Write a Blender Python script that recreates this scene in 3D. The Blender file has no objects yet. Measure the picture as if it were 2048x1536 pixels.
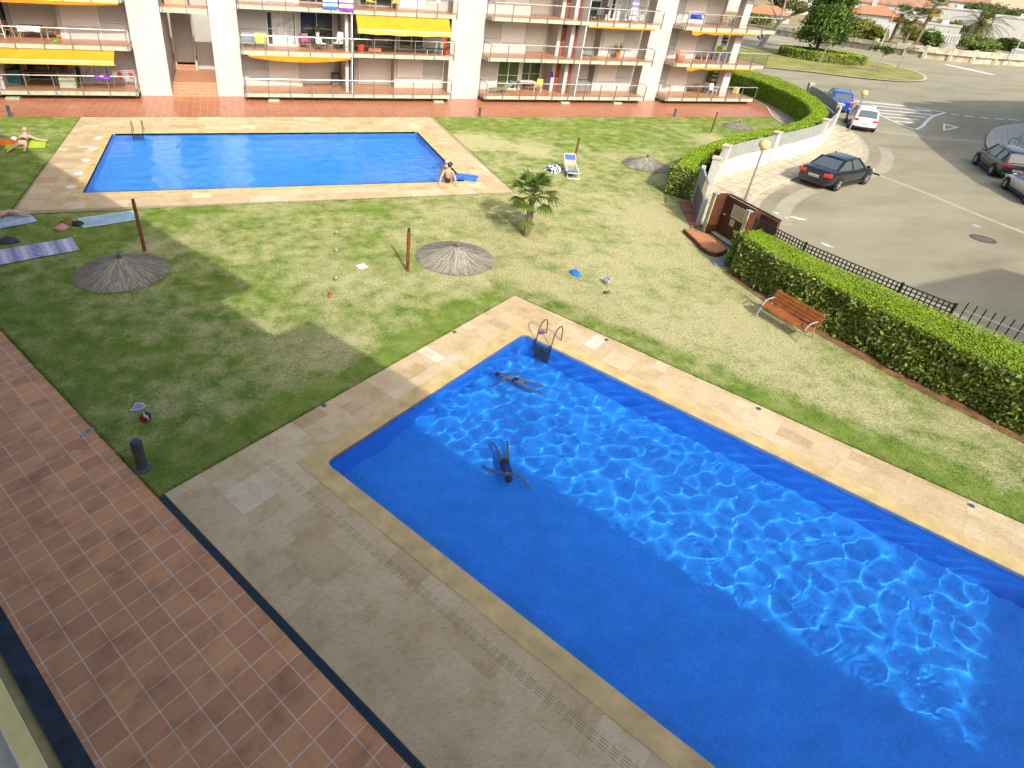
import bpy, math, random
import numpy as np
from mathutils import Vector, Matrix
from mathutils.geometry import delaunay_2d_cdt
sc = bpy.context.scene
COL = sc.collection
rnd = random.Random(7)
rng = np.random.default_rng(11)
PI = math.pi

# ------------------------------------------------------------------ object helpers
def tag(o, label=None, cat=None, group=None, kind=None):
    if label: o['label'] = label
    if cat: o['category'] = cat
    if group: o['group'] = group
    if kind: o['kind'] = kind
    return o

def thing(name, label, cat, loc=(0, 0, 0), rz=0.0, group=None):
    o = bpy.data.objects.new(name, None)
    COL.objects.link(o)
    o.empty_display_size = 0.2
    o.location = loc
    o.rotation_euler = (0, 0, rz)
    return tag(o, label, cat, group)

def copy_tree(o, parent=None):
    c = o.copy()
    COL.objects.link(c)
    c.parent = parent
    for ch in list(o.children):
        copy_tree(ch, c)
    return c

def dup(o, label, loc=None, rz=None, group=None):
    c = copy_tree(o)
    c['label'] = label
    if group: c['group'] = group
    if loc is not None: c.location = loc
    if rz is not None: c.rotation_euler = (0, 0, rz)
    return c

class MB:
    """collects boxes, bars, tubes, lathes ... and links them as ONE mesh object"""
    def __init__(s):
        s.v, s.f, s.m = [], [], []
    def add(s, verts, faces, mi=0):
        b = len(s.v)
        s.v += [tuple(p) for p in verts]
        for q in faces:
            s.f.append(tuple(b + i for i in q)); s.m.append(mi)
        return s
    def box(s, x0, x1, y0, y1, z0, z1, mi=0, top=None):
        v = [(x0, y0, z0), (x1, y0, z0), (x1, y1, z0), (x0, y1, z0), (x0, y0, z1), (x1, y0, z1), (x1, y1, z1), (x0, y1, z1)]
        s.add(v, [(3, 2, 1, 0), (0, 1, 5, 4), (1, 2, 6, 5), (2, 3, 7, 6), (3, 0, 4, 7)], mi)
        s.add(v[4:], [(0, 1, 2, 3)], mi if top is None else top)
        return s
    def obox(s, c, sz, rz=0, mi=0, rx=0, ry=0):
        M = Matrix.Translation(c) @ Matrix.Rotation(rz, 4, 'Z') @ Matrix.Rotation(ry, 4, 'Y') @ Matrix.Rotation(rx, 4, 'X')
        h = [q / 2 for q in sz]
        v = [M @ Vector((sx * h[0], sy * h[1], sz_ * h[2])) for sz_ in (-1, 1) for sx, sy in ((-1, -1), (1, -1), (1, 1), (-1, 1))]
        return s.add(v, [(3, 2, 1, 0), (4, 5, 6, 7), (0, 1, 5, 4), (1, 2, 6, 5), (2, 3, 7, 6), (3, 0, 4, 7)], mi)
    def bar(s, a, b, w, h, mi=0):
        a, b = Vector(a), Vector(b)
        d = (b - a).normalized()
        up = Vector((0, 0, 1)) if abs(d.z) < .95 else Vector((0, 1, 0))
        x = d.cross(up).normalized(); y = x.cross(d)
        v = [p + x * (i * w / 2) + y * (j * h / 2) for p in (a, b) for i, j in ((-1, -1), (1, -1), (1, 1), (-1, 1))]
        return s.add(v, [(3, 2, 1, 0), (4, 5, 6, 7), (0, 1, 5, 4), (1, 2, 6, 5), (2, 3, 7, 6), (3, 0, 4, 7)], mi)
    def tube(s, pts, r, n=8, mi=0):
        pts = [Vector(p) for p in pts]
        rs = r if isinstance(r, (list, tuple)) else [r] * len(pts)
        rings = []
        px = None
        for i, p in enumerate(pts):
            d = (pts[min(i + 1, len(pts) - 1)] - pts[max(i - 1, 0)]).normalized()
            if px is None:
                px = d.cross(Vector((0, 0, 1)) if abs(d.z) < .9 else Vector((1, 0, 0))).normalized()
            else:
                px = (px - d * px.dot(d)).normalized()
            py = d.cross(px)
            rings.append([p + (px * math.cos(2 * PI * k / n) + py * math.sin(2 * PI * k / n)) * rs[i] for k in range(n)])
        v = [q for rg in rings for q in rg]
        f = []
        for i in range(len(pts) - 1):
            for k in range(n):
                f.append((i * n + k, i * n + (k + 1) % n, (i + 1) * n + (k + 1) % n, (i + 1) * n + k))
        f.append(tuple(reversed(range(n)))); f.append(tuple((len(pts) - 1) * n + k for k in range(n)))
        return s.add(v, f, mi)
    def lathe(s, prof, n=16, c=(0, 0, 0), mi=0, cap=True):
        v, f = [], []
        for r, z in prof:
            v += [(c[0] + r * math.cos(2 * PI * k / n), c[1] + r * math.sin(2 * PI * k / n), c[2] + z) for k in range(n)]
        for i in range(len(prof) - 1):
            for k in range(n):
                f.append((i * n + k, i * n + (k + 1) % n, (i + 1) * n + (k + 1) % n, (i + 1) * n + k))
        if cap:
            f.append(tuple(reversed(range(n)))); f.append(tuple((len(prof) - 1) * n + k for k in range(n)))
        return s.add(v, f, mi)
    def sph(s, c, r, n=12, mi=0):
        r = r if isinstance(r, (tuple, list)) else (r, r, r)
        m = max(6, n // 2)
        v = [(c[0], c[1], c[2] - r[2])]; f = []
        for i in range(1, m):
            a = -PI / 2 + PI * i / m
            for k in range(n):
                b = 2 * PI * k / n
                v.append((c[0] + r[0] * math.cos(a) * math.cos(b), c[1] + r[1] * math.cos(a) * math.sin(b), c[2] + r[2] * math.sin(a)))
        v.append((c[0], c[1], c[2] + r[2])); L = len(v) - 1
        for k in range(n):
            f.append((0, 1 + (k + 1) % n, 1 + k)); f.append((L, L - n + k, L - n + (k + 1) % n))
        for i in range(m - 2):
            for k in range(n):
                a, b = 1 + i * n + k, 1 + i * n + (k + 1) % n
                f.append((a, b, b + n, a + n))
        return s.add(v, f, mi)
    def prism(s, poly, z0, z1, mi=0, top=None):
        n = len(poly)
        ar = sum(poly[i][0] * poly[(i + 1) % n][1] - poly[(i + 1) % n][0] * poly[i][1] for i in range(n))
        if ar < 0: poly = poly[::-1]
        v = [(x, y, z0) for x, y in poly] + [(x, y, z1) for x, y in poly]
        s.add(v, [(i, (i + 1) % n, n + (i + 1) % n, n + i) for i in range(n)] + [tuple(reversed(range(n)))], mi)
        return s.add(v[n:], [tuple(range(n))], mi if top is None else top)
    def build(s, name, mats, parent=None, loc=(0, 0, 0), rz=0, smooth=False, auto=None):
        me = bpy.data.meshes.new(name)
        me.from_pydata(s.v, [], s.f)
        for m in (mats if isinstance(mats, (list, tuple)) else [mats]): me.materials.append(m)
        me.polygons.foreach_set('material_index', s.m)
        if smooth: me.polygons.foreach_set('use_smooth', [True] * len(s.f))
        me.update()
        o = bpy.data.objects.new(name, me)
        COL.objects.link(o)
        o.location = loc; o.rotation_euler = (0, 0, rz)
        if parent is not None: o.parent = parent
        if auto: bevel(o, auto)
        return o

def bevel(o, w, seg=2):
    b = o.modifiers.new('bevel', 'BEVEL'); b.width = w; b.segments = seg; b.limit_method = 'ANGLE'; b.angle_limit = math.radians(35)
    return o

def np_mesh(name, verts, faces, mats, parent=None, attr=None, loc=(0, 0, 0), smooth=False):
    """fast mesh from numpy: verts (n,3), faces (m,k); attr = per-face random colour value"""
    me = bpy.data.meshes.new(name)
    n, (m, k) = len(verts), faces.shape
    me.vertices.add(n); me.vertices.foreach_set('co', np.ascontiguousarray(verts, dtype=np.float32).ravel())
    me.loops.add(m * k); me.loops.foreach_set('vertex_index', np.ascontiguousarray(faces, dtype=np.int32).ravel())
    me.polygons.add(m); me.polygons.foreach_set('loop_start', np.arange(0, m * k, k, dtype=np.int32))
    me.update(calc_edges=True)
    if attr is not None:
        a = me.attributes.new('rnd', 'FLOAT', 'FACE'); a.data.foreach_set('value', np.ascontiguousarray(attr, dtype=np.float32))
    for q in (mats if isinstance(mats, (list, tuple)) else [mats]): me.materials.append(q)
    if smooth: me.polygons.foreach_set('use_smooth', np.ones(m, dtype=bool))
    o = bpy.data.objects.new(name, me); COL.objects.link(o); o.location = loc
    if parent is not None: o.parent = parent
    return o

def in_poly(x, y, poly):
    p = np.asarray(poly, float); c = np.zeros(len(x), bool); n = len(p)
    for i in range(n):
        x0, y0 = p[i]; x1, y1 = p[(i + 1) % n]
        if y0 == y1: continue
        k = ((y0 > y) != (y1 > y)) & (x < (x1 - x0) * (y - y0) / (y1 - y0) + x0)
        c ^= k
    return c

def sheet(name, outer, holes, z, m, kind='structure', parent=None):
    pts, edges = [], []
    for loop in [outer] + list(holes):
        b = len(pts); n = len(loop)
        pts += [Vector((p[0], p[1])) for p in loop]
        edges += [(b + i, b + (i + 1) % n) for i in range(n)]
    v, e, f, _, _, _ = delaunay_2d_cdt(pts, edges, [], 1, 1e-5)
    cx = np.array([sum(v[i].x for i in t) / len(t) for t in f]); cy = np.array([sum(v[i].y for i in t) / len(t) for t in f])
    keep = in_poly(cx, cy, outer)
    for h in holes: keep &= ~in_poly(cx, cy, h)
    b = MB()
    ff = []
    for t, k in zip(f, keep):
        if k:
            a = [v[i] for i in t]
            if (a[1].x - a[0].x) * (a[2].y - a[0].y) - (a[2].x - a[0].x) * (a[1].y - a[0].y) < 0: t = t[::-1]
            ff.append(t)
    b.add([(p.x, p.y, z) for p in v], ff)
    o = b.build(name, m, parent)
    if kind: o['kind'] = kind
    return o

def offset_line(pts, d):
    """polyline moved sideways by d (positive = left of travel)"""
    out = []
    for i, p in enumerate(pts):
        a = Vector(pts[max(i - 1, 0)]); b = Vector(pts[min(i + 1, len(pts) - 1)])
        t = (b - a).normalized()
        out.append((p[0] - t.y * d, p[1] + t.x * d))
    return out

def resample(pts, step):
    P = [Vector(p) for p in pts]; out = [P[0]]; 
    for a, b in zip(P[:-1], P[1:]):
        n = max(1, round((b - a).length / step))
        out += [a + (b - a) * (i / n) for i in range(1, n + 1)]
    return [tuple(p) for p in out]

def smooth_line(pts, it=2):
    """Chaikin corner cutting on an open polyline"""
    for _ in range(it):
        q = [pts[0]]
        for a, b in zip(pts[:-1], pts[1:]):
            q += [(a[0] * .75 + b[0] * .25, a[1] * .75 + b[1] * .25), (a[0] * .25 + b[0] * .75, a[1] * .25 + b[1] * .75)]
        pts = q + [pts[-1]]
    return pts

# pool frame: t runs along the near pool's long side, n across it (away from our own building)
TA = Vector((.52991, -.84805)); NA = Vector((.84805, .52991)); RT = -1.01270
def tn(t, n): return (TA.x * t + NA.x * n, TA.y * t + NA.y * n)

# ------------------------------------------------------------------ materials
class Mat:
    def __init__(s, name, rough=.6, spec=.3):
        s.m = bpy.data.materials.new(name); s.m.use_nodes = True
        s.t = s.m.node_tree; s.b = s.t.nodes['Principled BSDF']
        s.b.inputs['Roughness'].default_value = rough
        s.b.inputs['Specular IOR Level'].default_value = spec
        s._pos = None
    def n(s, t, **kw):
        q = s.t.nodes.new(t)
        for k, v in kw.items():
            if k in q.inputs: q.inputs[k].default_value = v
            else: setattr(q, k, v)
        return q
    def l(s, a, b): s.t.links.new(a, b)
    def pos(s, obj=False):
        if obj: return s.n('ShaderNodeTexCoord').outputs['Object']
        if s._pos is None: s._pos = s.n('ShaderNodeNewGeometry').outputs['Position']
        return s._pos
    def mapped(s, rz=0, scale=(1, 1, 1), loc=(0, 0, 0), obj=False):
        q = s.n('ShaderNodeMapping'); q.inputs['Rotation'].default_value = (0, 0, rz); q.inputs['Scale'].default_value = scale; q.inputs['Location'].default_value = loc
        s.l(s.pos(obj), q.inputs['Vector']); return q.outputs['Vector']
    def noise(s, scale, detail=3, vec=None, rough=.55):
        q = s.n('ShaderNodeTexNoise'); q.inputs['Scale'].default_value = scale; q.inputs['Detail'].default_value = detail; q.inputs['Roughness'].default_value = rough
        s.l(vec if vec is not None else s.pos(), q.inputs['Vector']); return q.outputs['Fac']
    def ramp(s, fac, stops):
        q = s.n('ShaderNodeValToRGB'); e = q.color_ramp.elements
        while len(e) < len(stops): e.new(.5)
        for k, (p, c) in enumerate(stops):
            e[k].position = p; e[k].color = (*c, 1) if isinstance(c, tuple) else (c, c, c, 1)
        s.l(fac, q.inputs['Fac']); return q.outputs['Color']
    def mix(s, fac, a, b, mode='MIX'):
        q = s.n('ShaderNodeMix', data_type='RGBA', blend_type=mode)
        for v, i in ((fac, 0), (a, 6), (b, 7)):
            if isinstance(v, (int, float)): q.inputs[i].default_value = v
            elif isinstance(v, tuple): q.inputs[i].default_value = (*v, 1)
            else: s.l(v, q.inputs[i])
        return q.outputs[2]
    def math(s, op, a, b=0.0):
        q = s.n('ShaderNodeMath', operation=op)
        for v, i in ((a, 0), (b, 1)):
            if isinstance(v, (int, float)): q.inputs[i].default_value = v
            else: s.l(v, q.inputs[i])
        return q.outputs[0]
    def base(s, c):
        if isinstance(c, tuple): s.b.inputs['Base Color'].default_value = (*c, 1)
        else: s.l(c, s.b.inputs['Base Color'])
        return s
    def bump(s, h, strength=.3, dist=.02):
        q = s.n('ShaderNodeBump'); q.inputs['Strength'].default_value = strength; q.inputs['Distance'].default_value = dist
        s.l(h, q.inputs['Height']); s.l(q.outputs['Normal'], s.b.inputs['Normal']); return s

def plain(name, c, rough=.6, spec=.3, var=.12, scale=6.0, metal=0.0, obj=True):
    """a colour with a soft unevenness of its own (wear, weathering)"""
    m = Mat(name, rough, spec); m.b.inputs['Metallic'].default_value = metal
    v = m.pos(True) if obj else m.pos()
    f = m.noise(scale, 4, v)
    d = tuple(max(0, q * (1 - var * 1.6)) for q in c); e = tuple(min(1, q * (1 + var)) for q in c)
    m.base(m.ramp(f, [(.3, d), (.7, e)]))
    return m.m

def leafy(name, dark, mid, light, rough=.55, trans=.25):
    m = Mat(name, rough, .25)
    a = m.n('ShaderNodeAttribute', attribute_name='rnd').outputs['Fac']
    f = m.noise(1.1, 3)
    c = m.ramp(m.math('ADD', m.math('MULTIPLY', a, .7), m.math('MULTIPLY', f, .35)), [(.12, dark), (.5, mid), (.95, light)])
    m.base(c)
    try:
        tr = m.n('ShaderNodeBsdfTranslucent'); m.l(c, tr.inputs['Color'])
        mx = m.n('ShaderNodeMixShader'); mx.inputs[0].default_value = trans
        out = m.t.nodes['Material Output']
        m.l(m.b.outputs[0], mx.inputs[1]); m.l(tr.outputs[0], mx.inputs[2]); m.l(mx.outputs[0], out.inputs['Surface'])
    except Exception: pass
    return m.m

def lawn_colour(m, dry):
    """mown lawn: green, yellow-green and straw-dry patches; dry = how far the lawn has dried out"""
    big = m.noise(.30, 3); mid = m.noise(1.5, 6, None, .62); fine = m.noise(11, 4, None, .65); tiny = m.noise(45, 3)
    g = m.ramp(mid, [(.30, (.105, .185, .026)), (.50, (.185, .25, .048)), (.70, (.285, .32, .095))])
    straw = m.ramp(fine, [(.3, (.37, .35, .165)), (.7, (.56, .51, .29))])
    k = m.math('ADD', m.math('ADD', m.math('MULTIPLY', big, .55), m.math('MULTIPLY', mid, .55)), m.math('MULTIPLY', fine, .34))
    k = m.math('ADD', k, dry)
    fac = m.ramp(k, [(.60, 0.0), (.88, .92)])
    c = m.mix(fac, g, straw)
    return m.mix(.7, c, m.ramp(tiny, [(.25, .35), (.75, 1.6)]), 'MULTIPLY')

def dryness(m):
    """the sunniest part of the garden, round the palm and along the right hedge, has dried out most"""
    q = m.n('ShaderNodeMapping'); q.inputs['Location'].default_value = (-15, -18, 0); q.vector_type = 'POINT'
    m.l(m.pos(), q.inputs['Vector'])
    L = m.n('ShaderNodeVectorMath', operation='LENGTH'); m.l(q.outputs[0], L.inputs[0])
    r = m.n('ShaderNodeMapRange'); r.inputs[1].default_value = 4; r.inputs[2].default_value = 22; r.inputs[3].default_value = .10; r.inputs[4].default_value = -.12
    m.l(L.outputs['Value'], r.inputs[0]); tot = r.outputs[0]
    for x, y, rad, k in ((13.8, 35.6, 3.2, .34), (16.8, 33.6, 2.4, .26), (31, 34.4, 3.4, .30), (9.6, 17.4, 2.2, .20), (-3.6, 22.4, 1.2, .30), (1.6, 14.2, 2.4, .16), (15.2, 12.8, 4.5, .10), (17.5, 22.5, 3.2, .12)):
        q = m.n('ShaderNodeMapping'); q.inputs['Location'].default_value = (-x, -y, 0); m.l(m.pos(), q.inputs['Vector'])
        L = m.n('ShaderNodeVectorMath', operation='LENGTH'); m.l(q.outputs[0], L.inputs[0])
        r = m.n('ShaderNodeMapRange', interpolation_type='SMOOTHSTEP'); r.inputs[1].default_value = 0; r.inputs[2].default_value = rad; r.inputs[3].default_value = k; r.inputs[4].default_value = 0
        m.l(L.outputs['Value'], r.inputs[0]); tot = m.math('ADD', tot, r.outputs[0])
    # watered strip along the near pool deck stays greener
    sx = m.n('ShaderNodeSeparateXYZ'); m.l(m.mapped(-RT), sx.inputs[0])
    dt = m.math('SUBTRACT', m.math('ABSOLUTE', m.math('SUBTRACT', sx.outputs[0], .66)), 10.24); dn = m.math('SUBTRACT', m.math('ABSOLUTE', m.math('SUBTRACT', sx.outputs[1], 9.71)), 6.35)
    d = m.math('MAXIMUM', dt, dn); r = m.n('ShaderNodeMapRange', interpolation_type='SMOOTHSTEP'); r.inputs[1].default_value = .5; r.inputs[2].default_value = 1.6; r.inputs[3].default_value = -.22; r.inputs[4].default_value = 0
    m.l(d, r.inputs[0]); return m.math('ADD', tot, r.outputs[0])

def lawn_mat(name, blades=False):
    m = Mat(name, .8, .1)
    c = lawn_colour(m, dryness(m))
    if blades:
        a = m.n('ShaderNodeAttribute', attribute_name='rnd').outputs['Fac']
        c = m.mix(.8, c, m.ramp(a, [(0.0, .42), (1.0, 1.5)]), 'MULTIPLY')
        m.base(c)
    else:
        m.base(c); m.bump(m.noise(40, 3), .6, .03)
    return m.m

def tile_mat(name, c1, c2, grout, size, rz, loc=(0, 0, 0), mortar=.018, rough=.45, stain=.5):
    m = Mat(name, rough, .35)
    br = m.n('ShaderNodeTexBrick'); br.offset = 0.0; br.squash = 1.0
    br.inputs['Color1'].default_value = (*c1, 1); br.inputs['Color2'].default_value = (*c2, 1); br.inputs['Mortar'].default_value = (*grout, 1)
    br.inputs['Scale'].default_value = 1.0; br.inputs['Mortar Size'].default_value = mortar; br.inputs['Mortar Smooth'].default_value = .2
    br.inputs['Brick Width'].default_value = size[0]; br.inputs['Row Height'].default_value = size[1]
    m.l(m.mapped(rz, loc=loc), br.inputs['Vector'])
    w = m.ramp(m.noise(1.6, 6, None, .68), [(.28, tuple([1 - .42 * stain, 1 - .45 * stain, 1 - .45 * stain])), (.5, (1.0, 1.0, 1.0)), (.72, (1.10, 1.12, 1.08))])
    c = m.mix(1.0, br.outputs['Color'], w, 'MULTIPLY')
    m.base(c); m.bump(m.math('SUBTRACT', 1.0, br.outputs['Fac']), .25, .004)
    return m.m

def stone_deck(name):
    """travertine slabs: each slab (a face of its own) has its own tone; clouds, veins and pits across them"""
    m = Mat(name, .55, .3)
    a = m.n('ShaderNodeAttribute', attribute_name='rnd').outputs['Fac']
    c = m.ramp(a, [(0.0, (.46, .335, .185)), (.3, (.54, .41, .235)), (.6, (.585, .455, .27)), (.85, (.63, .51, .33)), (1.0, (.68, .60, .45))])
    cloud = m.ramp(m.noise(1.5, 6, None, .65), [(.28, (.80, .71, .58)), (.5, (1, 1, 1)), (.74, (1.12, 1.14, 1.17))])
    c = m.mix(.9, c, cloud, 'MULTIPLY')
    vein = m.ramp(m.noise(7, 6, m.mapped(.6, (1, 3.2, 1)), .7), [(.30, (.80, .74, .66)), (.48, (1, 1, 1)), (.7, (1.08, 1.07, 1.05))])
    c = m.mix(.9, c, vein, 'MULTIPLY')
    pits = m.ramp(m.noise(26, 4, None, .7), [(.30, (.62, .55, .45)), (.42, (1, 1, 1))])
    c = m.mix(.7, c, pits, 'MULTIPLY')
    m.base(c); m.bump(m.noise(30, 4), .15, .004)
    return m.m

def slab_faces(x0, x1, y0, y1, unit, seed, keep):
    """random packing of 1x1, 1x2, 2x1, 2x2, 2x3 slabs on a grid; keep(x0, x1, y0, y1) drops slabs that would lie in the water"""
    g = random.Random(seed); nx, ny = math.ceil((x1 - x0) / unit), math.ceil((y1 - y0) / unit); used = set(); out = []
    for j in range(ny):
        for i in range(nx):
            if (i, j) in used: continue
            for w, h in g.sample([(2, 1), (1, 1), (2, 2), (1, 2), (3, 2), (2, 1)], 6) + [(1, 1)]:
                cells = [(i + a, j + b) for a in range(w) for b in range(h)]
                if all(c not in used and c[0] < nx and c[1] < ny for c in cells): break
            used.update(cells)
            q = (x0 + i * unit, min(x0 + (i + w) * unit, x1), y0 + j * unit, min(y0 + (j + h) * unit, y1))
            if keep(*q): out.append(q)
    return out
# ------------------------------------------------------------------ materials of the place
lawnM = lawn_mat('mown_lawn'); bladeM = lawn_mat('grass_blades', True)
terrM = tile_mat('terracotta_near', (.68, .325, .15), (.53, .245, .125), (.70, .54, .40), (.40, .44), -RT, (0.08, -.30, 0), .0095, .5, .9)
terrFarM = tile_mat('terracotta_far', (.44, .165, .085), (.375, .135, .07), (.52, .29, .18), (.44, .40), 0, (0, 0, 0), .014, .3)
deckM = stone_deck('travertine_slabs'); jointM = plain('slab_joint', (.36, .29, .19), .9, .1, .15, 4, obj=False)
copingM = plain('coping_stone', (.60, .44, .20), .5, .3, .16, 2.2, obj=False)
def basin_mat(k=1.0):
    m = Mat('pool_mosaic', .35, .4)
    f = m.noise(22, 4, None, .7); g = m.noise(1.3, 3)
    c = m.ramp(f, [(.3, (.016 * k, .23 * k, .78)), (.6, (.028 * k, .34 * k, .93)), (.75, (.055 * k, .44 * k, 1.0))])
    m.base(m.mix(.5, c, m.ramp(g, [(.3, .8), (.7, 1.15)]), 'MULTIPLY'))
    return m.m
basinM = basin_mat(); basinFarM = basin_mat(1.25)
def water_mat(rough=0.0):
    m = Mat('pool_water'); t = m.t; t.nodes.remove(m.b)
    g = m.n('ShaderNodeBsdfGlass'); g.inputs['IOR'].default_value = 1.333; g.inputs['Roughness'].default_value = rough; g.inputs['Color'].default_value = (.93, .98, 1, 1)
    m.l(g.outputs[0], t.nodes['Material Output'].inputs['Surface']); return m.m
waterM = water_mat(); waterFarM = water_mat(.17)
whiteM = plain('white_render', (.45, .44, .415), .85, .1, .06, .7, obj=False)
whiteInM = plain('white_wall_loggia', (.47, .475, .46), .85, .1, .05, .9, obj=False)
fasciaM = plain('pale_green_concrete', (.38, .41, .31), .8, .15, .14, 3, obj=False)
floorTileM = tile_mat('balcony_tile', (.55, .235, .12), (.48, .20, .10), (.50, .30, .2), (.33, .33), 0, (0, 0, 0), .012, .35, .4)
steelM = plain('grey_steel', (.16, .165, .15), .45, .5, .1, 8, .3)
silverM = plain('silver_rail', (.46, .46, .45), .3, .5, .05, 8, .3)
darkM = plain('dark_recess', (.05, .043, .035), .8)
plinthM = plain('brown_plinth', (.16, .10, .065), .8)
def glass_mat(name, tint, refl=.25, clear=.85):
    m = Mat(name); t = m.t; t.nodes.remove(m.b)
    tr = m.n('ShaderNodeBsdfTransparent'); tr.inputs['Color'].default_value = (*tint, 1)
    gl = m.n('ShaderNodeBsdfGlossy'); gl.inputs['Roughness'].default_value = .02
    fr = m.n('ShaderNodeFresnel'); fr.inputs['IOR'].default_value = 1.5
    mx = m.n('ShaderNodeMixShader'); ge = m.n('ShaderNodeNewGeometry'); sb_ = m.math('MULTIPLY', fr.outputs[0], m.math('SUBTRACT', 1.0, ge.outputs['Backfacing'])); m.l(sb_, mx.inputs[0]); m.l(tr.outputs[0], mx.inputs[1]); m.l(gl.outputs[0], mx.inputs[2])
    m.l(mx.outputs[0], t.nodes['Material Output'].inputs['Surface']); return m.m
railGlassM = glass_mat('rail_glass', (.90, .93, .90))
winM = Mat('window_glass', .06, .7).base((.035, .05, .045)).m
winGreenM = Mat('window_glass_garden', .06, .7).base((.06, .09, .03)).m
shutM = Mat('roller_shutter', .6, .3)
_w = shutM.n('ShaderNodeTexWave', wave_type='BANDS', bands_direction='Z'); _w.inputs['Scale'].default_value = 3.2
shutM.l(shutM.pos(), _w.inputs['Vector']); shutM.base(shutM.ramp(_w.outputs['Fac'], [(.0, (.50, .49, .46)), (.25, (.62, .61, .58)), (1.0, (.64, .63, .60))])); shutM = shutM.m
frameM = plain('white_frame', (.68, .69, .67), .4, .4, .05)
doorM = plain('red_brown_door', (.27, .065, .03), .4, .4, .2, 3)
awnM = plain('orange_awning', (.62, .27, .02), .8, .1, .07, 1.2, obj=False); awnEdgeM = plain('awning_valance', (.62, .38, .09), .8, .1, .05, 1.2, obj=False)
awnDarkM = plain('awning_rust', (.55, .20, .04), .8, .1, .1, 1.2, obj=False)
asphM = Mat('asphalt', .85, .2)
_a = asphM.ramp(asphM.noise(.20, 7, asphM.mapped(.5, (.7, 1.6, 1)), .66), [(.30, (.215, .192, .125)), (.5, (.285, .258, .172)), (.7, (.335, .304, .205))])
_b = asphM.ramp(asphM.noise(38, 3), [(.2, .8), (.8, 1.18)])
asphM.base(asphM.mix(.7, _a, _b, 'MULTIPLY')); asphM.bump(asphM.noise(60, 2), .3, .01); asphM = asphM.m
def paver_mat():
    m = Mat('sidewalk_pavers', .8, .2)
    br = m.n('ShaderNodeTexBrick'); br.offset = .5
    br.inputs['Color1'].default_value = (.56, .49, .35, 1); br.inputs['Color2'].default_value = (.50, .43, .30, 1); br.inputs['Mortar'].default_value = (.30, .25, .16, 1)
    br.inputs['Scale'].default_value = 1; br.inputs['Mortar Size'].default_value = .02; br.inputs['Brick Width'].default_value = 1.1; br.inputs['Row Height'].default_value = .62
    m.l(m.mapped(-.45), br.inputs['Vector'])
    c = m.mix(.8, br.outputs['Color'], m.ramp(m.noise(2.0, 5), [(.3, (.72, .68, .6)), (.6, (1.05, 1.05, 1.05))]), 'MULTIPLY')
    m.base(c); return m.m
paverM = paver_mat()
kerbM = plain('kerb_concrete', (.52, .46, .33), .8, .2, .18, 2.5, obj=False)
gutterM = plain('gutter_concrete', (.43, .38, .26), .8, .2, .2, 1.5, obj=False)
lineM = plain('road_paint', (.70, .69, .64), .7, .2, .12, 4, obj=False)
earthM = plain('dry_earth', (.30, .25, .14), .9, .1, .25, .15, obj=False)
soilM = plain('brown_soil', (.22, .11, .055), .9, .1, .3, 3, obj=False)
pathM = plain('grey_path', (.30, .25, .215), .8, .2, .15, 1.5, obj=False)
islandM = Mat('island_grass', .85, .1)
islandM.base(islandM.ramp(islandM.noise(.35, 5, None, .65), [(.3, (.14, .18, .035)), (.5, (.24, .24, .07)), (.7, (.36, .30, .14))])); islandM = islandM.m
skinM = plain('tanned_skin', (.56, .29, .17), .5, .3, .1, 5); skinPinkM = plain('pale_skin', (.62, .37, .27), .5, .3, .1, 5)
hairM = plain('dark_hair', (.045, .028, .02), .5, .3, .2, 30); greyHairM = plain('blond_hair', (.42, .33, .2), .5, .3, .2, 30)
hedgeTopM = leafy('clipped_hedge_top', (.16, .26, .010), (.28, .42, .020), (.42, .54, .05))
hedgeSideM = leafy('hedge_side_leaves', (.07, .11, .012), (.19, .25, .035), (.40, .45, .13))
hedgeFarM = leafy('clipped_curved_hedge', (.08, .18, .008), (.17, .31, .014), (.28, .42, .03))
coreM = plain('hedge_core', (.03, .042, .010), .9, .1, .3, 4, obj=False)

# ------------------------------------------------------------------ the setting: ground, terraces, pools
S1 = [(-6.62, 28.22), (10.72, 28.22), (10.72, 37.58), (-6.62, 37.58)]                       # far pool
D1 = [(-8.83, 26.03), (12.68, 26.45), (12.85, 41.22), (-8.74, 41.22)]
T0, T1, N0, N1 = -7.96, 9.3, 6.30, 14.25                                                     # near pool
S2 = [tn(T0, N0), tn(T1, N0), tn(T1, N1), tn(T0, N1)]
D2 = [tn(-9.58, 3.36), tn(10.9, 3.36), tn(10.9, 16.06), tn(-9.58, 16.06)]
WALL = [(19.75, 21.3), (21.55, 23.7), (23.0, 25.15), (25.0, 27.1), (27.3, 28.35), (30.6, 29.55), (34.0, 30.9), (36.6, 32.0), (38.8, 33.25), (41.8, 35.4), (44.5, 37.7), (47.0, 41.2), (49.6, 46.0), (51.2, 51.5)]
FENCE = [(19.55, 18.2), (19.5, 15.6), (20.3, 12.2), (21.2, 9.4), (22.1, 6.8), (23.3, 3.0), (28.0, -12.0)]
def round_corners(loop, r=.25, k=5):
    out = []; n = len(loop)
    for i in range(n):
        p = Vector(loop[i]); a = (Vector(loop[i - 1]) - p).normalized(); b = (Vector(loop[(i + 1) % n]) - p).normalized()
        for j in range(k + 1):
            u = j / k; q = (p + a * r) * (1 - u) ** 2 + p * 2 * u * (1 - u) + (p + b * r) * u ** 2
            out.append((q.x, q.y))
    return out
R1, R2 = round_corners(S1, .12), round_corners(S2, .22)
LAWN = [(-22.2, 41.3), tn(-46.7, 3.2), tn(-30, 3.2), tn(-9.6, 3.2), tn(18, 3.2)] + FENCE[::-1] + WALL[:11] + [(45.4, 38.9), (43.2, 39.9), (40.9, 38.6), (41.9, 41.3)]
pts = LAWN[:]; 
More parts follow.
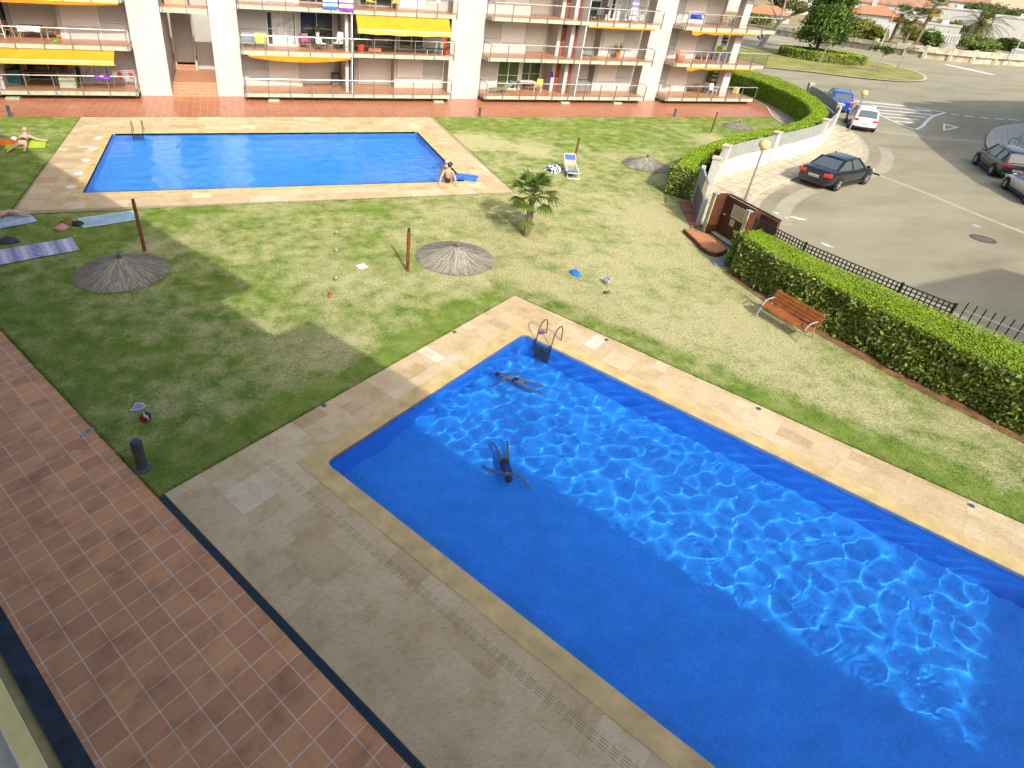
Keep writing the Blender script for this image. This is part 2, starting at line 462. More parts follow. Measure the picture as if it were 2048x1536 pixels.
lawn = sheet('lawn', LAWN, [D1, D2], 0.0, lawnM)
sheet('pool_deck', D1, [R1], 0.006, jointM); sheet('pool_deck', D2, [R2], 0.006, jointM)
def lay_slabs(x0, x1, y0, y1, unit, seed, hole, frame):
    hx0, hx1, hy0, hy1 = hole
    def keep(a, b, c, d): return not (b > hx0 - .1 and a < hx1 + .1 and d > hy0 - .1 and c < hy1 + .1) or not (a > hx0 - .0 and b < hx1 + .0 and c > hy0 and d < hy1)
    v, f, at = [], [], []; g = np.random.default_rng(seed)
    for a, b, c, d in slab_faces(x0, x1, y0, y1, unit, seed, keep):
        # cut back to the coping where a slab reaches over the water
        parts = [(a, b, c, d)]
        if b > hx0 and a < hx1 and d > hy0 and c < hy1:
            parts = []
            if a < hx0: parts.append((a, hx0, c, d))
            if b > hx1: parts.append((hx1, b, c, d))
            if c < hy0: parts.append((max(a, hx0), min(b, hx1), c, hy0))
            if d > hy1: parts.append((max(a, hx0), min(b, hx1), hy1, d))
        r = float(np.clip(g.beta(2.2, 2.4) + (.25 if g.random() < .07 else 0), 0, 1))
        for (p0, p1, q0, q1) in parts:
            if p1 - p0 < .02 or q1 - q0 < .02: continue
            e = .0018; P = [(p0 + e, q0 + e), (p1 - e, q0 + e), (p1 - e, q1 - e), (p0 + e, q1 - e)]
            n = len(v); v += [(*(tn(*p) if frame else p), .009) for p in P]; f.append((n, n + 1, n + 2, n + 3)); at.append(r)
    o = np_mesh('pool_deck', np.array(v), np.array(f), deckM, None, np.array(at)); return tag(o, kind='structure')
lay_slabs(-9.58, 10.9, 3.37, 16.06, .405, 3, (T0 - .2, T1 + .2, N0 - .2, N1 + .2), True)
lay_slabs(-8.72, 12.6, 26.4, 41.21, .405, 4, (S1[0][0] - .2, S1[1][0] + .2, S1[0][1] - .2, S1[2][1] + .2), False)
def ring(loop, d):
    c = Vector((sum(p[0] for p in loop) / len(loop), sum(p[1] for p in loop) / len(loop)))
    n = len(loop); out = []
    for i in range(n):
        p = Vector(loop[i]); a = (p - Vector(loop[i - 1])).normalized(); b = (Vector(loop[(i + 1) % n]) - p).normalized()
        na, nb = Vector((a.y, -a.x)), Vector((b.y, -b.x)); m = (na + nb).normalized()
        q = p + m * (d / max(.3, m.dot(na)))
        out.append((q.x, q.y))
    return out
def grow(loop, d):
    g = ring(loop, d); h = ring(loop, -d)
    ar = lambda L: abs(sum(L[i][0] * L[(i + 1) % len(L)][1] - L[(i + 1) % len(L)][0] * L[i][1] for i in range(len(L))))
    return g if ar(g) > ar(h) else h
for R, S in ((R1, S1), (R2, S2)):
    cb = MB(); o_ = grow(S, .46); n = len(R)
    out = []                                                     # coping: raised 12 mm, rounded inner edge
    O = round_corners(o_, .05); 
    v = [(x, y, .002) for x, y in O] + [(x, y, .02) for x, y in O] + [(x, y, .02) for x, y in R] + [(x, y, -.10) for x, y in R]
    f = []
    for L in range(3):
        for i in range(n): f.append((L * n + i, L * n + (i + 1) % n, (L + 1) * n + (i + 1) % n, (L + 1) * n + i))
    cb.add(v, f); tag(cb.build('pool_coping', copingM), kind='structure')
def basin(R, depth, basinM=basinM):
    b = MB(); n = len(R)
    b.add([(x, y, .0) for x, y in R] + [(x, y, -depth) for x, y in R], [(i, n + i, n + (i + 1) % n, (i + 1) % n) for i in range(n)] + [tuple(n + i for i in range(n))])
    o = b.build('pool_basin', basinM); o.cycles.is_caustics_receiver = True
    return tag(o, kind='structure')
basin(R1, 1.3, basinFarM); basin(R2, 1.25)
def pool_water(t0, t1, n0, n1, frame, dx, waves, seed, z=-.075, R=None):
    g = np.random.default_rng(seed)
    nx, ny = int((t1 - t0) / dx) + 1, int((n1 - n0) / dx) + 1
    X, Y = np.meshgrid(np.linspace(t0, t1, nx), np.linspace(n0, n1, ny)); Z = np.zeros_like(X)
    for lo, hi, k, amp in waves:
        for i in range(k):
            lam = g.uniform(lo, hi); w = 2 * PI / lam; a = g.uniform(0, 2 * PI)
            Z += amp * lam * np.sin(w * (X * math.cos(a) + Y * math.sin(a)) + g.uniform(0, 6.3))
    return X, Y, Z
def build_water(X, Y, Z, frame, z, waterM=waterM):
    ny, nx = X.shape
    if frame: wx, wy = TA.x * X + NA.x * Y, TA.y * X + NA.y * Y
    else: wx, wy = X, Y
    v = np.stack([wx, wy, Z + z], -1).reshape(-1, 3); ix = np.arange(nx * ny).reshape(ny, nx)
    f = np.stack([ix[:-1, :-1], ix[:-1, 1:], ix[1:, 1:], ix[1:, :-1]], -1).reshape(-1, 4)
    o = np_mesh('water', v, f, waterM, smooth=True); o.cycles.is_caustics_caster = True
    return tag(o, kind='structure')
# near pool: swimmers have stirred it; calmer in the shade, choppiest near the ladder corner
X, Y, Z = pool_water(T0 - .02, T1 + .02, N0 - .02, N1 + .02, True, .03, [(.27, .66, 48, .0021)], 5)
for (ct, cn, amp, lam) in ((-7.3, 12.7, .006, .40), (-5.2, 9.7, .005, .45), (-6.6, 13.6, .004, .33)):
    r = np.hypot(X - ct, Y - cn); Z += amp * np.exp(-r / 1.1) * np.cos(2 * PI * r / lam)
build_water(X, Y, Z, True, -.075)
X, Y, Z = pool_water(S1[0][0] - .02, S1[1][0] + .02, S1[0][1] - .02, S1[2][1] + .02, False, .06, [(.4, 1.2, 40, .0010)], 9)
for (ct, cn, amp, lam) in ((10.0, 31.0, .010, .5), (9.3, 30.0, .004, .6)):
    r = np.hypot(X - ct, Y - cn); Z += amp * np.exp(-r / 1.6) * np.cos(2 * PI * r / lam)
build_water(X, Y, Z, False, -.075, waterFarM)

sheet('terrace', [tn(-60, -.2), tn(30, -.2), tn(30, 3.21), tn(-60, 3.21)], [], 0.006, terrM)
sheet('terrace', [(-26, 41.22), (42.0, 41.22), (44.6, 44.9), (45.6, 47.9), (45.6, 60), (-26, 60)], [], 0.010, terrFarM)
sheet('path', [(41.95, 41.21), (40.95, 38.7), (43.4, 39.6), (46.6, 43.3), (48.4, 47.5), (48.6, 60), (45.62, 60), (45.62, 47.9), (44.62, 44.9)], [], 0.006, pathM)
# edging kerb between tiles and path
kb = MB(); L = [(40.9, 38.75), (41.95, 41.2), (44.6, 44.9), (45.62, 47.9), (45.62, 58)]
A_, B_ = offset_line(L, .06), offset_line(L, -.06)
for i in range(len(L) - 1): kb.add([(*A_[i], .05), (*B_[i], .05), (*B_[i + 1], .05), (*A_[i + 1], .05), (*A_[i], 0), (*B_[i], 0), (*B_[i + 1], 0), (*A_[i + 1], 0)], [(0, 1, 2, 3), (0, 3, 7, 4), (1, 5, 6, 2)])
tag(kb.build('path_edging', kerbM), kind='structure')
# slotted channel drain along the near terrace
db = MB()
def tnbox(b, t0, t1, n0, n1, z0, z1, mi=0, top=None): b.prism([tn(t0, n0), tn(t1, n0), tn(t1, n1), tn(t0, n1)], z0, z1, mi, top)
for t in (-9.6, -5.0, -.4, 4.2, 8.8, 13.4, 18.0): tnbox(db, t, t + 4.59, 3.22, 3.36, -.03, .0, 0); 
for k in range(640):
    t = -9.58 + k * .043
    tnbox(db, t, t + .026, 3.235, 3.335, 0, .012, 1)
tnbox(db, -9.6, 22.6, 3.222, 3.236, 0, .013, 1); tnbox(db, -9.6, 22.6, 3.334, 3.35, 0, .013, 1)
drain = db.build('channel_drain', [darkM, plain('grate_blue_black', (.03, .055, .08), .4, .5, .1, 9, .3)])
tag(drain, 'dark slotted drain channel between the tiles and the stone deck', 'drain')
sb = MB()                                                       # raised dark strips stand in for the shade inside rows of deck slots
for k in range(100):
    t = -8.9 + k * .19
    for j in range(4): tnbox(sb, t, t + .14, 5.34 + j * .05, 5.350 + j * .05, .004, .0105)
tag(sb.build('overflow_grate', plain('slot_shadow', (.22, .18, .12), .9)), 'strip of fine slots let into the stone deck beside the near pool', 'drain')

# the land round about
GH = [(-30, -30), (27.5, -30), (27.5, 56), (-30, 56)]
sheet('ground', [(-1500, -1500), (1500, -1500), (1500, 1500), (-1500, 1500)], [GH], -.45, earthM)
road_in = [(-30, -12.1)] + [(27.9, -12.1)] + FENCE[:-1][::-1] + WALL + [(52.5, 60), (53, 90), (-30, 90)]
STONE = [(95.0, 121.0), (98.6, 108.0), (100.4, 101.0), (101.2, 94.0), (103.4, 87.0), (105.5, 80.8), (109.0, 77.4), (113.5, 75.6), (118.6, 74.6), (130, 72.6), (165, 66)]
sheet('road', [(18, -60), (260, -60), (260, 150), (-30, 150), (-30, 89.9), (52.9, 89.9), (52.4, 60)] + WALL[::-1] + FENCE[:-1] + [(27.9, -12.0), (18, -12.0)], [], -.02, asphM)
# ------------------------------------------------------------------ the apartment building across the garden
bld = thing('apartment_building', 'white apartment building with glass fronted balconies and red tiled stairs beyond the far pool', 'building', (0, 47, 0))
BY = 47.0
def bpart(mb, name, mats, parent=None, **k):
    o = mb.build(name, mats, parent or bld, **k)
    return o
# all building coordinates below are (x, y - 47, z)
ZF = [.53, 3.21, 5.89, 8.57, 11.25]
fin = [(-6.0, -4.06), (-1.09, .66), (15.62, 18.2), (32.5, 34.45)]
for a, b in fin:
    m = MB(); m.box(a, b, 0, 6, 0, 13.6)
    for z in (2.95, 5.63, 8.3): m.box(a + .002, b - .002, -.004, .0, z - .008, z + .008, 1)
    bpart(m, 'white_wall', [whiteM, plain('render_joint', (.5, .49, .47), .9)])
m = MB(); m.box(-26, 41.3, 6, 12, 0, 13.6); m.box(-26, 46, -.2, 12, 13.6, 13.9); bpart(m, 'rear_block', whiteM)
STACK = {'A': (-17.0, -6.0), 'B': (.7, 15.58), 'C': (18.2, 32.42), 'D': (34.5, 43.65)}
def posts_of(x0, x1, zf, left, right, wrap=False):
    m = MB()
    n = max(2, round((x1 - x0) / 1.49)); y = -1.46
    for i in range(n + 1):
        x = x0 + .10 + (x1 - x0 - .2) * i / n
        m.box(x - .028, x + .028, y - .03, y + .02, zf - .29, zf + .88, 0)
    m.tube([(x0 + .08, y, zf + .93), (x1 - .08, y, zf + .93)], .027, 8, 1)
    m.box(x0 + .1, x1 - .1, y - .012, y + .012, zf + .06, zf + .085, 0)
    for s, x in ((left, x0 + .06), (right, x1 - .06)):
        if s:
            e = 2.2 if (wrap and x > x1 - 1) else -.02
            m.tube([(x, y, zf + .93), (x, e, zf + .93)], .024, 8, 0)
            m.box(x - .025, x + .025, -.06 if e < 1 else e - .05, -.02 if e < 1 else e, zf - .25, zf + .92, 0)
            m.box(x - .012, x + .012, y, e, zf + .06, zf + .085, 0)
    return m
def panes_of(x0, x1, zf, left, right, wrap=False):
    m = MB(); n = max(2, round((x1 - x0) / 1.49)); y = -1.44
    for i in range(n):
        a = x0 + .10 + (x1 - x0 - .2) * i / n + .05; b = x0 + .10 + (x1 - x0 - .2) * (i + 1) / n - .05
        m.add([(a, y, zf + .1), (b, y, zf + .1), (b, y, zf + .86), (a, y, zf + .86)], [(0, 1, 2, 3)])
    for s, x in ((left, x0 + .06), (right, x1 - .06)):
        if s: e = (2.1 if (wrap and x > x1 - 1) else -.1); m.add([(x, y + .06, zf + .1), (x, e, zf + .1), (x, e, zf + .86), (x, y + .06, zf + .86)], [(0, 1, 2, 3)])
    return m
def balcony(x0, x1, zf, left=True, right=True, wrap=False, rail=True):
    s = MB(); s.box(x0, x1, -1.40, 6 if not wrap else 5.9, zf - .25, zf, 0, 1)
    b = bpart(s, 'balcony', [fasciaM, floorTileM])
    if rail:
        posts_of(x0, x1, zf, left, right, wrap).build('railing', [steelM, silverM], b)
        panes_of(x0, x1, zf, left, right, wrap).build('glass_panel', railGlassM, b)
    return b
for k, (a, b) in STACK.items():
    for i, z in enumerate(ZF):
        balcony(a, b, z, True, True, k == 'D', i < 4)
    p = MB(); p.box(a + .1, b - .1, -.75, 5.5, 0, .275); bpart(p, 'plinth', plinthM)
for x in (2.2, 14.2, 29.6, -15.0, -13.6, 24.8):                                # small stone steps under the ground floor edge
    p = MB(); p.box(x, x + .75, -1.5, -.752, .0, .12); bpart(p, 'step', fasciaM)
# back walls of the loggias
def solid(name, boxes, mat):
    m = MB()
    for q in boxes: m.box(*q)
    return bpart(m, name, mat)
NEAR, FAR = 1.1, 2.0
H0 = 2.43
def shutter(x0, x1, y, zf, h0=.06, h1=2.1, down=1.0, mat=None):
    """roller shutter: frame, slatted curtain and box"""
    m = MB(); zt = zf + h1
    m.box(x0, x1, y - .05, y - .002, zt - (h1 - h0) * down, zt, 0)
    o = bpart(m, 'roller_shutter', [mat or shutM])
    f = MB(); f.box(x0 - .06, x0, y - .07, y - .002, zf, zt + .06); f.box(x1, x1 + .06, y - .07, y - .002, zf, zt + .06); f.box(x0, x1, y - .07, y - .052, zt - .10, zt + .06)
    f.build('shutter_frame', frameM, o)
    return o
def window(x0, x1, y, zf, h1=2.1, gm=None, curtain=None, mull=1, h0=.05):
    g = MB(); g.box(x0, x1, y - .03, y - .004, zf + h0, zf + h1)
    o = bpart(g, 'sliding_window', gm or winM)
    f = MB(); w = .06
    for i in range(mull + 2):
        x = x0 + (x1 - x0) * i / (mull + 1); f.box(x - w / 2, x + w / 2, y - .06, y - .031, zf, zf + h1)
    f.box(x0, x1, y - .058, y - .033, zf + h1 - .03, zf + h1 + .06); f.box(x0, x1, y - .058, y - .033, zf, zf + .08); f.box(x0, x1, y - .05, y - .035, zf + h1 * .5, zf + h1 * .5 + .03)
    f.build('window_frame', frameM, o)
    if curtain:
        c = MB(); a, b = curtain; n = 22
        v = []; 
        for i in range(n + 1):
            x = a + (b - a) * i / n; yy = y - .031 - .012 * (1 + math.sin(i * 2.1))
            v += [(x, yy, zf + .08), (x, yy, zf + h1 - .05)]
        c.add(v, [(2 * i, 2 * i + 2, 2 * i + 3, 2 * i + 1) for i in range(n)])
        c.build('curtain', plain('net_curtain', (.50, .55, .56), .9, .1, .2, 3), o)
    return o
def door(x0, x1, y, zf, h=2.05, mat=None):
    m = MB(); m.box(x0, x1, y - .04, y - .003, zf, zf + h); o = bpart(m, 'door', mat or doorM)
    k = MB(); k.box(x1 - .16, x1 - .06, y - .08, y - .041, zf + .98, zf + 1.02); k.build('door_handle', silverM, o)
    return o
def unit(x0, x1, zf, flip, seg, kinds):
    """one flat's loggia wall. seg: utility wall | pillar-to-pillar window | recessed window, as distances from the outer end"""
    L = x1 - x0
    X = (lambda d: x0 + d) if not flip else (lambda d: x1 - d)
    def bx(d0, d1, y0, y1, z0=zf, z1=zf + H0):
        a, b = sorted((X(d0), X(d1))); return (a, b, y0, y1, z0, z1)
    u, w0, w1, r1 = seg
    solid('back_wall', [bx(0, w1 + .22, NEAR, NEAR + .3), bx(w1 + .22, r1 + .3, FAR, FAR + .3), bx(w1 + .22, w1 + .34, NEAR, FAR)], whiteInM)
    solid('lit_line_ledge', [bx(.08, u, NEAR - .12, NEAR - .002, zf + 1.02, zf + 1.10)], whiteInM)  # added ledge standing for the edge of the sunlit part of the wall
    lid = MB(); a, b = sorted((X(.62), X(.68))); lid.box(a, b, NEAR - .03, NEAR - .003, zf + .5, zf + .54); bpart(lid, 'tap', steelM)
    a, b = sorted((X(w0), X(w1)))
    if kinds[0] == 's': shutter(a, b, NEAR, zf)
    elif kinds[0] == 'p': 
        shutter(a, b, NEAR, zf, .85); pm = MB(); pm.box(a, b, NEAR - .06, NEAR - .003, zf + .78, zf + .84); bpart(pm, 'window_sill', frameM)
    elif kinds[0] == 'c': window(a, b, NEAR, zf, curtain=(a + .3, b - .1))
    else: window(a, b, NEAR, zf, gm=winGreenM)
    a, b = sorted((X(w1 + .45), X(r1 - .1)))
    if kinds[1] == 's': shutter(a, b, FAR, zf)
    elif kinds[1] == 'w': window(a, b, FAR, zf)
    elif kinds[1] == 'g': window(a, b, FAR, zf, gm=winGreenM)
    else: shutter(a, b, FAR, zf, down=.45); window(a, b, FAR + .001, zf, h1=1.2)
    # pale party fin at the inner end, with a dark storage slot beside it
    e0, e1 = sorted((X(r1 + .18), X(L - .02)))
    return e0, e1
kindsB = {0: ('s', 's', 'p', 's'), 1: ('c', 'w', 'w', 'w'), 2: ('s', 'w', 's', 'w'), 3: ('s', 's', 's', 's')}
for i in range(4):
    zf = ZF[i]; k = kindsB[i]
    unit(.66, 8.1, zf, False, (1.85, 1.95, 3.85, 6.7), k[:2])
    unit(8.22, 15.62, zf, True, (1.7, 1.8, 3.6, 6.5), k[2:])
    solid('party_wall', [(7.72, 7.95, -.6, 4, zf, zf + H0)], whiteInM)
    solid('divider_screen', [(8.05, 8.11, -1.35, 2, zf, zf + H0 - .02)], frameM)
    kC = {0: ('g', 'g', 'p', 's'), 1: ('p', 's', 'p', 's'), 2: ('p', 's', 'c', 'h'), 3: ('s', 's', 's', 's')}[i]
    unit(18.2, 25.2, zf, False, (1.75, 1.9, 3.7, 6.1), kC[:2])
    unit(25.9, 32.5, zf, True, (1.6, 1.75, 3.4, 5.9), kC[2:])
    solid('party_wall', [(24.55, 24.85, .5, 4, zf, zf + H0), (25.25, 25.55, -.3, 2.3, zf, zf + H0)], whiteInM)
    solid('divider_screen', [(25.86, 25.92, -1.35, 2, zf, zf + H0 - .02)], frameM)
    door(24.9, 25.22, .55, zf); door(25.56, 25.84, -.1, zf)
    unit(34.5, 41.2, zf, False, (1.5, 1.55, 3.4, 6.0), ('s', 's'))
    solid('corner_pillar', [(40.55, 41.25, -.45, .25, zf, zf + H0)], whiteInM)
    if i < 4:
        unit(-13.6, -6.0, zf, True, (1.8, 1.9, 3.9, 7.0), ('c', 'w') if i == 0 else ('p', 's'))
        solid('party_wall', [(-14.0, -13.6, -.9, 4, zf, zf + H0)], whiteInM)
        solid('back_wall', [(-17.5, -14.0, FAR, FAR + .3, zf, zf + H0)], whiteInM)
# awnings
def awning(x0, x1, zt, yo, zb, val, sag=.0, mat=None):
    """sloping cloth on two arms with a hanging valance and a front bar"""
    c = MB(); n = 14
    v = []
    for i in range(n + 1):
        x = x0 + (x1 - x0) * i / n; w = sag * math.sin(i * 1.7) * .4 - sag * math.sin(PI * i / n)
        v += [(x, -1.3, zt), (x, yo, zb + w * .3), (x, yo - .01, zb - val + w)]
    c.add(v, [(3 * i, 3 * i + 3, 3 * i + 4, 3 * i + 1) for i in range(n)], 0); c.add(v, [(3 * i + 1, 3 * i + 4, 3 * i + 5, 3 * i + 2) for i in range(n)], 1)
    o = bpart(c, 'awning', [mat or awnM, awnEdgeM])
    s = o.modifiers.new('thick', 'SOLIDIFY'); s.thickness = .012
    a = MB(); a.tube([(x0, yo, zb + .01), (x1, yo, zb + .01)], .025, 6)
    for x in (x0 + .02, x1 - .02): a.tube([(x, -1.25, zt - .95), (x, yo, zb)], .022, 6)
    a.build('awning_arm', frameM, o)
    r = MB(); r.tube([(x0, -1.28, zt + .03), (x1, -1.28, zt + .03)], .05, 8); r.build('awning_roll', awnDarkM, o)
    return o
def rolled(x0, x1, zt, sag, frill=0.0):
    """rolled-up awning under a balcony edge, cloth hanging out in a loose fold"""
    c = MB(); n = 26; v = []
    for i in range(n + 1):
        x = x0 + (x1 - x0) * i / n; u = i / n
        d = sag * (math.sin(PI * u) ** .8) + frill * (1 + math.sin(u * 23)) * .5 * max(0, 1 - u * 2.2)
        v += [(x, -1.36, zt), (x, -1.50, zt - .06), (x, -1.44, zt - .10 - d)]
    c.add(v, [(3 * i, 3 * i + 3, 3 * i + 4, 3 * i + 1) for i in range(n)], 0); c.add(v, [(3 * i + 1, 3 * i + 4, 3 * i + 5, 3 * i + 2) for i in range(n)], 1)
    o = bpart(c, 'awning', [awnDarkM, awnM]); s = o.modifiers.new('thick', 'SOLIDIFY'); s.thickness = .015
    r = MB(); r.tube([(x0, -1.40, zt - .02), (x1, -1.40, zt - .02)], .045, 8); r.build('awning_roll', awnEdgeM, o)
    return o
tag(awning(-14.6, -6.95, 2.93, -2.25, 2.45, .22), 'orange awning let down over the left ground floor balcony')
tag(awning(8.35, 14.95, 5.60, -2.0, 4.80, .24, .05), 'orange awning let down over the first floor balcony')
tag(rolled(-15, -6.2, 5.62, .12, .05), 'half rolled orange awning on the left')
tag(rolled(1.15, 7.95, 2.93, .26, .0), 'rolled orange awning sagging over the closed shutters')
tag(rolled(26.0, 31.8, 5.60, .02), 'tightly rolled awning'); tag(rolled(35.3, 42.1, 5.60, .06, .22), 'rolled awning with cloth hanging out at the left end'); tag(rolled(35.7, 42.6, 2.92, .02, .2), 'rolled awning with a flap hanging down')
# staircase between the first two white walls
stairM = tile_mat('stair_tile', (.50, .22, .12), (.44, .185, .10), (.52, .30, .2), (.33, .12), 0, (0, 0, 0), .012, .4, .4)
st = MB()
for i in range(5): st.box(-4.04, -1.11, -.3 + .3 * i, 1.5, .0 + .14 * i, .14 * (i + 1))
st.box(-4.04, -1.11, 1.5, 10.9, 0, .70)
for i in range(16): st.box(-3.85, -2.62, 5.4 + .3 * i, 11, .70 + .165 * i, .70 + .165 * (i + 1))
so = bpart(st, 'staircase', stairM)
nz = MB()
for i in range(16): nz.box(-3.85, -2.62, 5.385 + .3 * i, 5.43 + .3 * i, .70 + .165 * (i + 1) - .035, .70 + .165 * (i + 1) + .004)
for i in range(5): nz.box(-4.04, -1.11, -.312 + .3 * i, -.27 + .3 * i, .14 * (i + 1) - .03, .14 * (i + 1) + .004)
nz.build('lit_edge_strip', plain('lit_step_edge', (.62, .36, .22), .5), so)  # added pale strips on the step edges, imitating light on the shaded stairs
hr = MB()
hr.tube([(-3.97, -.2, .95), (-3.97, 1.6, 1.6), (-3.97, 5.2, 1.65), (-3.97, 10, 4.1)], .03, 6); hr.tube([(-2.45, 5.2, 1.6), (-2.45, 10, 4.1)], .03, 6)
for y, z in ((-.1, 0.1), (1.5, .7), (5.2, .7), (7.6, 1.9)): hr.box(-3.99, -3.95, y, y + .04, z, z + .95)
hr.build('handrail', steelM, so)
solid('stair_wall', [(-4.05, -3.86, 5.6, 11, .0, 6), (-2.60, -2.42, 5.4, 11, .7, 4.5), (-4.05, -1.1, 10.9, 11.2, 0, 13)], plain('stair_wall_cream', (.46, .42, .33), .9, .1, .1, 1))
solid('landing', [(-4.05, -1.10, .35, 2.2, 5.05, 5.35)], fasciaM)
lt = MB(); lt.box(-4.05, -1.10, .36, 2.2, 5.352, 5.37); lt.box(-3.85, -2.42, 2.2, 5, 5.352, 5.9); bpart(lt, 'landing_tiles', stairM)
lr = MB(); lr.tube([(-4.0, .35, 6.3), (-1.1, .35, 6.3)], .025, 6)
for x in (-3.9, -2.45, -1.15): lr.box(x - .025, x + .025, .31, .35, 5.0, 6.3)
bpart(lr, 'landing_railing', steelM)
solid('entrance_soffit', [(-2.42, -1.1, 7.2, 7.3, 3.05, 5.0)], plain('beige_panel', (.42, .31, .16), .8))
ed = MB(); ed.box(-2.42, -1.1, 9.0, 9.08, .7, 3.1); eo = bpart(ed, 'entrance_door', plain('grey_door', (.10, .085, .08), .6))
e2 = MB(); e2.box(-2.3, -2.05, 8.9, 8.99, 2.0, 2.35, 0); e2.box(-1.85, -1.78, 8.9, 8.99, 1.5, 1.62, 0); e2.build('entry_panel', frameM, eo)
solid('ceiling_slab', [(-2.42, -1.1, 7.3, 11, 3.05, 3.25)], darkM)

# ------------------------------------------------------------------ things standing on the balconies
def chairset():
    pass
def seat_chair(name, label, loc, rz, frame, cloth, wide=.5, group=None, back=.5, arms=True):
    t = thing(name, label, 'chair', loc, rz, group); w = wide / 2
    s = MB(); s.box(-w, w, -.22, .24, .40, .44); s.build('seat', cloth, t)
    b = MB(); b.obox((0, .27, .42 + back / 2), (wide, .03, back), rx=-.2); b.build('backrest', cloth, t)
    for x, y in ((-w, -.2), (w, -.2), (-w, .22), (w, .22)):
        l = MB(); l.bar((x, y, .62 if arms and y < 0 else .42), (x, y + (.08 if y > 0 else -.04), 0), .035, .035); l.build('leg', frame, t)
    if arms:
        for x in (-w, w):
            a = MB(); a.bar((x, -.22, .63), (x, .3, .66), .045, .03); a.build('armrest', frame, t)
    return t
def table(name, label, loc, rz, sx, sy, h, top, leg, group=None):
    t = thing(name, label, 'table', loc, rz, group)
    m = MB(); m.box(-sx / 2, sx / 2, -sy / 2, sy / 2, h - .04, h); m.build('tabletop', top, t)
    for x in (-1, 1):
        for y in (-1, 1):
            l = MB(); l.bar((x * (sx / 2 - .06), y * (sy / 2 - .06), h - .04), (x * (sx / 2 - .08), y * (sy / 2 - .08), 0), .05, .05); l.build('leg', leg, t)
    return t
def potted(name, label, loc, s, pot, leaf, kind='bushy', seed=1):
    t = thing(name, label, 'plant', loc)
    p = MB(); p.lathe([(.13 * s, 0), (.19 * s, .30 * s), (.205 * s, .30 * s), (.205 * s, .35 * s), (.17 * s, .35 * s), (.16 * s, .31 * s)], 14); p.build('pot', pot, t, smooth=False)
    g = random.Random(seed); f = MB()
    for i in range(26):
        a = g.uniform(0, 2 * PI); l = g.uniform(.35, .75) * s; up = g.uniform(.3, 1.0)
        d = Vector((math.cos(a) * (1 - up * .6), math.sin(a) * (1 - up * .6), up)).normalized(); p0 = Vector((0, 0, .33 * s)); sd = Vector((-math.sin(a), math.cos(a), 0)) * .035 * s
        p1 = p0 + d * l * .55; p2 = p0 + d * l + Vector((0, 0, -.12 * l))
        f.add([p0, p1 - sd, p2, p1 + sd], [(0, 1, 2, 3)])
    f.build('leaves', leaf, t)
    return t
def cloth(name, label, cat, loc, rz, w, h, mats, stripes=0, fold=.03, seed=1, group=None, horizontal=False):
    """a hanging (or lying) cloth with soft folds; stripes alternate the materials"""
    g = random.Random(seed); nx, nz = 16, 18; m = MB(); v = []
    ph = [g.uniform(0, 6) for _ in range(4)]
    for j in range(nz + 1):
        for i in range(nx + 1):
            x = -w / 2 + w * i / nx; z = h * j / nz
            d = fold * (math.sin(i * .9 + ph[0]) * .6 + math.sin(i * .37 + j * .3 + ph[1]))
            v.append((x, d, z) if not horizontal else (x + .01 * math.sin(j + ph[2]), z - h / 2, max(.012, .012 + d * .5 + .012 * math.sin(j * .8 + ph[3]))))
    for j in range(nz):
        for i in range(nx):
            q = (j * (nx + 1) + i, j * (nx + 1) + i + 1, (j + 1) * (nx + 1) + i + 1, (j + 1) * (nx + 1) + i)
            m.add([v[k] for k in q], [(0, 1, 2, 3)], (j * stripes // nz) % len(mats) if stripes else 0)
    o = m.build(name, mats, loc=loc, rz=rz)
    s = o.modifiers.new('weld', 'WELD'); s.merge_threshold = .001
    s = o.modifiers.new('thick', 'SOLIDIFY'); s.thickness = .012
    return tag(o, label, cat, group)
woodM = plain('teak', (.34, .17, .075), .5, .3, .2, 5); paleWoodM = plain('pale_wood', (.50, .36, .20), .5, .3, .2, 5)
whitePl = plain('white_plastic', (.70, .70, .68), .35, .4, .04); greyPl = plain('grey_wicker', (.12, .12, .125), .7, .2, .3, 20)
redPot = plain('red_pot', (.50, .06, .045), .5, .4, .1); terraPot = plain('terracotta_pot', (.46, .17, .08), .7, .2, .15)
leafM = plain('plant_leaf', (.12, .22, .035), .5, .3, .3, 8); pinkM = plain('pink_cloth', (.75, .10, .26), .8, .1, .1); limeM = plain('lime_cushion', (.52, .55, .09), .8, .1, .1)
greyClothM = plain('grey_cushion', (.22, .23, .26), .8, .1, .1); blueM = plain('blue_cloth', (.04, .08, .40), .8, .1, .15); whiteClothM = plain('white_cloth', (.70, .70, .70), .85, .1, .06)
tealM = plain('teal_cloth', (.05, .16, .19), .8, .1, .15); orangeM = plain('orange_cloth', (.80, .22, .04), .8, .1, .1); purpleM = plain('purple_cloth', (.22, .05, .50), .8, .1, .1); redM = plain('red_cloth', (.62, .06, .04), .8, .1, .1)
yellowM = plain('yellow_cloth', (.70, .58, .12), .8, .1, .1); brownM = plain('brown_paint', (.20, .075, .035), .55, .3, .15, 2); stripeBlueM = plain('towel_blue', (.04, .16, .62), .85, .1, .1)
F0, F1, F2 = ZF[0], ZF[1], ZF[2]
G = 'balcony furniture'
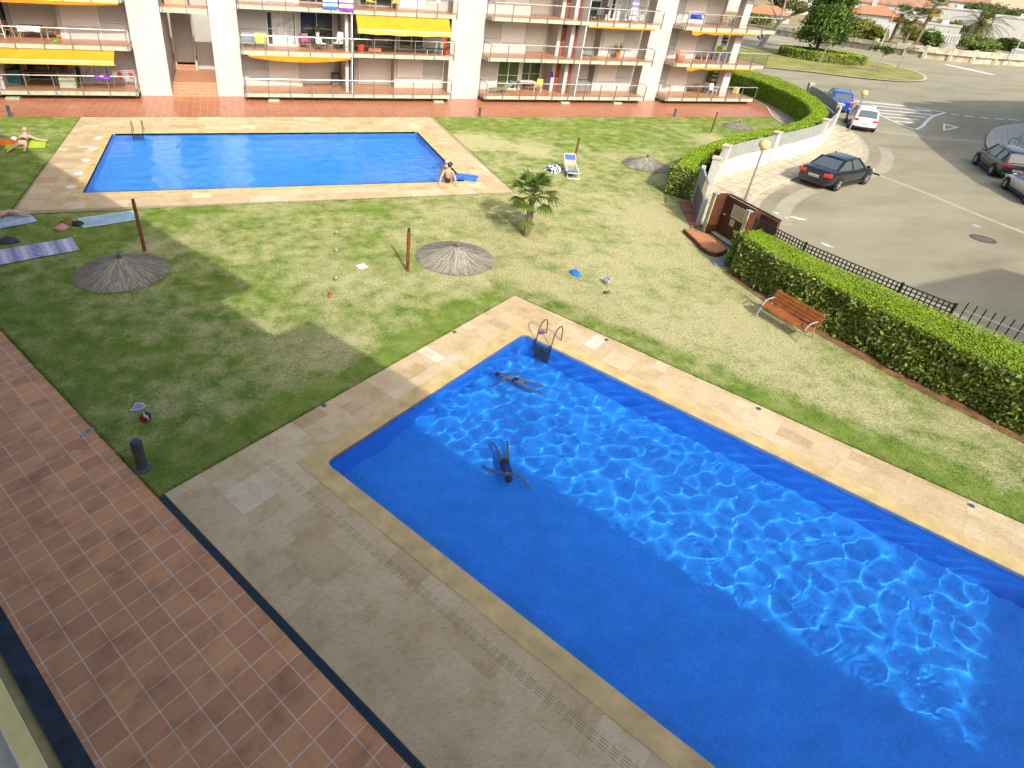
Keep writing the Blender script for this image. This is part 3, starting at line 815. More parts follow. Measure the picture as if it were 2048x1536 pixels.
# left block, ground floor (under the let-down awning)
table('table', 'long wooden table behind the railing under the left orange awning', (-11.9, 47.9, F0), 0, 1.9, .8, .74, woodM, whitePl)
seat_chair('chair', 'wooden chair at the right end of the long table under the left awning', (-10.35, 48.0, F0), -1.5, woodM, woodM)
seat_chair('chair', 'white chair at the left end of the long table under the left awning', (-13.2, 48.2, F0), 1.4, whitePl, woodM)
def cabinet(name, label, cat, loc, rz, sx, sy, h, mat, trim):
    t = thing(name, label, cat, loc, rz)
    b = MB(); b.box(-sx / 2, sx / 2, -sy / 2, sy / 2, .04, h - .04); b.build('body', mat, t, auto=.012)
    p = MB(); p.box(-sx / 2 - .02, sx / 2 + .02, -sy / 2 - .02, sy / 2 + .02, h - .04, h); p.build('lid', trim, t, auto=.01)
    d = MB(); d.box(-sx / 2 + .05, sx / 2 - .05, -sy / 2 - .012, -sy / 2, .1, h - .1); d.build('front_panel', mat, t)
    return t
cabinet('storage_box', 'pale green storage cabinet behind the lower left railing', 'cabinet', (-10.1, 46.4, F0), 0, .95, .5, .86, fasciaM, whitePl)
cabinet('barbecue', 'dark teal covered cabinet at the left edge behind the lower railing', 'cabinet', (-13.4, 47.2, F0), .15, .95, .6, .95, tealM, darkM)
def drying_rack(label, loc, rz, mats, sx=1.5):
    t = thing('drying_rack', label, 'laundry', loc, rz)
    f = MB()
    for y in (-.25, .25): f.tube([(-sx / 2, y, .95), (sx / 2, y, .95)], .012, 6)
    for x in (-sx / 2, sx / 2): f.tube([(x, -.3, 0), (x, .25, .95)], .012, 6); f.tube([(x, .3, 0), (x, -.25, .95)], .012, 6); f.tube([(x, -.25, .95), (x, .25, .95)], .012, 6)
    f.build('frame', whitePl, t)
    for i, q in enumerate(mats):
        c = MB(); x = -sx / 2 + sx * (i + .5) / len(mats); h = (.35, .5, .28, .42)[i % 4]
        v = []
        for k in range(5): v += [(x - .14 + .07 * k, -.26 + .02 * math.sin(k * 2), .95), (x - .14 + .07 * k, -.27 + .03 * math.sin(k * 2.3), .95 - h)]
        c.add(v, [(2 * k, 2 * k + 2, 2 * k + 3, 2 * k + 1) for k in range(4)]); c.build('hanging_cloth', q, t)
    return t
drying_rack('white drying rack with red and white laundry in the corner of the lower left balcony', (-6.9, 47.2, F0), 0, [whiteClothM, redM, greyClothM, redM], 1.3)
cloth('towel', 'bright purple cloth hung over the lower left railing', 'laundry', (-7.9, 45.5, F0 + .78), 0, .9, .2, [purpleM], fold=.03, seed=4)
# left block, first floor
table('table', 'wooden folding table with a white cloth on the upper left balcony', (-11.8, 47.9, F1), 0, 1.3, .8, .72, woodM, paleWoodM)
cloth('tablecloth', 'white cloth hanging from the wooden table on the upper left balcony', 'cloth', (-11.8, 47.46, F1 + .42), 0, 1.3, .32, [whiteClothM], fold=.05, seed=2)
seat_chair('chair', 'wooden slatted chair at the right of the cloth covered table upper left', (-10.75, 48.1, F1), -1.4, paleWoodM, woodM)
seat_chair('chair', 'wooden slatted chair at the left of the cloth covered table upper left', (-12.95, 48.1, F1), 1.4, paleWoodM, woodM)
def ball(name, label, cat, loc, r, mats, squash=1.0):
    m = MB(); m.sph((0, 0, r * squash), (r, r, r * squash), 14); return tag(m.build(name, mats, loc=loc, smooth=True), label, cat)
ball('toy_ball', 'small bright green toy on the upper left balcony floor', 'toy', (-10.25, 46.35, F1), .14, plain('green_plastic', (.06, .62, .08), .4), .6)
ball('toy_ball', 'small orange toy by the wall of the upper left balcony', 'toy', (-10.4, 48.4, F1), .12, plain('orange_plastic', (.75, .32, .05), .4))
def ladder_like(label, loc, rz):
    t = thing('folded_deck_chair', label, 'chair', loc, rz); f = MB()
    for x in (-.28, .28): f.bar((x, 0, 0), (x, .5, 1.7), .05, .03)
    for k in range(5): f.bar((-.28, .06 + .1 * k, .2 + .34 * k), (.28, .06 + .1 * k, .2 + .34 * k), .03, .03)
    f.build('frame', whitePl, t); return t
ladder_like('white folded deck chair leaning at the far left of the upper balcony', (-13.55, 47.6, F1), .3)
# second block, first floor
seat_chair('armchair', 'grey cushioned armchair behind the left end of the first floor railing', (1.2, 46.6, F1), 0, greyPl, greyClothM, .75)
seat_chair('armchair', 'lime green cushioned armchair beside a grey one on the first floor', (2.05, 46.6, F1), 0, greyPl, limeM, .75)
seat_chair('chair', 'dark chair draped with pink by the sliding window on the first floor', (5.1, 47.5, F1), .9, greyPl, greyPl)
cloth('towel', 'bright pink towel over the back of a dark chair on the first floor', 'towel', (5.02, 47.25, F1 + .38), .3, .5, .55, [pinkM], fold=.05, seed=5)
table('table', 'dark round edged table with plants on the first floor balcony', (6.2, 47.9, F1), 0, 1.2, .8, .72, greyPl, greyPl)
potted('potted_plant', 'yellow green plant on the dark table of the first floor balcony', (6.0, 47.8, F1 + .72), .8, whitePl, leafM, seed=3)
seat_chair('lounge_chair', 'grey and white padded lounge chair at the right of the dark table, first floor', (7.3, 47.1, F1), -.9, greyPl, whiteClothM, .6, back=.7)
seat_chair('lounge_chair', 'low dark lounge chair with white cushion left of the first floor divider', (6.1, 46.7, F1), .6, greyPl, whiteClothM, .55, back=.35)
potted('potted_plant', 'tall leafy plant in a red pot by the first floor divider', (8.8, 46.3, F1), 1.5, redPot, leafM, seed=8)
cabinet('planter', 'long terracotta trough beside the red pot on the first floor', 'planter', (9.8, 46.4, F1), 0, .9, .3, .3, terraPot, terraPot)
table('table', 'table with a patterned white cloth under the first floor awning', (10.7, 48.0, F1), 0, 1.3, .8, .73, whiteClothM, woodM)
seat_chair('chair', 'white and grey folding chair at the table under the first floor awning', (9.75, 47.6, F1), 1.2, whitePl, greyClothM)
def sunbed(name, label, loc, rz, cl, fr):
    t = thing(name, label, 'sun lounger', loc, rz)
    b = MB(); b.box(-.95, .45, -.3, .3, .30, .36); b.build('mattress', cl, t)
    q = MB(); q.obox((.72, 0, .48), (.65, .6, .06), ry=-.5); q.build('backrest', cl, t)
    for x in (-.8, .35):
        l = MB(); l.box(x - .02, x + .02, -.28, -.25, 0, .3); l.box(x - .02, x + .02, .25, .28, 0, .3); l.box(x - .02, x + .02, -.25, .25, .27, .3); l.build('leg', fr, t)
    return t
sunbed('sun_lounger', 'teal sun lounger behind the right end of the first floor railing', (14.0, 46.5, F1), PI, tealM, whitePl)
potted('potted_plant', 'small plant in a red pot at the right corner of the first floor', (15.1, 46.2, F1), 1.0, redPot, leafM, seed=9)
cloth('folded_parasol', 'dark red folded parasol standing in the right corner of the first floor', 'parasol', (15.15, 46.9, F1), .4, .22, 1.9, [redM], fold=.06, seed=3)
cabinet('kitchen_trolley', 'dark trolley in the corner by the closed shutters of the ground floor', 'cabinet', (7.3, 48.4, F0), 0, .55, .45, .9, greyPl, darkM)
# second block, second floor
cloth('towel', 'blue and white striped beach towel over the second floor railing', 'towel', (6.6, 45.46, F2 + .02), 0, .95, .9, [stripeBlueM, whiteClothM], 7, .02, 6, 'towels over the second floor railing')
cloth('towel', 'purple yellow and white striped towel over the second floor railing', 'towel', (7.65, 45.46, F2 - .05), 0, .95, .98, [purpleM, whiteClothM, yellowM], 8, .02, 7, 'towels over the second floor railing')
seat_chair('chair', 'yellow chair at the left on the second floor', (9.7, 47.3, F2), .4, paleWoodM, yellowM); seat_chair('chair', 'yellow chair nearer the middle on the second floor', (11.5, 47.4, F2), -.4, paleWoodM, yellowM)
cloth('curtain', 'orange cloth hanging on the second floor balcony', 'curtain', (12.9, 48.3, F2), 0, .9, 1.7, [orangeM], fold=.05, seed=8)
drying_rack('folding drying rack with crossed legs on the second floor', (14.4, 47.0, F2), 0, [whiteClothM], 1.1)
# third block
table('table', 'white cloth covered table on the ground floor behind green glass doors', (22.5, 47.7, F0), 0, 1.3, .8, .74, whiteClothM, woodM)
seat_chair('chair', 'white chair in front of the covered table on the ground floor', (23.5, 47.4, F0), -.7, whitePl, limeM); seat_chair('chair', 'chair hung with blue clothes by the ground floor glass doors', (21.6, 47.9, F0), .6, whitePl, blueM)
seat_chair('chair', 'dark chair behind the covered ground floor table', (22.7, 48.5, F0), 0, greyPl, greyPl)
cloth('beach_bag', 'purple cloth hanging by the brown door on the ground floor', 'cloth', (24.5, 47.4, F0 + 1.1), 0, .3, .4, [purpleM], fold=.05, seed=11)
sunbed('sun_lounger', 'low green sun lounger by the left corner of the ground floor railing', (19.9, 46.7, F0), .3, plain('sage_cloth', (.25, .29, .18), .8), greyPl)
tb = MB(); tb.obox((0, 0, .42), (1.9, .9, .75)); tb.obox((0, .05, .84), (1.5, .7, .12)); o = tb.build('covered_furniture', plain('grey_cover', (.20, .19, .205), .7, .2, .2, 3), loc=(27.2, 47.6, F0), rz=.1, auto=.09); tag(o, 'furniture stacked under a grey cover on the ground floor balcony', 'furniture')
ladder_like('white folded chair leaning behind the grey covered furniture', (26.2, 47.7, F0), -.5)
tb = MB(); tb.obox((0, 0, .22), (1.3, .6, .4)); o = tb.build('covered_lounger', plain('slate_cover', (.20, .24, .24), .7, .2, .2, 3), loc=(27.6, 48.2, F1), rz=-.1, auto=.1); tag(o, 'grey covered lounger on the first floor behind the divider', 'furniture')
potted('potted_plant', 'small plant in a wide terracotta bowl on the first floor right', (30.2, 47.5, F1), 1.3, terraPot, leafM, seed=12)
table('table', 'dark patio table crowded with chairs on the second floor', (27.4, 47.6, F2), 0, 1.3, .8, .72, greyPl, greyPl)
for k, (dx, lab) in enumerate(((-.7, 'grey mesh chair at the left of the dark second floor table'), (0, 'grey mesh chair in front of the dark second floor table'), (.8, 'grey mesh chair at the right of the dark second floor table'))):
    seat_chair('chair', lab, (27.4 + dx, 47.0 if k == 1 else 47.5, F2), (1.5, PI, -1.5)[k], greyPl, greyPl)
cloth('towel', 'blue and white striped towel hanging from the ceiling line on the second floor', 'towel', (30.3, 46.6, F2 + .2), 0, .55, 2.1, [whiteClothM, plain('towel_violet', (.20, .20, .40), .9)], 13, .02, 9)
def bicycle(label, loc, rz, mat, s=1.0):
    t = thing('bicycle', label, 'bicycle', loc, rz)
    f = MB(); tyre = plain('tyre_black', (.03, .03, .03), .7)
    P = {'r': (-.5, 0, .33), 'f': (.52, 0, .33), 'b': (-.08, 0, .30), 's': (-.22, 0, .78), 'h': (.36, 0, .80)}
    for a, b in (('r', 'b'), ('b', 's'), ('s', 'h'), ('b', 'h'), ('r', 's'), ('h', 'f')): f.tube([P[a], P[b]], .02, 6)
    f.tube([P['s'], (-.25, 0, .92)], .016, 6); f.tube([P['h'], (.33, 0, .98)], .016, 6); f.tube([(.30, -.27, 1.0), (.33, 0, .98), (.30, .27, 1.0)], .016, 6)
    f.build('frame', mat, t)
    q = MB(); q.sph((-.27, 0, .95), (.13, .07, .04), 8); q.build('saddle', tyre, t)
    for w in ('r', 'f'):
        m = MB(); c = P[w]; m.tube([(c[0] + .32 * math.cos(a), 0, c[2] + .32 * math.sin(a)) for a in [2 * PI * k / 24 for k in range(25)]], .022, 6)
        wo = m.build('wheel', tyre, t); k_ = MB()
        for a in range(8): k_.bar(c, (c[0] + .31 * math.cos(a * PI / 4), 0, c[2] + .31 * math.sin(a * PI / 4)), .006, .006)
        k_.build('spokes', silverM, wo)
    return t
bicycle('bicycle against the white wall at the right end of the second floor', (31.2, 47.5, F2), .05, steelM)
# corner block
for x, lab in ((40.1, 'white plastic chair on the corner ground floor, nearer the shutter'), (40.85, 'white plastic chair on the corner ground floor, beside the pillar')):
    seat_chair('chair', lab, (x, 46.9, F0), .2, whitePl, whitePl, group='white chairs on the corner ground floor')
table('table', 'brown wooden table behind the white chairs of the corner ground floor', (39.4, 47.6, F0), 0, 1.2, .7, .74, woodM, woodM)
seat_chair('armchair', 'red brown armchair behind the white chairs of the corner ground floor', (41.4, 48.5, F0), 0, doorM, doorM)
cloth('towel', 'black and white striped towel hanging by the ground floor pillar', 'towel', (40.95, 48.2, F0 + .9), 0, .5, 1.4, [whiteClothM, greyPl], 8, .03, 12)
cabinet('crate', 'small yellow crate on the corner ground floor beyond the pillar', 'box', (43.2, 47.6, F0), .5, .5, .4, .55, plain('pale_yellow', (.6, .5, .25), .7), whitePl)
tb = MB(); tb.lathe([(.0, .0), (.30, .0), (.42, .45), (.40, .62), (.1, .7), (0, .7)], 14); tag(tb.build('beanbag', plain('salmon_cloth', (.62, .28, .2), .8), loc=(35.6, 46.6, F1), smooth=True), 'round salmon pink tub on the corner first floor, left end', 'pouffe')
table('table', 'dark glass table on the corner first floor', (39.3, 47.5, F1), 0, 1.3, .8, .72, greyPl, whitePl)
seat_chair('chair', 'white framed chair right of the dark glass table on the corner first floor', (40.2, 47.0, F1), -.7, whitePl, greyPl)
seat_chair('chair', 'dark wicker chair beside the corner pillar on the first floor', (41.7, 47.8, F1), -.5, greyPl, greyPl)
cloth('towel', 'white and navy striped towel hanging by the corner pillar on the first floor', 'towel', (41.0, 48.3, F1 + 1.1), 0, .6, 1.3, [whiteClothM, plain('towel_navy', (.10, .14, .28), .9)], 8, .03, 13)
cloth('towel', 'lime green towel hanging below the striped one on the first floor', 'towel', (40.75, 48.32, F1 + .3), 0, .55, .75, [limeM, plain('towel_green', (.38, .48, .18), .9)], 4, .03, 14)
cloth('towel', 'blue towels hung over a rack at the left of the corner second floor', 'laundry', (36.3, 46.7, F2 + .45), 0, 1.3, .5, [blueM], fold=.07, seed=15)
drying_rack('white drying rack under blue towels on the corner second floor', (36.4, 47.0, F2), 0, [whiteClothM, whiteClothM], 1.4)
table('table', 'wooden table on the corner second floor', (40.2, 47.4, F2), 0, 1.2, .7, .72, paleWoodM, paleWoodM)
seat_chair('chair', 'wooden chair at the left of the corner second floor table', (39.5, 47.3, F2), 1.3, paleWoodM, paleWoodM); seat_chair('chair', 'wooden chair at the right of the corner second floor table', (41.0, 47.5, F2), -1.3, paleWoodM, paleWoodM)
# ------------------------------------------------------------------ hedges and fences
def leaves(name, P, N, size, mat, parent, jitter=.6, seed=1, elong=1.7):
    """P points, N normals (n,3): one small pointed leaf face at each"""
    g = np.random.default_rng(seed); n = len(P)
    d = N + g.normal(0, jitter, (n, 3)); d /= np.linalg.norm(d, axis=1)[:, None]
    a = np.cross(d, g.normal(0, 1, (n, 3))); a /= np.linalg.norm(a, axis=1)[:, None] + 1e-9
    b = np.cross(d, a); s = size * g.uniform(.6, 1.35, n)[:, None]
    v = np.stack([P - a * s * elong * .5, P - b * s * .42 + d * s * .12, P + a * s * elong * .5, P + b * s * .42 + d * s * .12], 1).reshape(-1, 3)
    f = np.arange(n * 4).reshape(n, 4)
    return np_mesh(name, v, f, mat, parent, g.uniform(0, 1, n))
def strip_points(front, back, z0, z1, n_side, n_top, n_back, seed, rough=.06, bulge=.12):
    g = np.random.default_rng(seed)
    F, B = np.array(front), np.array(back)
    def along(L, n):
        seg = np.linalg.norm(L[1:] - L[:-1], axis=1); c = np.concatenate([[0], np.cumsum(seg)]); s = g.uniform(0, c[-1], n)
        i = np.clip(np.searchsorted(c, s) - 1, 0, len(seg) - 1); u = (s - c[i]) / seg[i]
        p = L[i] + (L[i + 1] - L[i]) * u[:, None]; t = (L[i + 1] - L[i]) / seg[i][:, None]
        return p, t, s, u, i
    def wob(s, z): return bulge * (np.sin(s * 1.9 + z * 2.2) * .5 + np.sin(s * 4.7 - z * 3.1 + 1.3) * .35 + np.sin(s * .7) * .4)
    out = {}
    p, t, s, u, i = along(F, n_side); q = B[i] + (B[i + 1] - B[i]) * u[:, None]
    nrm = (p - q); nrm /= np.linalg.norm(nrm, axis=1)[:, None]; z = z0 + (z1 - z0) * g.uniform(0, 1, n_side)
    off = wob(s, z) * np.clip((z1 - z) / .3, .15, 1) + g.normal(0, rough, n_side)
    out['side'] = (np.column_stack([p + nrm * off[:, None], z]), np.column_stack([nrm, np.full(n_side, .25)]))
    p, t, s, u, i = along(F, n_top); q = B[i] + (B[i + 1] - B[i]) * u[:, None]; w = g.uniform(0, 1, n_top)
    pt = p + (q - p) * w[:, None]
    out['top'] = (np.column_stack([pt, z1 + .03 * np.sin(s * 2.1 + w * 5) + g.normal(0, .018, n_top)]), np.tile([0, 0, 1.], (n_top, 1)))
    p, t, s, u, i = along(B, n_back); q = F[i] + (F[i + 1] - F[i]) * u[:, None]
    nrm = (p - q); nrm /= np.linalg.norm(nrm, axis=1)[:, None]; z = z0 + (z1 - z0) * g.uniform(0, 1, n_back)
    out['back'] = (np.column_stack([p + nrm * g.normal(0, rough, n_back)[:, None], z]), np.column_stack([nrm, np.full(n_back, .2)]))
    return out
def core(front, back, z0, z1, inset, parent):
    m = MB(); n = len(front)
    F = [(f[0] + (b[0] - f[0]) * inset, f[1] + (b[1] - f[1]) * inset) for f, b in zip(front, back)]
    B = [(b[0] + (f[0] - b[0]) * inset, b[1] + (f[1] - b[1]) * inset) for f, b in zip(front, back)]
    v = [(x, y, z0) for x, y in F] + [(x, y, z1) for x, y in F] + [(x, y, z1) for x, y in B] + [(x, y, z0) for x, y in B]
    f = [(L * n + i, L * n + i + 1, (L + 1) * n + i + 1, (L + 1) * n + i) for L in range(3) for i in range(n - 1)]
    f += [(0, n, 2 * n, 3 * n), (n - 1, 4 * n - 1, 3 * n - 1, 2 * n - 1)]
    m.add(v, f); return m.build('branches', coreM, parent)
h1f = resample([(17.95, 17.05), (17.95, 14.8), (18.22, 11.9), (18.75, 9.2), (19.5, 6.8), (20.6, 3.2), (23.5, -4)], .6)
def match(line, ref):
    """same number of points along another polyline"""
    L = np.array(line); seg = np.linalg.norm(L[1:] - L[:-1], axis=1); c = np.concatenate([[0], np.cumsum(seg)])
    R = np.array(ref); rs = np.linalg.norm(R[1:] - R[:-1], axis=1); r = np.concatenate([[0], np.cumsum(rs)]); r = r / r[-1] * c[-1]
    return [tuple(np.array([np.interp(q, c, L[:, 0]), np.interp(q, c, L[:, 1])])) for q in r]
h1b = match([(19.15, 17.55), (19.25, 15.6), (20.0, 12.2), (20.9, 9.4), (21.8, 6.8), (22.9, 3.2), (26.4, -5)], h1f)
hd = thing('hedge', 'long clipped hedge with leafy side behind the wooden bench', 'hedge', (0, 0, 0))
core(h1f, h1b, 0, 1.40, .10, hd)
q = strip_points(h1f, h1b, .06, 1.5, 34000, 70000, 5000, 3)
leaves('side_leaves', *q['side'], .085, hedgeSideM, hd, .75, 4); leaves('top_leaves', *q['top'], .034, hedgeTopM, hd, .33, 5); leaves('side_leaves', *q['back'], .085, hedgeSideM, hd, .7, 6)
g_ = np.random.default_rng(8)
ee = np.column_stack([g_.uniform(18.0, 19.1, 2600), 17.15 + (g_.uniform(18.0, 19.1, 2600) - 18) * .4 + g_.normal(0, .06, 2600), g_.uniform(.05, 1.48, 2600)])
leaves('side_leaves', ee, np.tile([-.3, 1., .2], (2600, 1)), .08, hedgeSideM, hd, .7, 9)
sp = MB(); sp.prism([(17.55, 17.1), (17.5, 14.8), (17.8, 11.8), (18.3, 9.1), (19.05, 6.7), (20.2, 3), (23, -5)] + [(24, -5), (20.7, 4), (19.4, 8), (18.6, 12), (18.2, 17)], .004, .012)
tag(sp.build('flower_bed', soilM), kind='structure')
# curved hedge from the building round to the gate
h2i = [(46.5, 56.5), (46.7, 52.0), (46.75, 49.6), (46.0, 46.3), (44.7, 42.6), (43.3, 39.9), (42.3, 38.5), (41.1, 37.0), (39.6, 35.7), (37.6, 34.3), (35.2, 33.1), (32.4, 32.0), (29.8, 31.0), (26.7, 29.6), (24.2, 28.2), (22.3, 26.8), (20.9, 25.3)]
h2o = [(49.6, 56.0), (49.9, 52.8), (50.0, 50.9), (49.3, 47.6), (47.4, 43.8), (45.6, 40.8), (44.2, 38.8), (42.6, 36.9), (40.9, 35.4), (38.5, 33.7), (35.9, 32.3), (32.5, 31.05), (29.8, 30.0), (27.1, 28.9), (24.9, 27.7), (23.0, 26.2), (21.3, 24.6)]
h2i, h2o = smooth_line(h2i, 2), smooth_line(h2o, 2)
hd2 = thing('hedge', 'tall curved clipped hedge sweeping from the building corner to the street gate', 'hedge', (0, 0, 0))
core(h2i, h2o, -.4, 1.42, .05, hd2)
q = strip_points(h2i, h2o, .02, 1.5, 36000, 38000, 14000, 13, .05, .05)
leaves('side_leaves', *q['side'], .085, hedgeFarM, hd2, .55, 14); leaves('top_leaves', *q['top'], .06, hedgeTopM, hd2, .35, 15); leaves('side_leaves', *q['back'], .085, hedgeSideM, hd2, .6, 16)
ee = np.column_stack([g_.uniform(20.7, 21.5, 1800), 24.95 + g_.normal(0, .12, 1800), g_.uniform(.0, 1.5, 1800)]); ee[:, 1] -= (ee[:, 0] - 21.1) * 1.5
leaves('side_leaves', ee, np.tile([-.8, -.6, .2], (1800, 1)), .08, hedgeSideM, hd2, .6, 17)
# black mesh fence and bar fence behind the bench hedge
blackM = plain('black_metal', (.025, .027, .026), .5, .4, .2, 9)
def fence_mesh(a, b, h):
    a, b = Vector((*a, 0)), Vector((*b, 0)); m = MB(); L = (b - a).length; n = int(L / .14)
    for i in range(n + 1):
        p = a.lerp(b, i / n); m.bar(p + Vector((0, 0, .1)), p + Vector((0, 0, h)), .03, .03)
    k = 0
    while .3 + k * .14 <= h + .01:
        z = h - k * .14; m.bar(a + Vector((0, 0, z)), b + Vector((0, 0, z)), .03, .03); k += 1
        if k > 6: break
    return m
FP = [(19.34, 18.0), (19.46, 15.6), (20.25, 12.3), (20.72, 10.85)]
fn = thing('mesh_fence', 'black square mesh fence behind the clipped hedge along the road', 'fence', (0, 0, 0))
for a, b in zip(FP[:-1], FP[1:]):
    fence_mesh(a, b, 1.74).build('mesh_panel', blackM, fn)
for p in FP:
    m = MB(); m.box(p[0] - .035, p[0] + .035, p[1] - .035, p[1] + .035, 0, 1.80); m.build('post', blackM, fn)
fb = thing('bar_fence', 'dark upright bar fence behind the right end of the clipped hedge', 'fence', (0, 0, 0))
a, b = Vector((20.78, 10.6, 0)), Vector((24.2, 2.0, 0))
m = MB(); n = 40
for i in range(n + 1):
    p = a.lerp(b, i / n); m.bar(p, p + Vector((0, 0, 1.95)), .028, .028)
m.build('bars', blackM, fb)
m = MB(); m.bar(a + Vector((0, 0, 1.68)), b + Vector((0, 0, 1.68)), .03, .04); m.bar(a + Vector((0, 0, .4)), b + Vector((0, 0, .4)), .03, .04); m.build('rail', silverM, fb)
# white garden wall with grey fence panels
gw = thing('garden_wall', 'curved low white wall topped with grey fence panels along the pavement', 'wall', (0, 0, 0))
WL = smooth_line(WALL[2:], 2)
m = MB(); A_, B_ = offset_line(WL, .12), offset_line(WL, -.12)
n = len(WL); v = [(x, y, -.3) for x, y in B_] + [(x, y, 1.0) for x, y in B_] + [(x, y, 1.0) for x, y in A_] + [(x, y, -.3) for x, y in A_]
f = [(L * n + i, L * n + i + 1, (L + 1) * n + i + 1, (L + 1) * n + i) for L in range(3) for i in range(n - 1)] + [(0, n, 2 * n, 3 * n), (n - 1, 4 * n - 1, 3 * n - 1, 2 * n - 1)]
m.add(v, f); m.build('white_wall', plain('garden_wall_white', (.50, .49, .485), .85, .1, .04, .8, obj=False), gw)
panelM = plain('grey_fence_slats', (.30, .325, .29), .5, .3, .08, 4, obj=False)
PIL = [(23.05, 25.2), (25.35, 27.35), (31.2, 29.8), (38.2, 32.95), (44.3, 37.6), (49.0, 45.2)]
def nearest(p): return min(range(n), key=lambda i: (WL[i][0] - p[0]) ** 2 + (WL[i][1] - p[1]) ** 2)
ids = [nearest(p) for p in PIL]
for i in ids:
    x, y = WL[i]; t = Vector(WL[min(i + 1, n - 1)]) - Vector(WL[max(i - 1, 0)]); rz = math.atan2(t.y, t.x)
    pm = MB(); pm.obox((0, 0, .80), (.46, .34, 2.2)); pm.obox((0, 0, 1.93), (.56, .44, .07), mi=1); pm.build('pillar', [whiteM, kerbM], gw, loc=(x, y, 0), rz=rz)
for i, j in zip(ids[:-1], ids[1:]):
    pm = MB(); seg = WL[i:j + 1]
    for a, b in zip(seg[:-1], seg[1:]):
        for z in np.arange(1.06, 1.80, .075): pm.bar((*a, z), (*b, z), .03, .062)
    st_ = seg[::max(1, len(seg) // 3)]
    for p in st_: pm.bar((*p, 1.0), (*p, 1.84), .05, .05)
    pm.build('fence_panel', panelM, gw)

# ------------------------------------------------------------------ street gates, landing
mg = thing('metal_gate', 'grey metal double gate with frosted and lattice panes beside the hedge end', 'gate', (21.5, 24.2, 0), math.atan2(21.5 - 24.2, 19.75 - 21.5))
Lg = math.hypot(21.5 - 19.75, 24.2 - 21.5)
gateM = plain('gate_grey', (.17, .175, .165), .5, .4, .1, 3); frostM = plain('frosted_pane', (.34, .37, .33), .4, .4, .05)
for k in range(2):
    x0 = .12 + k * (Lg - .2) / 2; x1 = x0 + (Lg - .26) / 2
    m = MB(); m.box(x0, x1, -.03, .03, .05, 1.05); lf = m.build('gate_leaf', gateM, mg)
    m = MB(); 
    for x in (x0, x1): m.box(x - .04, x + .04, -.04, .04, .03, 1.78)
    m.box(x0, x1, -.04, .04, 1.72, 1.78); m.box(x0, x1, -.045, .045, 1.02, 1.08); m.build('frame', silverM if k == 0 else gateM, lf)
    if k == 0:
        m = MB(); m.box(x0 + .05, x1 - .05, -.012, .012, 1.08, 1.72); m.build('frosted_pane', frostM, lf)
    else:
        m = MB(); 
        for i in range(12): m.box(x0 + .04 + i * (x1 - x0 - .08) / 11 - .012, x0 + .04 + i * (x1 - x0 - .08) / 11 + .012, -.02, .02, 1.08, 1.72)
        for i in range(6): m.box(x0 + .04, x1 - .04, -.018, .018, 1.10 + i * .12, 1.125 + i * .12)
        m.build('lattice', plain('cream_lattice', (.46, .42, .25), .6), lf)
for x, lab in ((0, 0), (Lg, 1)):
    m = MB(); m.box(x - .09, x + .09, -.1, .1, -.02, 1.86); m.build('gate_post', whiteM, mg)
# brown entrance gate
ge = thing('entrance_gate', 'brown metal entrance door set between two pale posts with notices on it', 'gate', (19.35, 18.62, 0), PI / 2)
postM = plain('lit_post_face', (.46, .43, .25), .7, .2, .12, 2); brownGate = plain('brown_gate_metal', (.095, .036, .018), .5, .35, .22, 1.6)
m = MB(); m.box(0, 1.85, -.62, -.56, .1, 1.78); dr = m.build('door', brownGate, ge)
m = MB(); m.box(1.6, 1.72, -.55, -.50, .98, 1.02); m.build('door_handle', silverM, dr)
for x, mt in ((-.10, postM), (1.95, postM)):
    m = MB(); m.box(x - .07, x + .07, -.70, .0, 0, 1.82, 2); m.box(x - .075, x + .075, .003, .05, 0, 1.84, 0); m.box(x - .10, x + .10, -.12, .08, 1.84, 1.88, 1); m.build('gate_post', [mt, silverM, brownGate], ge)  # pale lit front and dark shaded inner side are put into the post colours
m = MB(); m.box(-1.1, -.22, -.72, -.60, 0, 1.75); m.build('side_panel', brownGate, ge)
m = MB(); m.box(-1.1, 1.85, -.73, -.66, 1.78, 1.84); m.build('lintel', brownGate, ge)
m = MB(); m.box(2.07, 2.45, -.35, -.30, 0, 1.7); m.build('side_panel', plain('pale_grey_green', (.26, .30, .26), .6), ge)
signM = plain('cream_sign', (.60, .54, .33), .6, .2, .06, 6); inkM = plain('sign_text_dark', (.16, .13, .09), .7); redInk = plain('sign_text_red', (.45, .10, .06), .7)
sg = MB(); sg.box(.55, 1.32, -.555, -.548, 1.02, 1.58); so_ = sg.build('notice_board', signM, ge)
g = random.Random(5)
for i in range(9):
    s2 = MB(); x = .61; z = 1.52 - i * .052
    while x < 1.24:
        w = g.uniform(.03, .10); s2.box(x, min(x + w, 1.26), -.547, -.545, z, z + .022); x += w + .02
    s2.build('text_line', inkM if i not in (7, 8) else redInk, so_)
sg = MB(); sg.box(.98, 1.24, -.555, -.548, .68, .95); so_ = sg.build('pictogram_sign', signM, ge)
s2 = MB(); s2.lathe([(.07, 0), (.075, .0), (.055, .0), (.05, 0)], 14, (0, 0, 0)); s2 = MB(); 
s2.bar((1.07, -.546, .78), (1.15, -.546, .86), .004, .022); s2.bar((1.07, -.5455, .86), (1.15, -.5455, .78), .004, .022); s2.build('pictogram', inkM, so_)
ld = thing('entrance_landing', 'raised terracotta landing with brown curved edge in front of the brown gate', 'step', (0, 0, 0))
m = MB(); edge = [(18.42, 20.8), (19.05, 20.55), (19.25, 20.1), (19.0, 18.55), (18.65, 18.36), (18.2, 18.26), (18.0, 18.5), (17.98, 18.96), (18.2, 19.7)]
m.prism(edge, 0, .16); m.build('base', brownGate, ld)
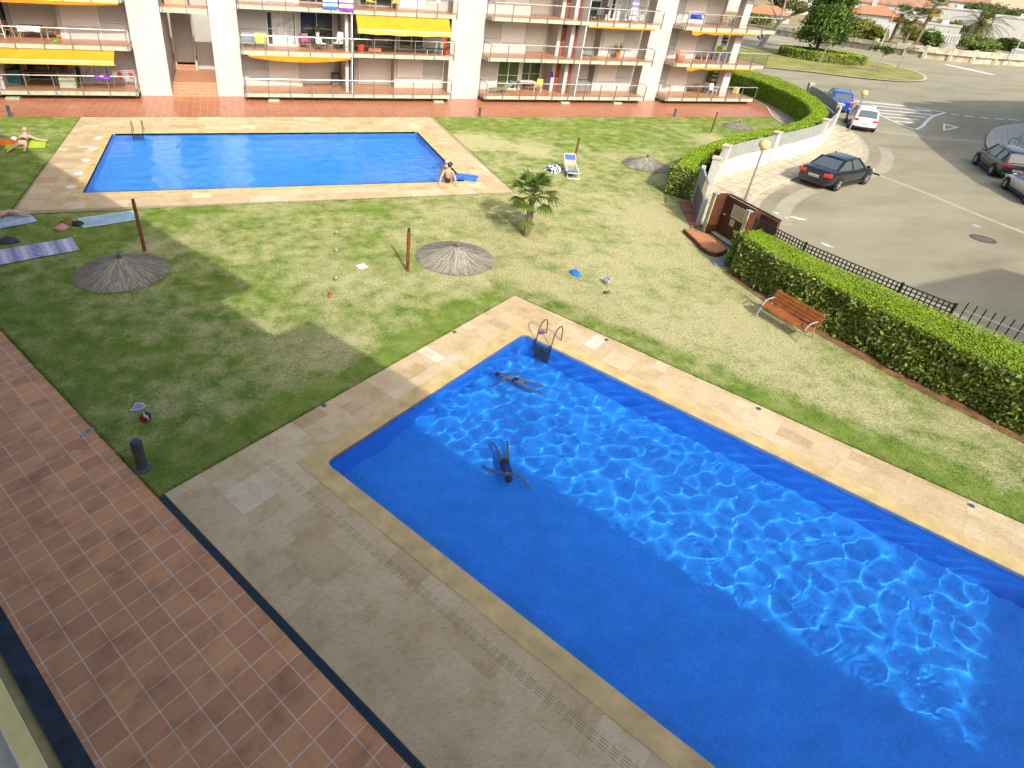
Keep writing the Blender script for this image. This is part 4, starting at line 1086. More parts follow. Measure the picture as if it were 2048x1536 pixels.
c = (18.62, 19.5); m = MB(); m.prism([(c[0] + (x - c[0]) * .90, c[1] + (y - c[1]) * .93) for x, y in edge], .16, .175); m.build('tiles', plain('landing_terracotta', (.52, .22, .10), .6, .3, .1, 3, obj=False), ld)
m = MB(); m.prism([(20.66, 24.2), (21.36, 24.1), (19.6, 21.2), (19.12, 21.15)], .004, .05); tag(m.build('gate_step', plain('red_step_tiles', (.36, .15, .08), .7, .3, .25, 1.5, obj=False)), 'narrow red tiled step inside the grey metal gate', 'step')
m = MB(); m.prism([(17.85, 18.15), (18.72, 18.05), (18.4, 17.45), (17.55, 17.5)], .004, .035); tag(m.build('ramp', plain('grey_green_concrete', (.23, .27, .25), .8, .2, .1, 2, obj=False)), 'small grey concrete ramp at the foot of the landing, by the hedge', 'ramp')

# ------------------------------------------------------------------ things on the lawn
postW = plain('rusty_brown_post', (.17, .055, .022), .6, .3, .3, 4)
def post(label, base, h, lean):
    t = thing('umbrella_post', label, 'post', (*base, 0), 0, 'bare parasol posts')
    m = MB(); m.tube([(0, 0, -.1), (lean[0] * .5, lean[1] * .5, h * .5), (lean[0], lean[1], h - .12)], .062, 10); m.build('pole', postW, t)
    m = MB(); m.tube([(lean[0], lean[1], h - .12), (lean[0] * 1.02, lean[1] * 1.02, h)], .05, 10); m.build('cap', darkM, t)
post('brown post standing in the shade behind the dark thatch cone', (-3.64, 22.0), 1.92, (-.06, .10))
post('brown post with its shadow beside the sunlit thatch cone', (5.34, 19.02), 1.66, (-.02, .0))
post('brown post rising behind the blue beach chair', (18.10, 30.59), 1.48, (.05, .0))
post('brown post near the terracotta terrace, farthest of the posts', (32.58, 37.03), 1.40, (.04, .0))
def thatch_mat(name, a, b, c):
    m = Mat(name, .9, .1); at = m.n('ShaderNodeAttribute', attribute_name='rnd').outputs['Fac']
    m.base(m.ramp(at, [(0, a), (.55, b), (1, c)])); return m.m
thatchM = thatch_mat('thatch_straw', (.15, .13, .10), (.30, .275, .21), (.48, .46, .38))
thatchCoreM = plain('thatch_core', (.16, .14, .11), .9, .1, .3, 8)
def thatch(label, c, r, h, seed, n=5200):
    t = thing('thatch_roof', label, 'parasol top', (*c, 0), 0, 'thatched parasol tops lying on the grass')
    g = np.random.default_rng(seed)
    m = MB(); m.lathe([(r * .93, 0), (r * .90, .03), (r * .5, h * .40), (r * .12, h * .86), (.03, h * .95)], 28); m.build('cone', thatchCoreM, t)
    a = g.uniform(0, 2 * PI, n); s = g.uniform(.03, 1, n) ** .8; ln = g.uniform(.18, .38, n); e = np.minimum(s + ln, 1.0 + g.uniform(-.06, .07, n))
    def pt(u, a, lift):
        rr = r * u; z = h * (1 - u) ** 1.15 + .02 + lift
        z = np.where(u > 1, .03 + lift * .3, z)
        return np.column_stack([rr * np.cos(a), rr * np.sin(a), z])
    w = g.uniform(.006, .015, n) * (r / 1.4); da = g.normal(0, .035, n)
    ta = np.column_stack([-np.sin(a), np.cos(a), np.zeros(n)]); l = g.uniform(.0, .035, n)
    p0, p1 = pt(s, a, l), pt(e, a + da, l + g.uniform(-.015, .02, n))
    v = np.stack([p0 - ta * w[:, None], p0 + ta * w[:, None], p1 + ta * w[:, None] * .6, p1 - ta * w[:, None] * .6], 1).reshape(-1, 3)
    np_mesh('straw', v, np.arange(4 * n).reshape(n, 4), thatchM, t, g.uniform(0, 1, n))
    k = 120; a = g.uniform(0, 2 * PI, k); w = .008
    p0 = np.column_stack([.02 * np.cos(a), .02 * np.sin(a), np.full(k, h * .85)]); p1 = p0 + np.column_stack([g.normal(0, .045, k), g.normal(0, .045, k), g.uniform(.10, .28, k)])
    ta = np.column_stack([-np.sin(a), np.cos(a), np.zeros(k)]) * w
    np_mesh('tuft', np.stack([p0 - ta, p0 + ta, p1 + ta * .4, p1 - ta * .4], 1).reshape(-1, 3), np.arange(4 * k).reshape(k, 4), thatchM, t, g.uniform(0, .6, k))
thatch('grey thatch cone lying on the shaded grass, largest one', (-4.2, 20.4), 1.42, .56, 1, 6500)
thatch('sunlit thatch cone lying beside the brown post in mid lawn', (7.4, 19.78), 1.45, .50, 2, 6500)
thatch('pale flattened thatch cone on the grass left of the gate hedge', (22.5, 30.0), 1.35, .50, 3, 3200)
thatch('small pale thatch cone on bare ground near the curved hedge, farthest one', (36.0, 38.3), 1.15, .32, 4, 2200)
# fan palm on the lawn
def fan_palm(name, label, loc, h, fans, fan_r, pet, mats, lean=(0, 0), seed=1, trunk_r=.14, skirt=0, blades=13, group=None, tall=False):
    t = thing(name, label, 'palm tree', loc, 0, group); g = random.Random(seed)
    top = Vector((lean[0], lean[1], h)); m = MB(); n = 8
    m.tube([(lean[0] * (i / n) ** 1.5, lean[1] * (i / n) ** 1.5, h * i / n) for i in range(n + 1)], [trunk_r * (1.15 - .3 * i / n + .06 * (i % 2)) for i in range(n + 1)], 9)
    for i in range(int(h / .16)):
        a = i * 2.4; z = .15 + i * .16
        if z > h: break
        u = z / h; p = Vector((lean[0] * u ** 1.5, lean[1] * u ** 1.5, z)); d = Vector((math.cos(a), math.sin(a), .9)); m.bar(p + d * trunk_r * .6, p + d * trunk_r * 1.7, .05, .02)
    m.build('trunk', mats[1], t)
    f = MB(); dead = MB()
    for i in range(fans + skirt):
        isd = i >= fans
        a = i * 2.39996 + g.uniform(-.3, .3); el = (g.uniform(-.9, -.4) if isd else (1.25 - 1.75 * ((i + .5) / fans) + g.uniform(-.12, .12)))
        d = Vector((math.cos(a) * math.cos(el), math.sin(a) * math.cos(el), math.sin(el))); L = pet * g.uniform(.8, 1.2) * (.8 if isd else 1)
        q = dead if isd else f
        c = top + d * L; q.bar(top, c, .025, .02)
        side = d.cross(Vector((0, 0, 1))).normalized(); up = side.cross(d)
        for k in range(blades):
            b = -1.25 + 2.5 * k / (blades - 1); R = fan_r * g.uniform(.85, 1.05) * (1 - .18 * abs(b))
            bd = (d * math.cos(b) + side * math.sin(b) + up * (.12 - .1 * abs(b))).normalized(); w = bd.cross(up).normalized() * (fan_r * .052)
            e = c + bd * R * .6; tip = c + bd * R + Vector((0, 0, -.30 * R * (.6 + g.random() * .8)))
            q.add([c, e - w, tip, e + w], [(0, 1, 2, 3)])
    f.build('fronds', mats[0], t)
    if skirt: dead.build('dead_fronds', mats[2], t)
    return t
frondM = leafy('palm_frond', (.07, .115, .015), (.10, .16, .02), (.17, .22, .04)); deadM = plain('dead_frond', (.36, .26, .09), .8, .1, .2); trunkM = plain('palm_trunk', (.20, .155, .10), .9, .1, .3, 6)
palm_ = fan_palm('palm_tree', 'small fan palm with shaggy trunk standing alone on the lawn', (11.07, 21.38, 0), 1.75, 24, .72, .58, (frondM, trunkM, deadM), (.05, .05), 3, .13, 3)
low = MB(); g = random.Random(3)
for k in range(11):
    b = -1.3 + 2.6 * k / 10; p = Vector((10.72, 21.05, .85)); d = Vector((math.sin(b) * .9, -.45, -math.cos(b) * .3 - .1)).normalized(); w = d.cross(Vector((0, 1, .3))).normalized() * .03
    low.add([p, p + d * .3 - w, p + d * .5 + Vector((0, 0, -.1)), p + d * .3 + w], [(0, 1, 2, 3)])
low.bar((11.05, 21.35, .55), (10.72, 21.05, .85), .02, .02)
low.build('young_frond', leafy('young_frond_leaf', (.14, .19, .02), (.2, .26, .03), (.3, .34, .05)), palm_, loc=(-11.07, -21.38, 0))
# beach chair and its towel
bc = thing('beach_chair', 'blue and striped low beach chair with white frame in front of a post', 'beach chair', (16.95, 28.75, 0), -.25)
def lounger_part(pts, w, mat, name):
    m = MB(); n = len(pts); v = []
    for y, z in pts: v += [(-w / 2, y, z), (w / 2, y, z)]
    m.add(v, [(2 * i, 2 * i + 1, 2 * i + 3, 2 * i + 2) for i in range(n - 1)]); o = m.build(name, mat, bc); s = o.modifiers.new('thick', 'SOLIDIFY'); s.thickness = .012; return o
royal = plain('royal_blue_canvas', (.02, .17, .62), .7, .2, .06); bandM = plain('striped_canvas', (.27, .25, .18), .8, .2, .3, 14)
lounger_part([(-.62, .30), (-.35, .27), (-.12, .26)], .56, royal, 'seat'); lounger_part([(-.115, .26), (.12, .30), (.32, .42)], .56, bandM, 'lower_back'); lounger_part([(.325, .425), (.45, .54), (.58, .66)], .56, plain('orange_white_canvas', (.46, .34, .26), .8, .2, .2, 9), 'upper_back'); lounger_part([(.585, .665), (.70, .78), (.80, .86)], .56, plain('lavender_blue_canvas', (.06, .13, .50), .8, .2, .1), 'headrest')
m = MB()
for x in (-.31, .31): m.tube([(x, -.66, .31), (x, -.12, .27), (x, .3, .41), (x, .84, .90)], .016, 6); m.tube([(x, -.72, .03), (x, -.3, .30)], .016, 6); m.tube([(x, .10, .30), (x, .42, .03)], .016, 6); m.tube([(x, -.28, .30), (x, -.25, .47), (x, .32, .5)], .014, 6)
m.tube([(-.31, -.72, .03), (.31, -.72, .03)], .016, 6); m.tube([(-.31, .42, .03), (.31, .42, .03)], .016, 6); m.tube([(-.31, .84, .9), (.31, .84, .9)], .016, 6); m.tube([(-.31, -.66, .31), (.31, -.66, .31)], .016, 6)
m.build('frame', whitePl, bc)
zt = MB(); g = np.random.default_rng(4); nx = 14; v = []
for j in range(nx + 1):
    for i in range(nx + 1):
        x, y = -.42 + .84 * i / nx, -.5 + 1.0 * j / nx; r = max(0, 1 - (x * x / .2 + y * y / .28)); v.append((x, y, .012 + .30 * r ** .7 + .03 * math.sin(i * 1.9 + j)))
for j in range(nx):
    for i in range(nx): zt.add([v[q] for q in (j * (nx + 1) + i, j * (nx + 1) + i + 1, (j + 1) * (nx + 1) + i + 1, (j + 1) * (nx + 1) + i)], [(0, 1, 2, 3)], (i + j // 4) % 2)
tag(zt.build('striped_bag', [whiteClothM, plain('navy_stripe', (.03, .04, .12), .8)], loc=(16.35, 29.55, 0), rz=.3), 'black and white striped beach bag beside the blue chair', 'bag')
# towels
cloth('beach_towel', 'pale lilac striped towel with fringe lying on the shaded grass', 'towel', (-7.15, 22.45, .035), .36, 2.35, 1.22, [plain('lilac', (.40, .40, .56), .9), plain('lilac_white', (.58, .58, .66), .9), plain('lilac_dark', (.26, .26, .42), .9)], 0, .016, 21, horizontal=True)
bt = bpy.data.objects['beach_towel']
for i, p in enumerate(bt.data.polygons):
    cxx = sum(bt.data.vertices[q].co.x for q in p.vertices) / 4; k = int((cxx + 1.2) / .16); p.material_index = (0, 1, 0, 2)[k % 4]
fr = MB()
for sx in (-1.17, 1.17):
    for i in range(40):
        y = -.6 + 1.2 * i / 39; fr.bar((sx, y, .02), (sx + (.07 if sx > 0 else -.07), y + .01, .012), .008, .004)
fr.build('fringe', bt.data.materials[1], bt)
cloth('beach_towel', 'pale blue towel with light edge lying by the thatch pole', 'towel', (-5.18, 25.1, .035), .33, 2.05, 1.0, [plain('ice_blue', (.33, .47, .56), .9, .1, .15, 2), plain('ice_edge', (.55, .62, .56), .9)], 0, .014, 22, horizontal=True)
o = bpy.data.objects['beach_towel.001']
for p in o.data.polygons:
    c = [sum(o.data.vertices[q].co[a] for q in p.vertices) / 4 for a in (0, 1)]; p.material_index = 1 if abs(c[0]) > .96 or abs(c[1]) > .46 else 0
cloth('beach_towel', 'light blue towel with fringe under the person at the left edge', 'towel', (-8.8, 25.15, .035), .5, 2.0, 1.05, [plain('sky_towel', (.36, .47, .60), .9, .1, .2, 3)], 0, .016, 23, horizontal=True)
cloth('beach_towel', 'yellow green towel under the sunbather near the left edge', 'towel', (-10.3, 35.5, .035), .1, 1.75, 1.35, [plain('lime_towel', (.40, .56, .05), .9, .1, .15, 3)], 0, .02, 24, horizontal=True)
cloth('beach_towel', 'blue patterned towel at the corner of the far pool', 'towel', (10.95, 28.75, .03), -.5, 1.15, 1.0, [plain('blue_pattern', (.06, .20, .60), .9, .1, .5, 7)], 0, .02, 25, horizontal=True)
def heap(name, label, cat, loc, sx, sy, h, mat, seed, rz=0, group=None):
    m = MB(); n = 14; g = random.Random(seed); v = []; ph = [g.uniform(0, 6) for _ in range(3)]
    for j in range(n + 1):
        for i in range(n + 1):
            x, y = -1 + 2 * i / n, -1 + 2 * j / n; r = max(0, 1 - (x * x + y * y) ** 1.3); z = h * r ** .6 * (.8 + .3 * math.sin(4 * x + ph[0]) * math.cos(3 * y + ph[1])) + .004
            k = 1 if r > 0 else 1 / max(1e-6, math.hypot(x, y)); v.append((x * k * sx / 2 * (1 + .08 * math.sin(5 * y + ph[2])), y * k * sy / 2, z))
    m.add(v, [(j * (n + 1) + i, j * (n + 1) + i + 1, (j + 1) * (n + 1) + i + 1, (j + 1) * (n + 1) + i) for j in range(n) for i in range(n)])
    return tag(m.build(name, mat, loc=loc, rz=rz, smooth=True), label, cat, group)
heap('clothes_pile', 'crumpled pink garment on the grass left of the pale blue towel', 'clothes', (-6.73, 24.42, .02), .55, .42, .16, plain('dusty_pink', (.55, .24, .24), .8), 1, .3)
heap('bag', 'small brown bag behind the crumpled pink garment', 'bag', (-6.62, 24.85, .02), .45, .35, .22, plain('olive_brown', (.17, .12, .05), .8), 2)
heap('bag', 'dark bag touching the left end of the pale blue towel', 'bag', (-6.2, 24.66, .02), .42, .30, .20, plain('black_bag', (.03, .03, .035), .7), 3)
heap('bag', 'dark bundle at the left edge above the striped towel', 'bag', (-8.2, 23.35, .02), .7, .4, .22, plain('slate_bag', (.05, .055, .08), .8), 4)
heap('beach_bag', 'bright orange bag lying left of the sunbather', 'bag', (-11.25, 35.75, .02), 1.15, .62, .26, plain('orange_bag', (.75, .16, .03), .7, .2, .1), 5)
ball('hat', 'small white hat by the head of the sunbather', 'hat', (-11.0, 36.3, .02), .15, whiteClothM, .7)
heap('blue_toy', 'crumpled bright blue object on the grass right of the sunlit thatch cone', 'toy', (11.5, 17.8, .01), .34, .55, .16, royal, 6, .3)
ball('beach_ball', 'small white and blue ball on the grass left of the bench', 'ball', (12.31, 16.89, .0), .13, [plain('ball_blue_white', (.40, .44, .66), .35, .5, .8, 6)])
heap('sandals', 'small dark and cream sandals just below the ball', 'shoes', (11.96, 16.25, .01), .34, .2, .09, plain('dark_cream', (.16, .12, .09), .7, .2, .8, 9), 7)
def globe_light(loc, label):
    t = thing('garden_light', label, 'light', loc, 0, 'small glass globes in a row on the lawn')
    m = MB(); m.tube([(0, 0, -.02), (0, 0, .12)], .012, 6); m.build('stem', silverM, t)
    m = MB(); m.sph((0, 0, .16), .075, 14); m.build('globe', plain('milky_glass', (.27, .33, .24), .15, .6, .05), t, smooth=True)
globe_light((3.30, 22.45, 0), 'pale glass globe on the lawn, farthest of three in a row')
globe_light((3.04, 20.8, 0), 'pale glass globe on the lawn, middle of three in a row')
globe_light((2.69, 18.6, 0), 'pale glass globe on the lawn, nearest of three in a row')
heap('toy', 'small reddish toy below the row of glass globes', 'toy', (2.36, 17.7, .01), .16, .40, .07, plain('rust_red', (.40, .12, .06), .7, .2, .3, 12), 8, -.3)
m = MB(); m.obox((0, 0, .03), (.34, .28, .012), .4, rx=.12); tag(m.build('paper', whiteClothM, loc=(3.78, 19.58, 0)), 'white sheet of paper on the lawn left of the brown post', 'paper')
m = MB(); shield = [(-.15, .13), (.0, .17), (.16, .10), (.13, -.02), (.05, -.12), (-.06, -.17), (-.12, -.17), (-.10, -.05), (-.14, .04)]
m.prism(shield, .03, .05, 0); m.prism([(x * .78, y * .78) for x, y in shield], .05, .054, 1)
tag(m.build('hand_fan', [plain('fan_edge', (.55, .56, .62), .6), plain('fan_grey_blue', (.26, .28, .42), .6)], loc=(-3.0, 12.9, 0), rz=-.5), 'grey blue fan shaped toy with pale edge on the shaded grass', 'toy')
m = MB(); m.sph((0, 0, .12), .125, 16); o = m.build('ball', [plain('maroon_navy', (.035, .022, .07), .4), plain('ball_white', (.55, .45, .45), .4), plain('ball_red', (.30, .03, .05), .4)], loc=(-2.78, 12.4, 0), rz=.8, smooth=True)
for p in o.data.polygons:
    c = p.center; p.material_index = 1 if abs(c.x + .04) < .025 and c.y < .05 else (2 if c.x < -.07 else 0)
tag(o, 'dark navy ball with white and red bands above the bollard', 'ball')
fl = thing('flip_flop', 'pale blue flip flop at the edge of the tiles and grass', 'shoe', (-4.02, 12.22, .008), .75)
m = MB(); m.prism([(-.15, -.035), (-.15, .035), (-.05, .04), (.08, .055), (.15, .03), (.16, -.02), (.10, -.055), (-.04, -.04)], 0, .022); m.build('sole', plain('pale_blue_foam', (.27, .37, .40), .7), fl)
m = MB(); m.tube([(.09, 0, .022), (.05, .03, .05), (-.02, .045, .02)], .008, 6); m.tube([(.09, 0, .022), (.05, -.03, .05), (-.02, -.045, .02)], .008, 6); m.build('strap', plain('blue_strap', (.10, .25, .33), .6), fl)
def bollard(label, loc, h=.62, r=.085):
    t = thing('bollard_light', label, 'bollard', loc, 0, 'grey bollard lights along the terraces')
    m = MB(); m.lathe([(r * 1.7, 0), (r * 1.7, .03), (r, .05), (r, h * .62), (r * 1.02, h * .62), (r * 1.02, h * .65)], 18); m.build('post', plain('bollard_grey', (.085, .085, .10), .4, .4, .15, 4), t)
    m = MB(); m.lathe([(r * .99, h * .65), (r * .99, h * .68), (r * 1.04, h * .68), (r * 1.04, h * .93), (r * .85, h * .99), (r * .3, h)], 18); m.build('head', plain('bollard_head', (.05, .052, .07), .35, .5, .1, 4), t)
    return t
bollard('dark grey bollard light at the corner of the tiles and the near pool deck', (-2.72, 10.78, 0), .80, .115)
bollard('grey bollard light at the far left end of the red terrace', (-12.38, 41.35, 0)); bollard('grey bollard light on the terrace edge right of the far pool', (16.35, 41.5, 0)); bollard('grey bollard light on the terrace edge, rightmost along the lawn', (32.58, 41.5, 0))
# bench
bn = thing('bench', 'wooden slatted bench with grey curved armrests in front of the hedge', 'bench', (16.9, 13.05, 0), -PI / 2 + .13)
benchW = plain('orange_brown_slats', (.36, .115, .03), .45, .35, .25, 4); benchI = plain('bench_iron', (.30, .33, .32), .4, .5, .08)
for k in range(4):
    m = MB(); m.box(-.93, .93, -.34 + k * .115, -.245 + k * .115, .40, .435); m.build('seat_slat', benchW, bn, auto=.006)
for k in range(4):
    m = MB(); m.obox((0, .20 + k * .035, .52 + k * .115), (1.86, .03, .10), rx=-.28); m.build('back_slat', benchW, bn, auto=.006)
for x in (-.84, .84):
    m = MB(); m.tube([(x, -.42, 0), (x, -.36, .22), (x, -.30, .44), (x, -.20, .60), (x, -.05, .66), (x, .18, .66)], .026, 8); m.tube([(x, -.33, .38), (x, .14, .38), (x, .24, .55), (x, .36, .92)], .022, 8); m.tube([(x, .14, .38), (x, .26, .2), (x, .33, 0)], .026, 8)
    m.build('iron_leg', benchI, bn)
# pool ladders
def pool_ladder(label, loc, rz):
    t = thing('pool_ladder', label, 'ladder', loc, rz, 'steel pool ladders')
    for x in (-.27, .27):
        m = MB(); m.tube([(x, .50, .0), (x, .47, .38), (x, .38, .54), (x, .24, .60), (x, .08, .54), (x, -.02, .36), (x, -.06, .1), (x, -.10, -.5), (x, -.10, -1.0)], .02, 8); m.tube([(x, .46, .42), (x, .50, .0)], .019, 8); m.build('handrail', plain('bronzed_steel', (.20, .17, .11), .25, .5, .1, 6, .7), t)
    for z in (-.22, -.47, -.72, -.95):
        m = MB(); m.box(-.27, .27, -.16, -.04, z - .012, z + .012); m.build('step', plain('ladder_step', (.10, .11, .13), .4, .4, .1, 6, .4), t)
    return t
pool_ladder('bronze coloured ladder at the corner of the near pool', (*tn(-7.2, 14.28), .02), RT)
pool_ladder('steel ladder at the left end of the far pool', (-5.35, 37.62, .02), 0)
# small deck fittings
for k, (p, lab) in enumerate(zip([(-7.15, 36.74), (-7.17, 34.73), (-7.17, 32.82), (-7.19, 30.88), (-7.2, 29.07)], ('white round deck lid left of the far pool, by the ladder', 'white round deck lid left of the far pool, second from the ladder', 'white round deck lid left of the far pool, middle of five', 'white round deck lid left of the far pool, second from the near end', 'white round deck lid left of the far pool, in the shade at the near end'))):
    m = MB(); m.lathe([(.20, .0), (.20, .022), (.17, .026), (.165, .022), (.02, .024)], 20); tag(m.build('skimmer_lid', whitePl, loc=(*p, .006)), lab, 'lid', 'round lids in the far deck')
for p, lab in zip([(-9.48, 12.69), (-9.51, 7.56), (-5.95, 15.88), (-1.33, 15.88), (3.45, 15.85)], ('small dark deck spotlight at the top corner of the near deck, left side', 'small blue deck spotlight in the shaded strip of the near deck', 'small dark deck spotlight right of the pool ladder', 'small deck spotlight halfway along the right edge of the near deck', 'small deck spotlight nearest the right border of the picture')):
    m = MB(); m.lathe([(.07, 0), (.07, .016), (.05, .018)], 14); o = m.build('deck_spotlight', plain('spot_rim', (.22, .22, .22), .3, .5, .1, 6, .5), loc=(*tn(*p), .006)); tag(o, lab, 'light', 'spotlights sunk in the near deck')
    m = MB(); m.lathe([(.045, .016), (.04, .021), (.01, .022)], 12); m.build('lens', plain('spot_lens', (.05, .07, .14), .1, .6), o)
m = MB(); m.obox((0, 0, .02), (.20, .1, .03), .4); m.obox((.03, .06, .05), (.12, .09, .05), 1.0, mi=1); tag(m.build('goggles', [plain('goggle_blue', (.03, .06, .45), .3), plain('goggle_red', (.6, .08, .05), .3)], loc=(8.42, 14.2, .012)), 'blue and red goggles on the deck by the near ladder', 'goggles')

# ------------------------------------------------------------------ people
def figure(label, J, mat, loc=(0, 0, 0), rz=0, s=1.0, hair=None, wear=None, group=None):
    """J: joint name -> point (metres, figure frame). One continuous skinned body; hair and clothing are its children"""
    R = dict(pelvis=.125, waist=.115, chest=.145, neckb=.085, neck=.055, chin=.075, head=.098, crown=.07, nose=.022)
    for sd in 'lr': R.update({sd + 'sho': .062, sd + 'elb': .042, sd + 'wri': .030, sd + 'palm': .034, sd + 'hip': .092, sd + 'kne': .058, sd + 'ank': .040, sd + 'toe': .034})
    E = [('pelvis', 'waist'), ('waist', 'chest'), ('chest', 'neckb'), ('neckb', 'neck'), ('neck', 'chin'), ('chin', 'head'), ('head', 'crown')]
    for sd in 'lr': E += [('neckb', sd + 'sho'), (sd + 'sho', sd + 'elb'), (sd + 'elb', sd + 'wri'), (sd + 'wri', sd + 'palm'), ('pelvis', sd + 'hip'), (sd + 'hip', sd + 'kne'), (sd + 'kne', sd + 'ank'), (sd + 'ank', sd + 'toe')]
    J = {k: Vector(v) for k, v in J.items()}
    for sd in 'lr':
        if sd + 'palm' in J:
            d = (J[sd + 'palm'] - J[sd + 'wri']).normalized(); sdv = d.cross(Vector((0, 0, 1))); sdv = sdv.normalized() if sdv.length > .1 else Vector((1, 0, 0))
            for i in range(5):
                o = (i - 1.5) * .021; l1 = (.045, .052, .050, .040, .035)[i] if i < 4 else .035
                b = J[sd + 'palm'] + sdv * o * (1 if i < 4 else 0) + (d * .02 if i < 4 else sdv * -.045); e = b + (d * l1 if i < 4 else (d * .03 - sdv * .02)) + Vector((0, 0, .004)); e2 = e + (d * l1 * .7 + Vector((0, 0, -.012)))
                n1, n2, n3 = '%sf%da' % (sd, i), '%sf%db' % (sd, i), '%sf%dc' % (sd, i); J[n1], J[n2], J[n3] = b, e, e2; R[n1] = .011; R[n2] = .009; R[n3] = .007
                E += [(sd + 'palm', n1), (n1, n2), (n2, n3)]
    if 'nose' in J: E.append(('head', 'nose'))
    names = [k for k in J]; ix = {k: i for i, k in enumerate(names)}
    E = [(a, b) for a, b in E if a in J and b in J]
    me = bpy.data.meshes.new('person'); me.from_pydata([J[k] * s for k in names], [(ix[a], ix[b]) for a, b in E], []); me.materials.append(mat)
    o = bpy.data.objects.new('person', me); COL.objects.link(o); o.location = loc; o.rotation_euler = (0, 0, rz)
    sk = o.modifiers.new('skin', 'SKIN'); sk.use_smooth_shade = True
    for k in names:
        r = R.get(k, .05) * s; me.skin_vertices[0].data[ix[k]].radius = (r, r)
    me.skin_vertices[0].data[ix.get('pelvis', 0)].use_root = True
    ss = o.modifiers.new('sub', 'SUBSURF'); ss.levels = 1; ss.render_levels = 2
    tag(o, label, 'person', group)
    if hair is not None and 'head' in J:
        m = MB(); c = (J['head'] * .55 + J['crown'] * .45) * s; m.sph(c, .118 * s, 14); m.sph(c + Vector((0, 0, .01)) - ((J['nose'] - J['head']) if 'nose' in J else Vector((0, 0, 0))) * .5 * s, .11 * s, 12); m.build('hair', hair, o, smooth=True)
    for (a, b, r, mt, nm) in (wear or []):
        m = MB(); p, q = J[a] * s, J[b] * s; m.tube([p, (p + q) / 2, q], [r * s, r * 1.03 * s, r * .95 * s], 14); m.build(nm, mt, o, smooth=True)
    return o
darkWear = plain('dark_swimwear', (.03, .02, .03), .6)
figure('person in a dark bikini lying face down on a yellow green towel', dict(
    pelvis=(0, 0, .17), waist=(0, .20, .19), chest=(0, .42, .24), neckb=(0, .56, .30), neck=(0, .63, .36), chin=(0, .68, .41), head=(0, .73, .47), crown=(0, .76, .55), nose=(0, .86, .46),
    lsho=(-.19, .52, .27), lelb=(-.30, .66, .08), lwri=(-.16, .85, .06), lpalm=(-.10, .92, .06), rsho=(.19, .52, .27), relb=(.42, .58, .12), rwri=(.66, .56, .10), rpalm=(.74, .55, .09),
    lhip=(-.11, -.05, .15), lkne=(-.22, -.46, .10), lank=(-.34, -.86, .07), ltoe=(-.36, -.98, .05), rhip=(.11, -.05, .15), rkne=(.22, -.47, .10), rank=(.26, -.88, .07), rtoe=(.27, -1.0, .05)), skinPinkM, (-10.37, 35.3, .02), -.02, 1.18, greyHairM, [('pelvis', 'waist', .142, darkWear, 'bikini_bottom')])
o = figure('tanned person sitting on the far pool corner leaning back on both arms', dict(
    pelvis=(0, 0, .12), waist=(0, -.06, .30), chest=(0, -.12, .48), neckb=(0, -.12, .60), neck=(.02, -.09, .68), chin=(.03, -.05, .73), head=(.04, -.03, .80), crown=(.05, -.04, .89), nose=(.05, .09, .79),
    lsho=(-.19, -.12, .56), lelb=(-.30, -.28, .32), lwri=(-.34, -.38, .08), lpalm=(-.37, -.45, .035), rsho=(.19, -.12, .56), relb=(.33, -.26, .32), rwri=(.40, -.34, .08), rpalm=(.44, -.40, .035),
    lhip=(-.10, .04, .12), lkne=(-.26, .38, .46), lank=(-.26, .60, .06), ltoe=(-.26, .74, .04), rhip=(.10, .04, .12), rkne=(.12, .50, .14), rank=(.14, .92, .07), rtoe=(.14, 1.02, .06)), skinM, (9.72, 28.05, .02), -.35, 1.12, hairM, [('pelvis', 'waist', .14, darkWear, 'swim_bottom')])
figure('pink skinned bather in the far pool resting both arms on its right edge', dict(
    pelvis=(0, 0, -.75), waist=(0, .05, -.52), chest=(0, .10, -.26), neckb=(0, .14, -.10), neck=(0, .17, -.02), chin=(0, .19, .04), head=(0, .20, .11), crown=(0, .20, .20), nose=(0, .32, .10),
    lsho=(-.19, .13, -.12), lelb=(-.34, .34, .04), lwri=(-.12, .48, .06), lpalm=(-.04, .50, .06), rsho=(.19, .13, -.12), relb=(.36, .34, .04), rwri=(.16, .52, .06), rpalm=(.08, .56, .06),
    lhip=(-.10, 0, -.8), lkne=(-.12, -.12, -1.15), lank=(-.12, -.4, -1.35), ltoe=(-.12, -.5, -1.38), rhip=(.10, 0, -.8), rkne=(.12, -.14, -1.15), rank=(.12, -.42, -1.34), rtoe=(.12, -.52, -1.36)), skinPinkM, (10.42, 30.95, 0), -PI / 2, 1.1, plain('pinkish_cap', (.6, .36, .27), .5))
figure('person lying at the left edge with bare legs on a light blue towel', dict(
    pelvis=(0, 0, .15), waist=(-.20, .03, .14), chest=(-.45, .06, .15), neckb=(-.60, .07, .15), neck=(-.68, .08, .16), chin=(-.73, .08, .17), head=(-.80, .08, .17), crown=(-.88, .08, .17), nose=(-.80, .08, .29),
    lsho=(-.56, .26, .14), lelb=(-.34, .36, .09), lwri=(-.12, .30, .08), lpalm=(-.04, .28, .07), rsho=(-.56, -.12, .14), relb=(-.34, -.24, .09), rwri=(-.12, -.2, .08), rpalm=(-.04, -.19, .07),
    lhip=(.06, .10, .15), lkne=(.46, .12, .18), lank=(.86, .12, .09), ltoe=(.98, .12, .10), rhip=(.06, -.08, .15), rkne=(.45, -.10, .30), rank=(.78, -.06, .09), rtoe=(.90, -.06, .06)), skinPinkM, (-9.1, 25.55, .04), .12, 1.15, greyHairM, [('pelvis', 'waist', .15, whiteClothM, 'white_shorts'), ('waist', 'neckb', .16, whiteClothM, 'white_shirt')])
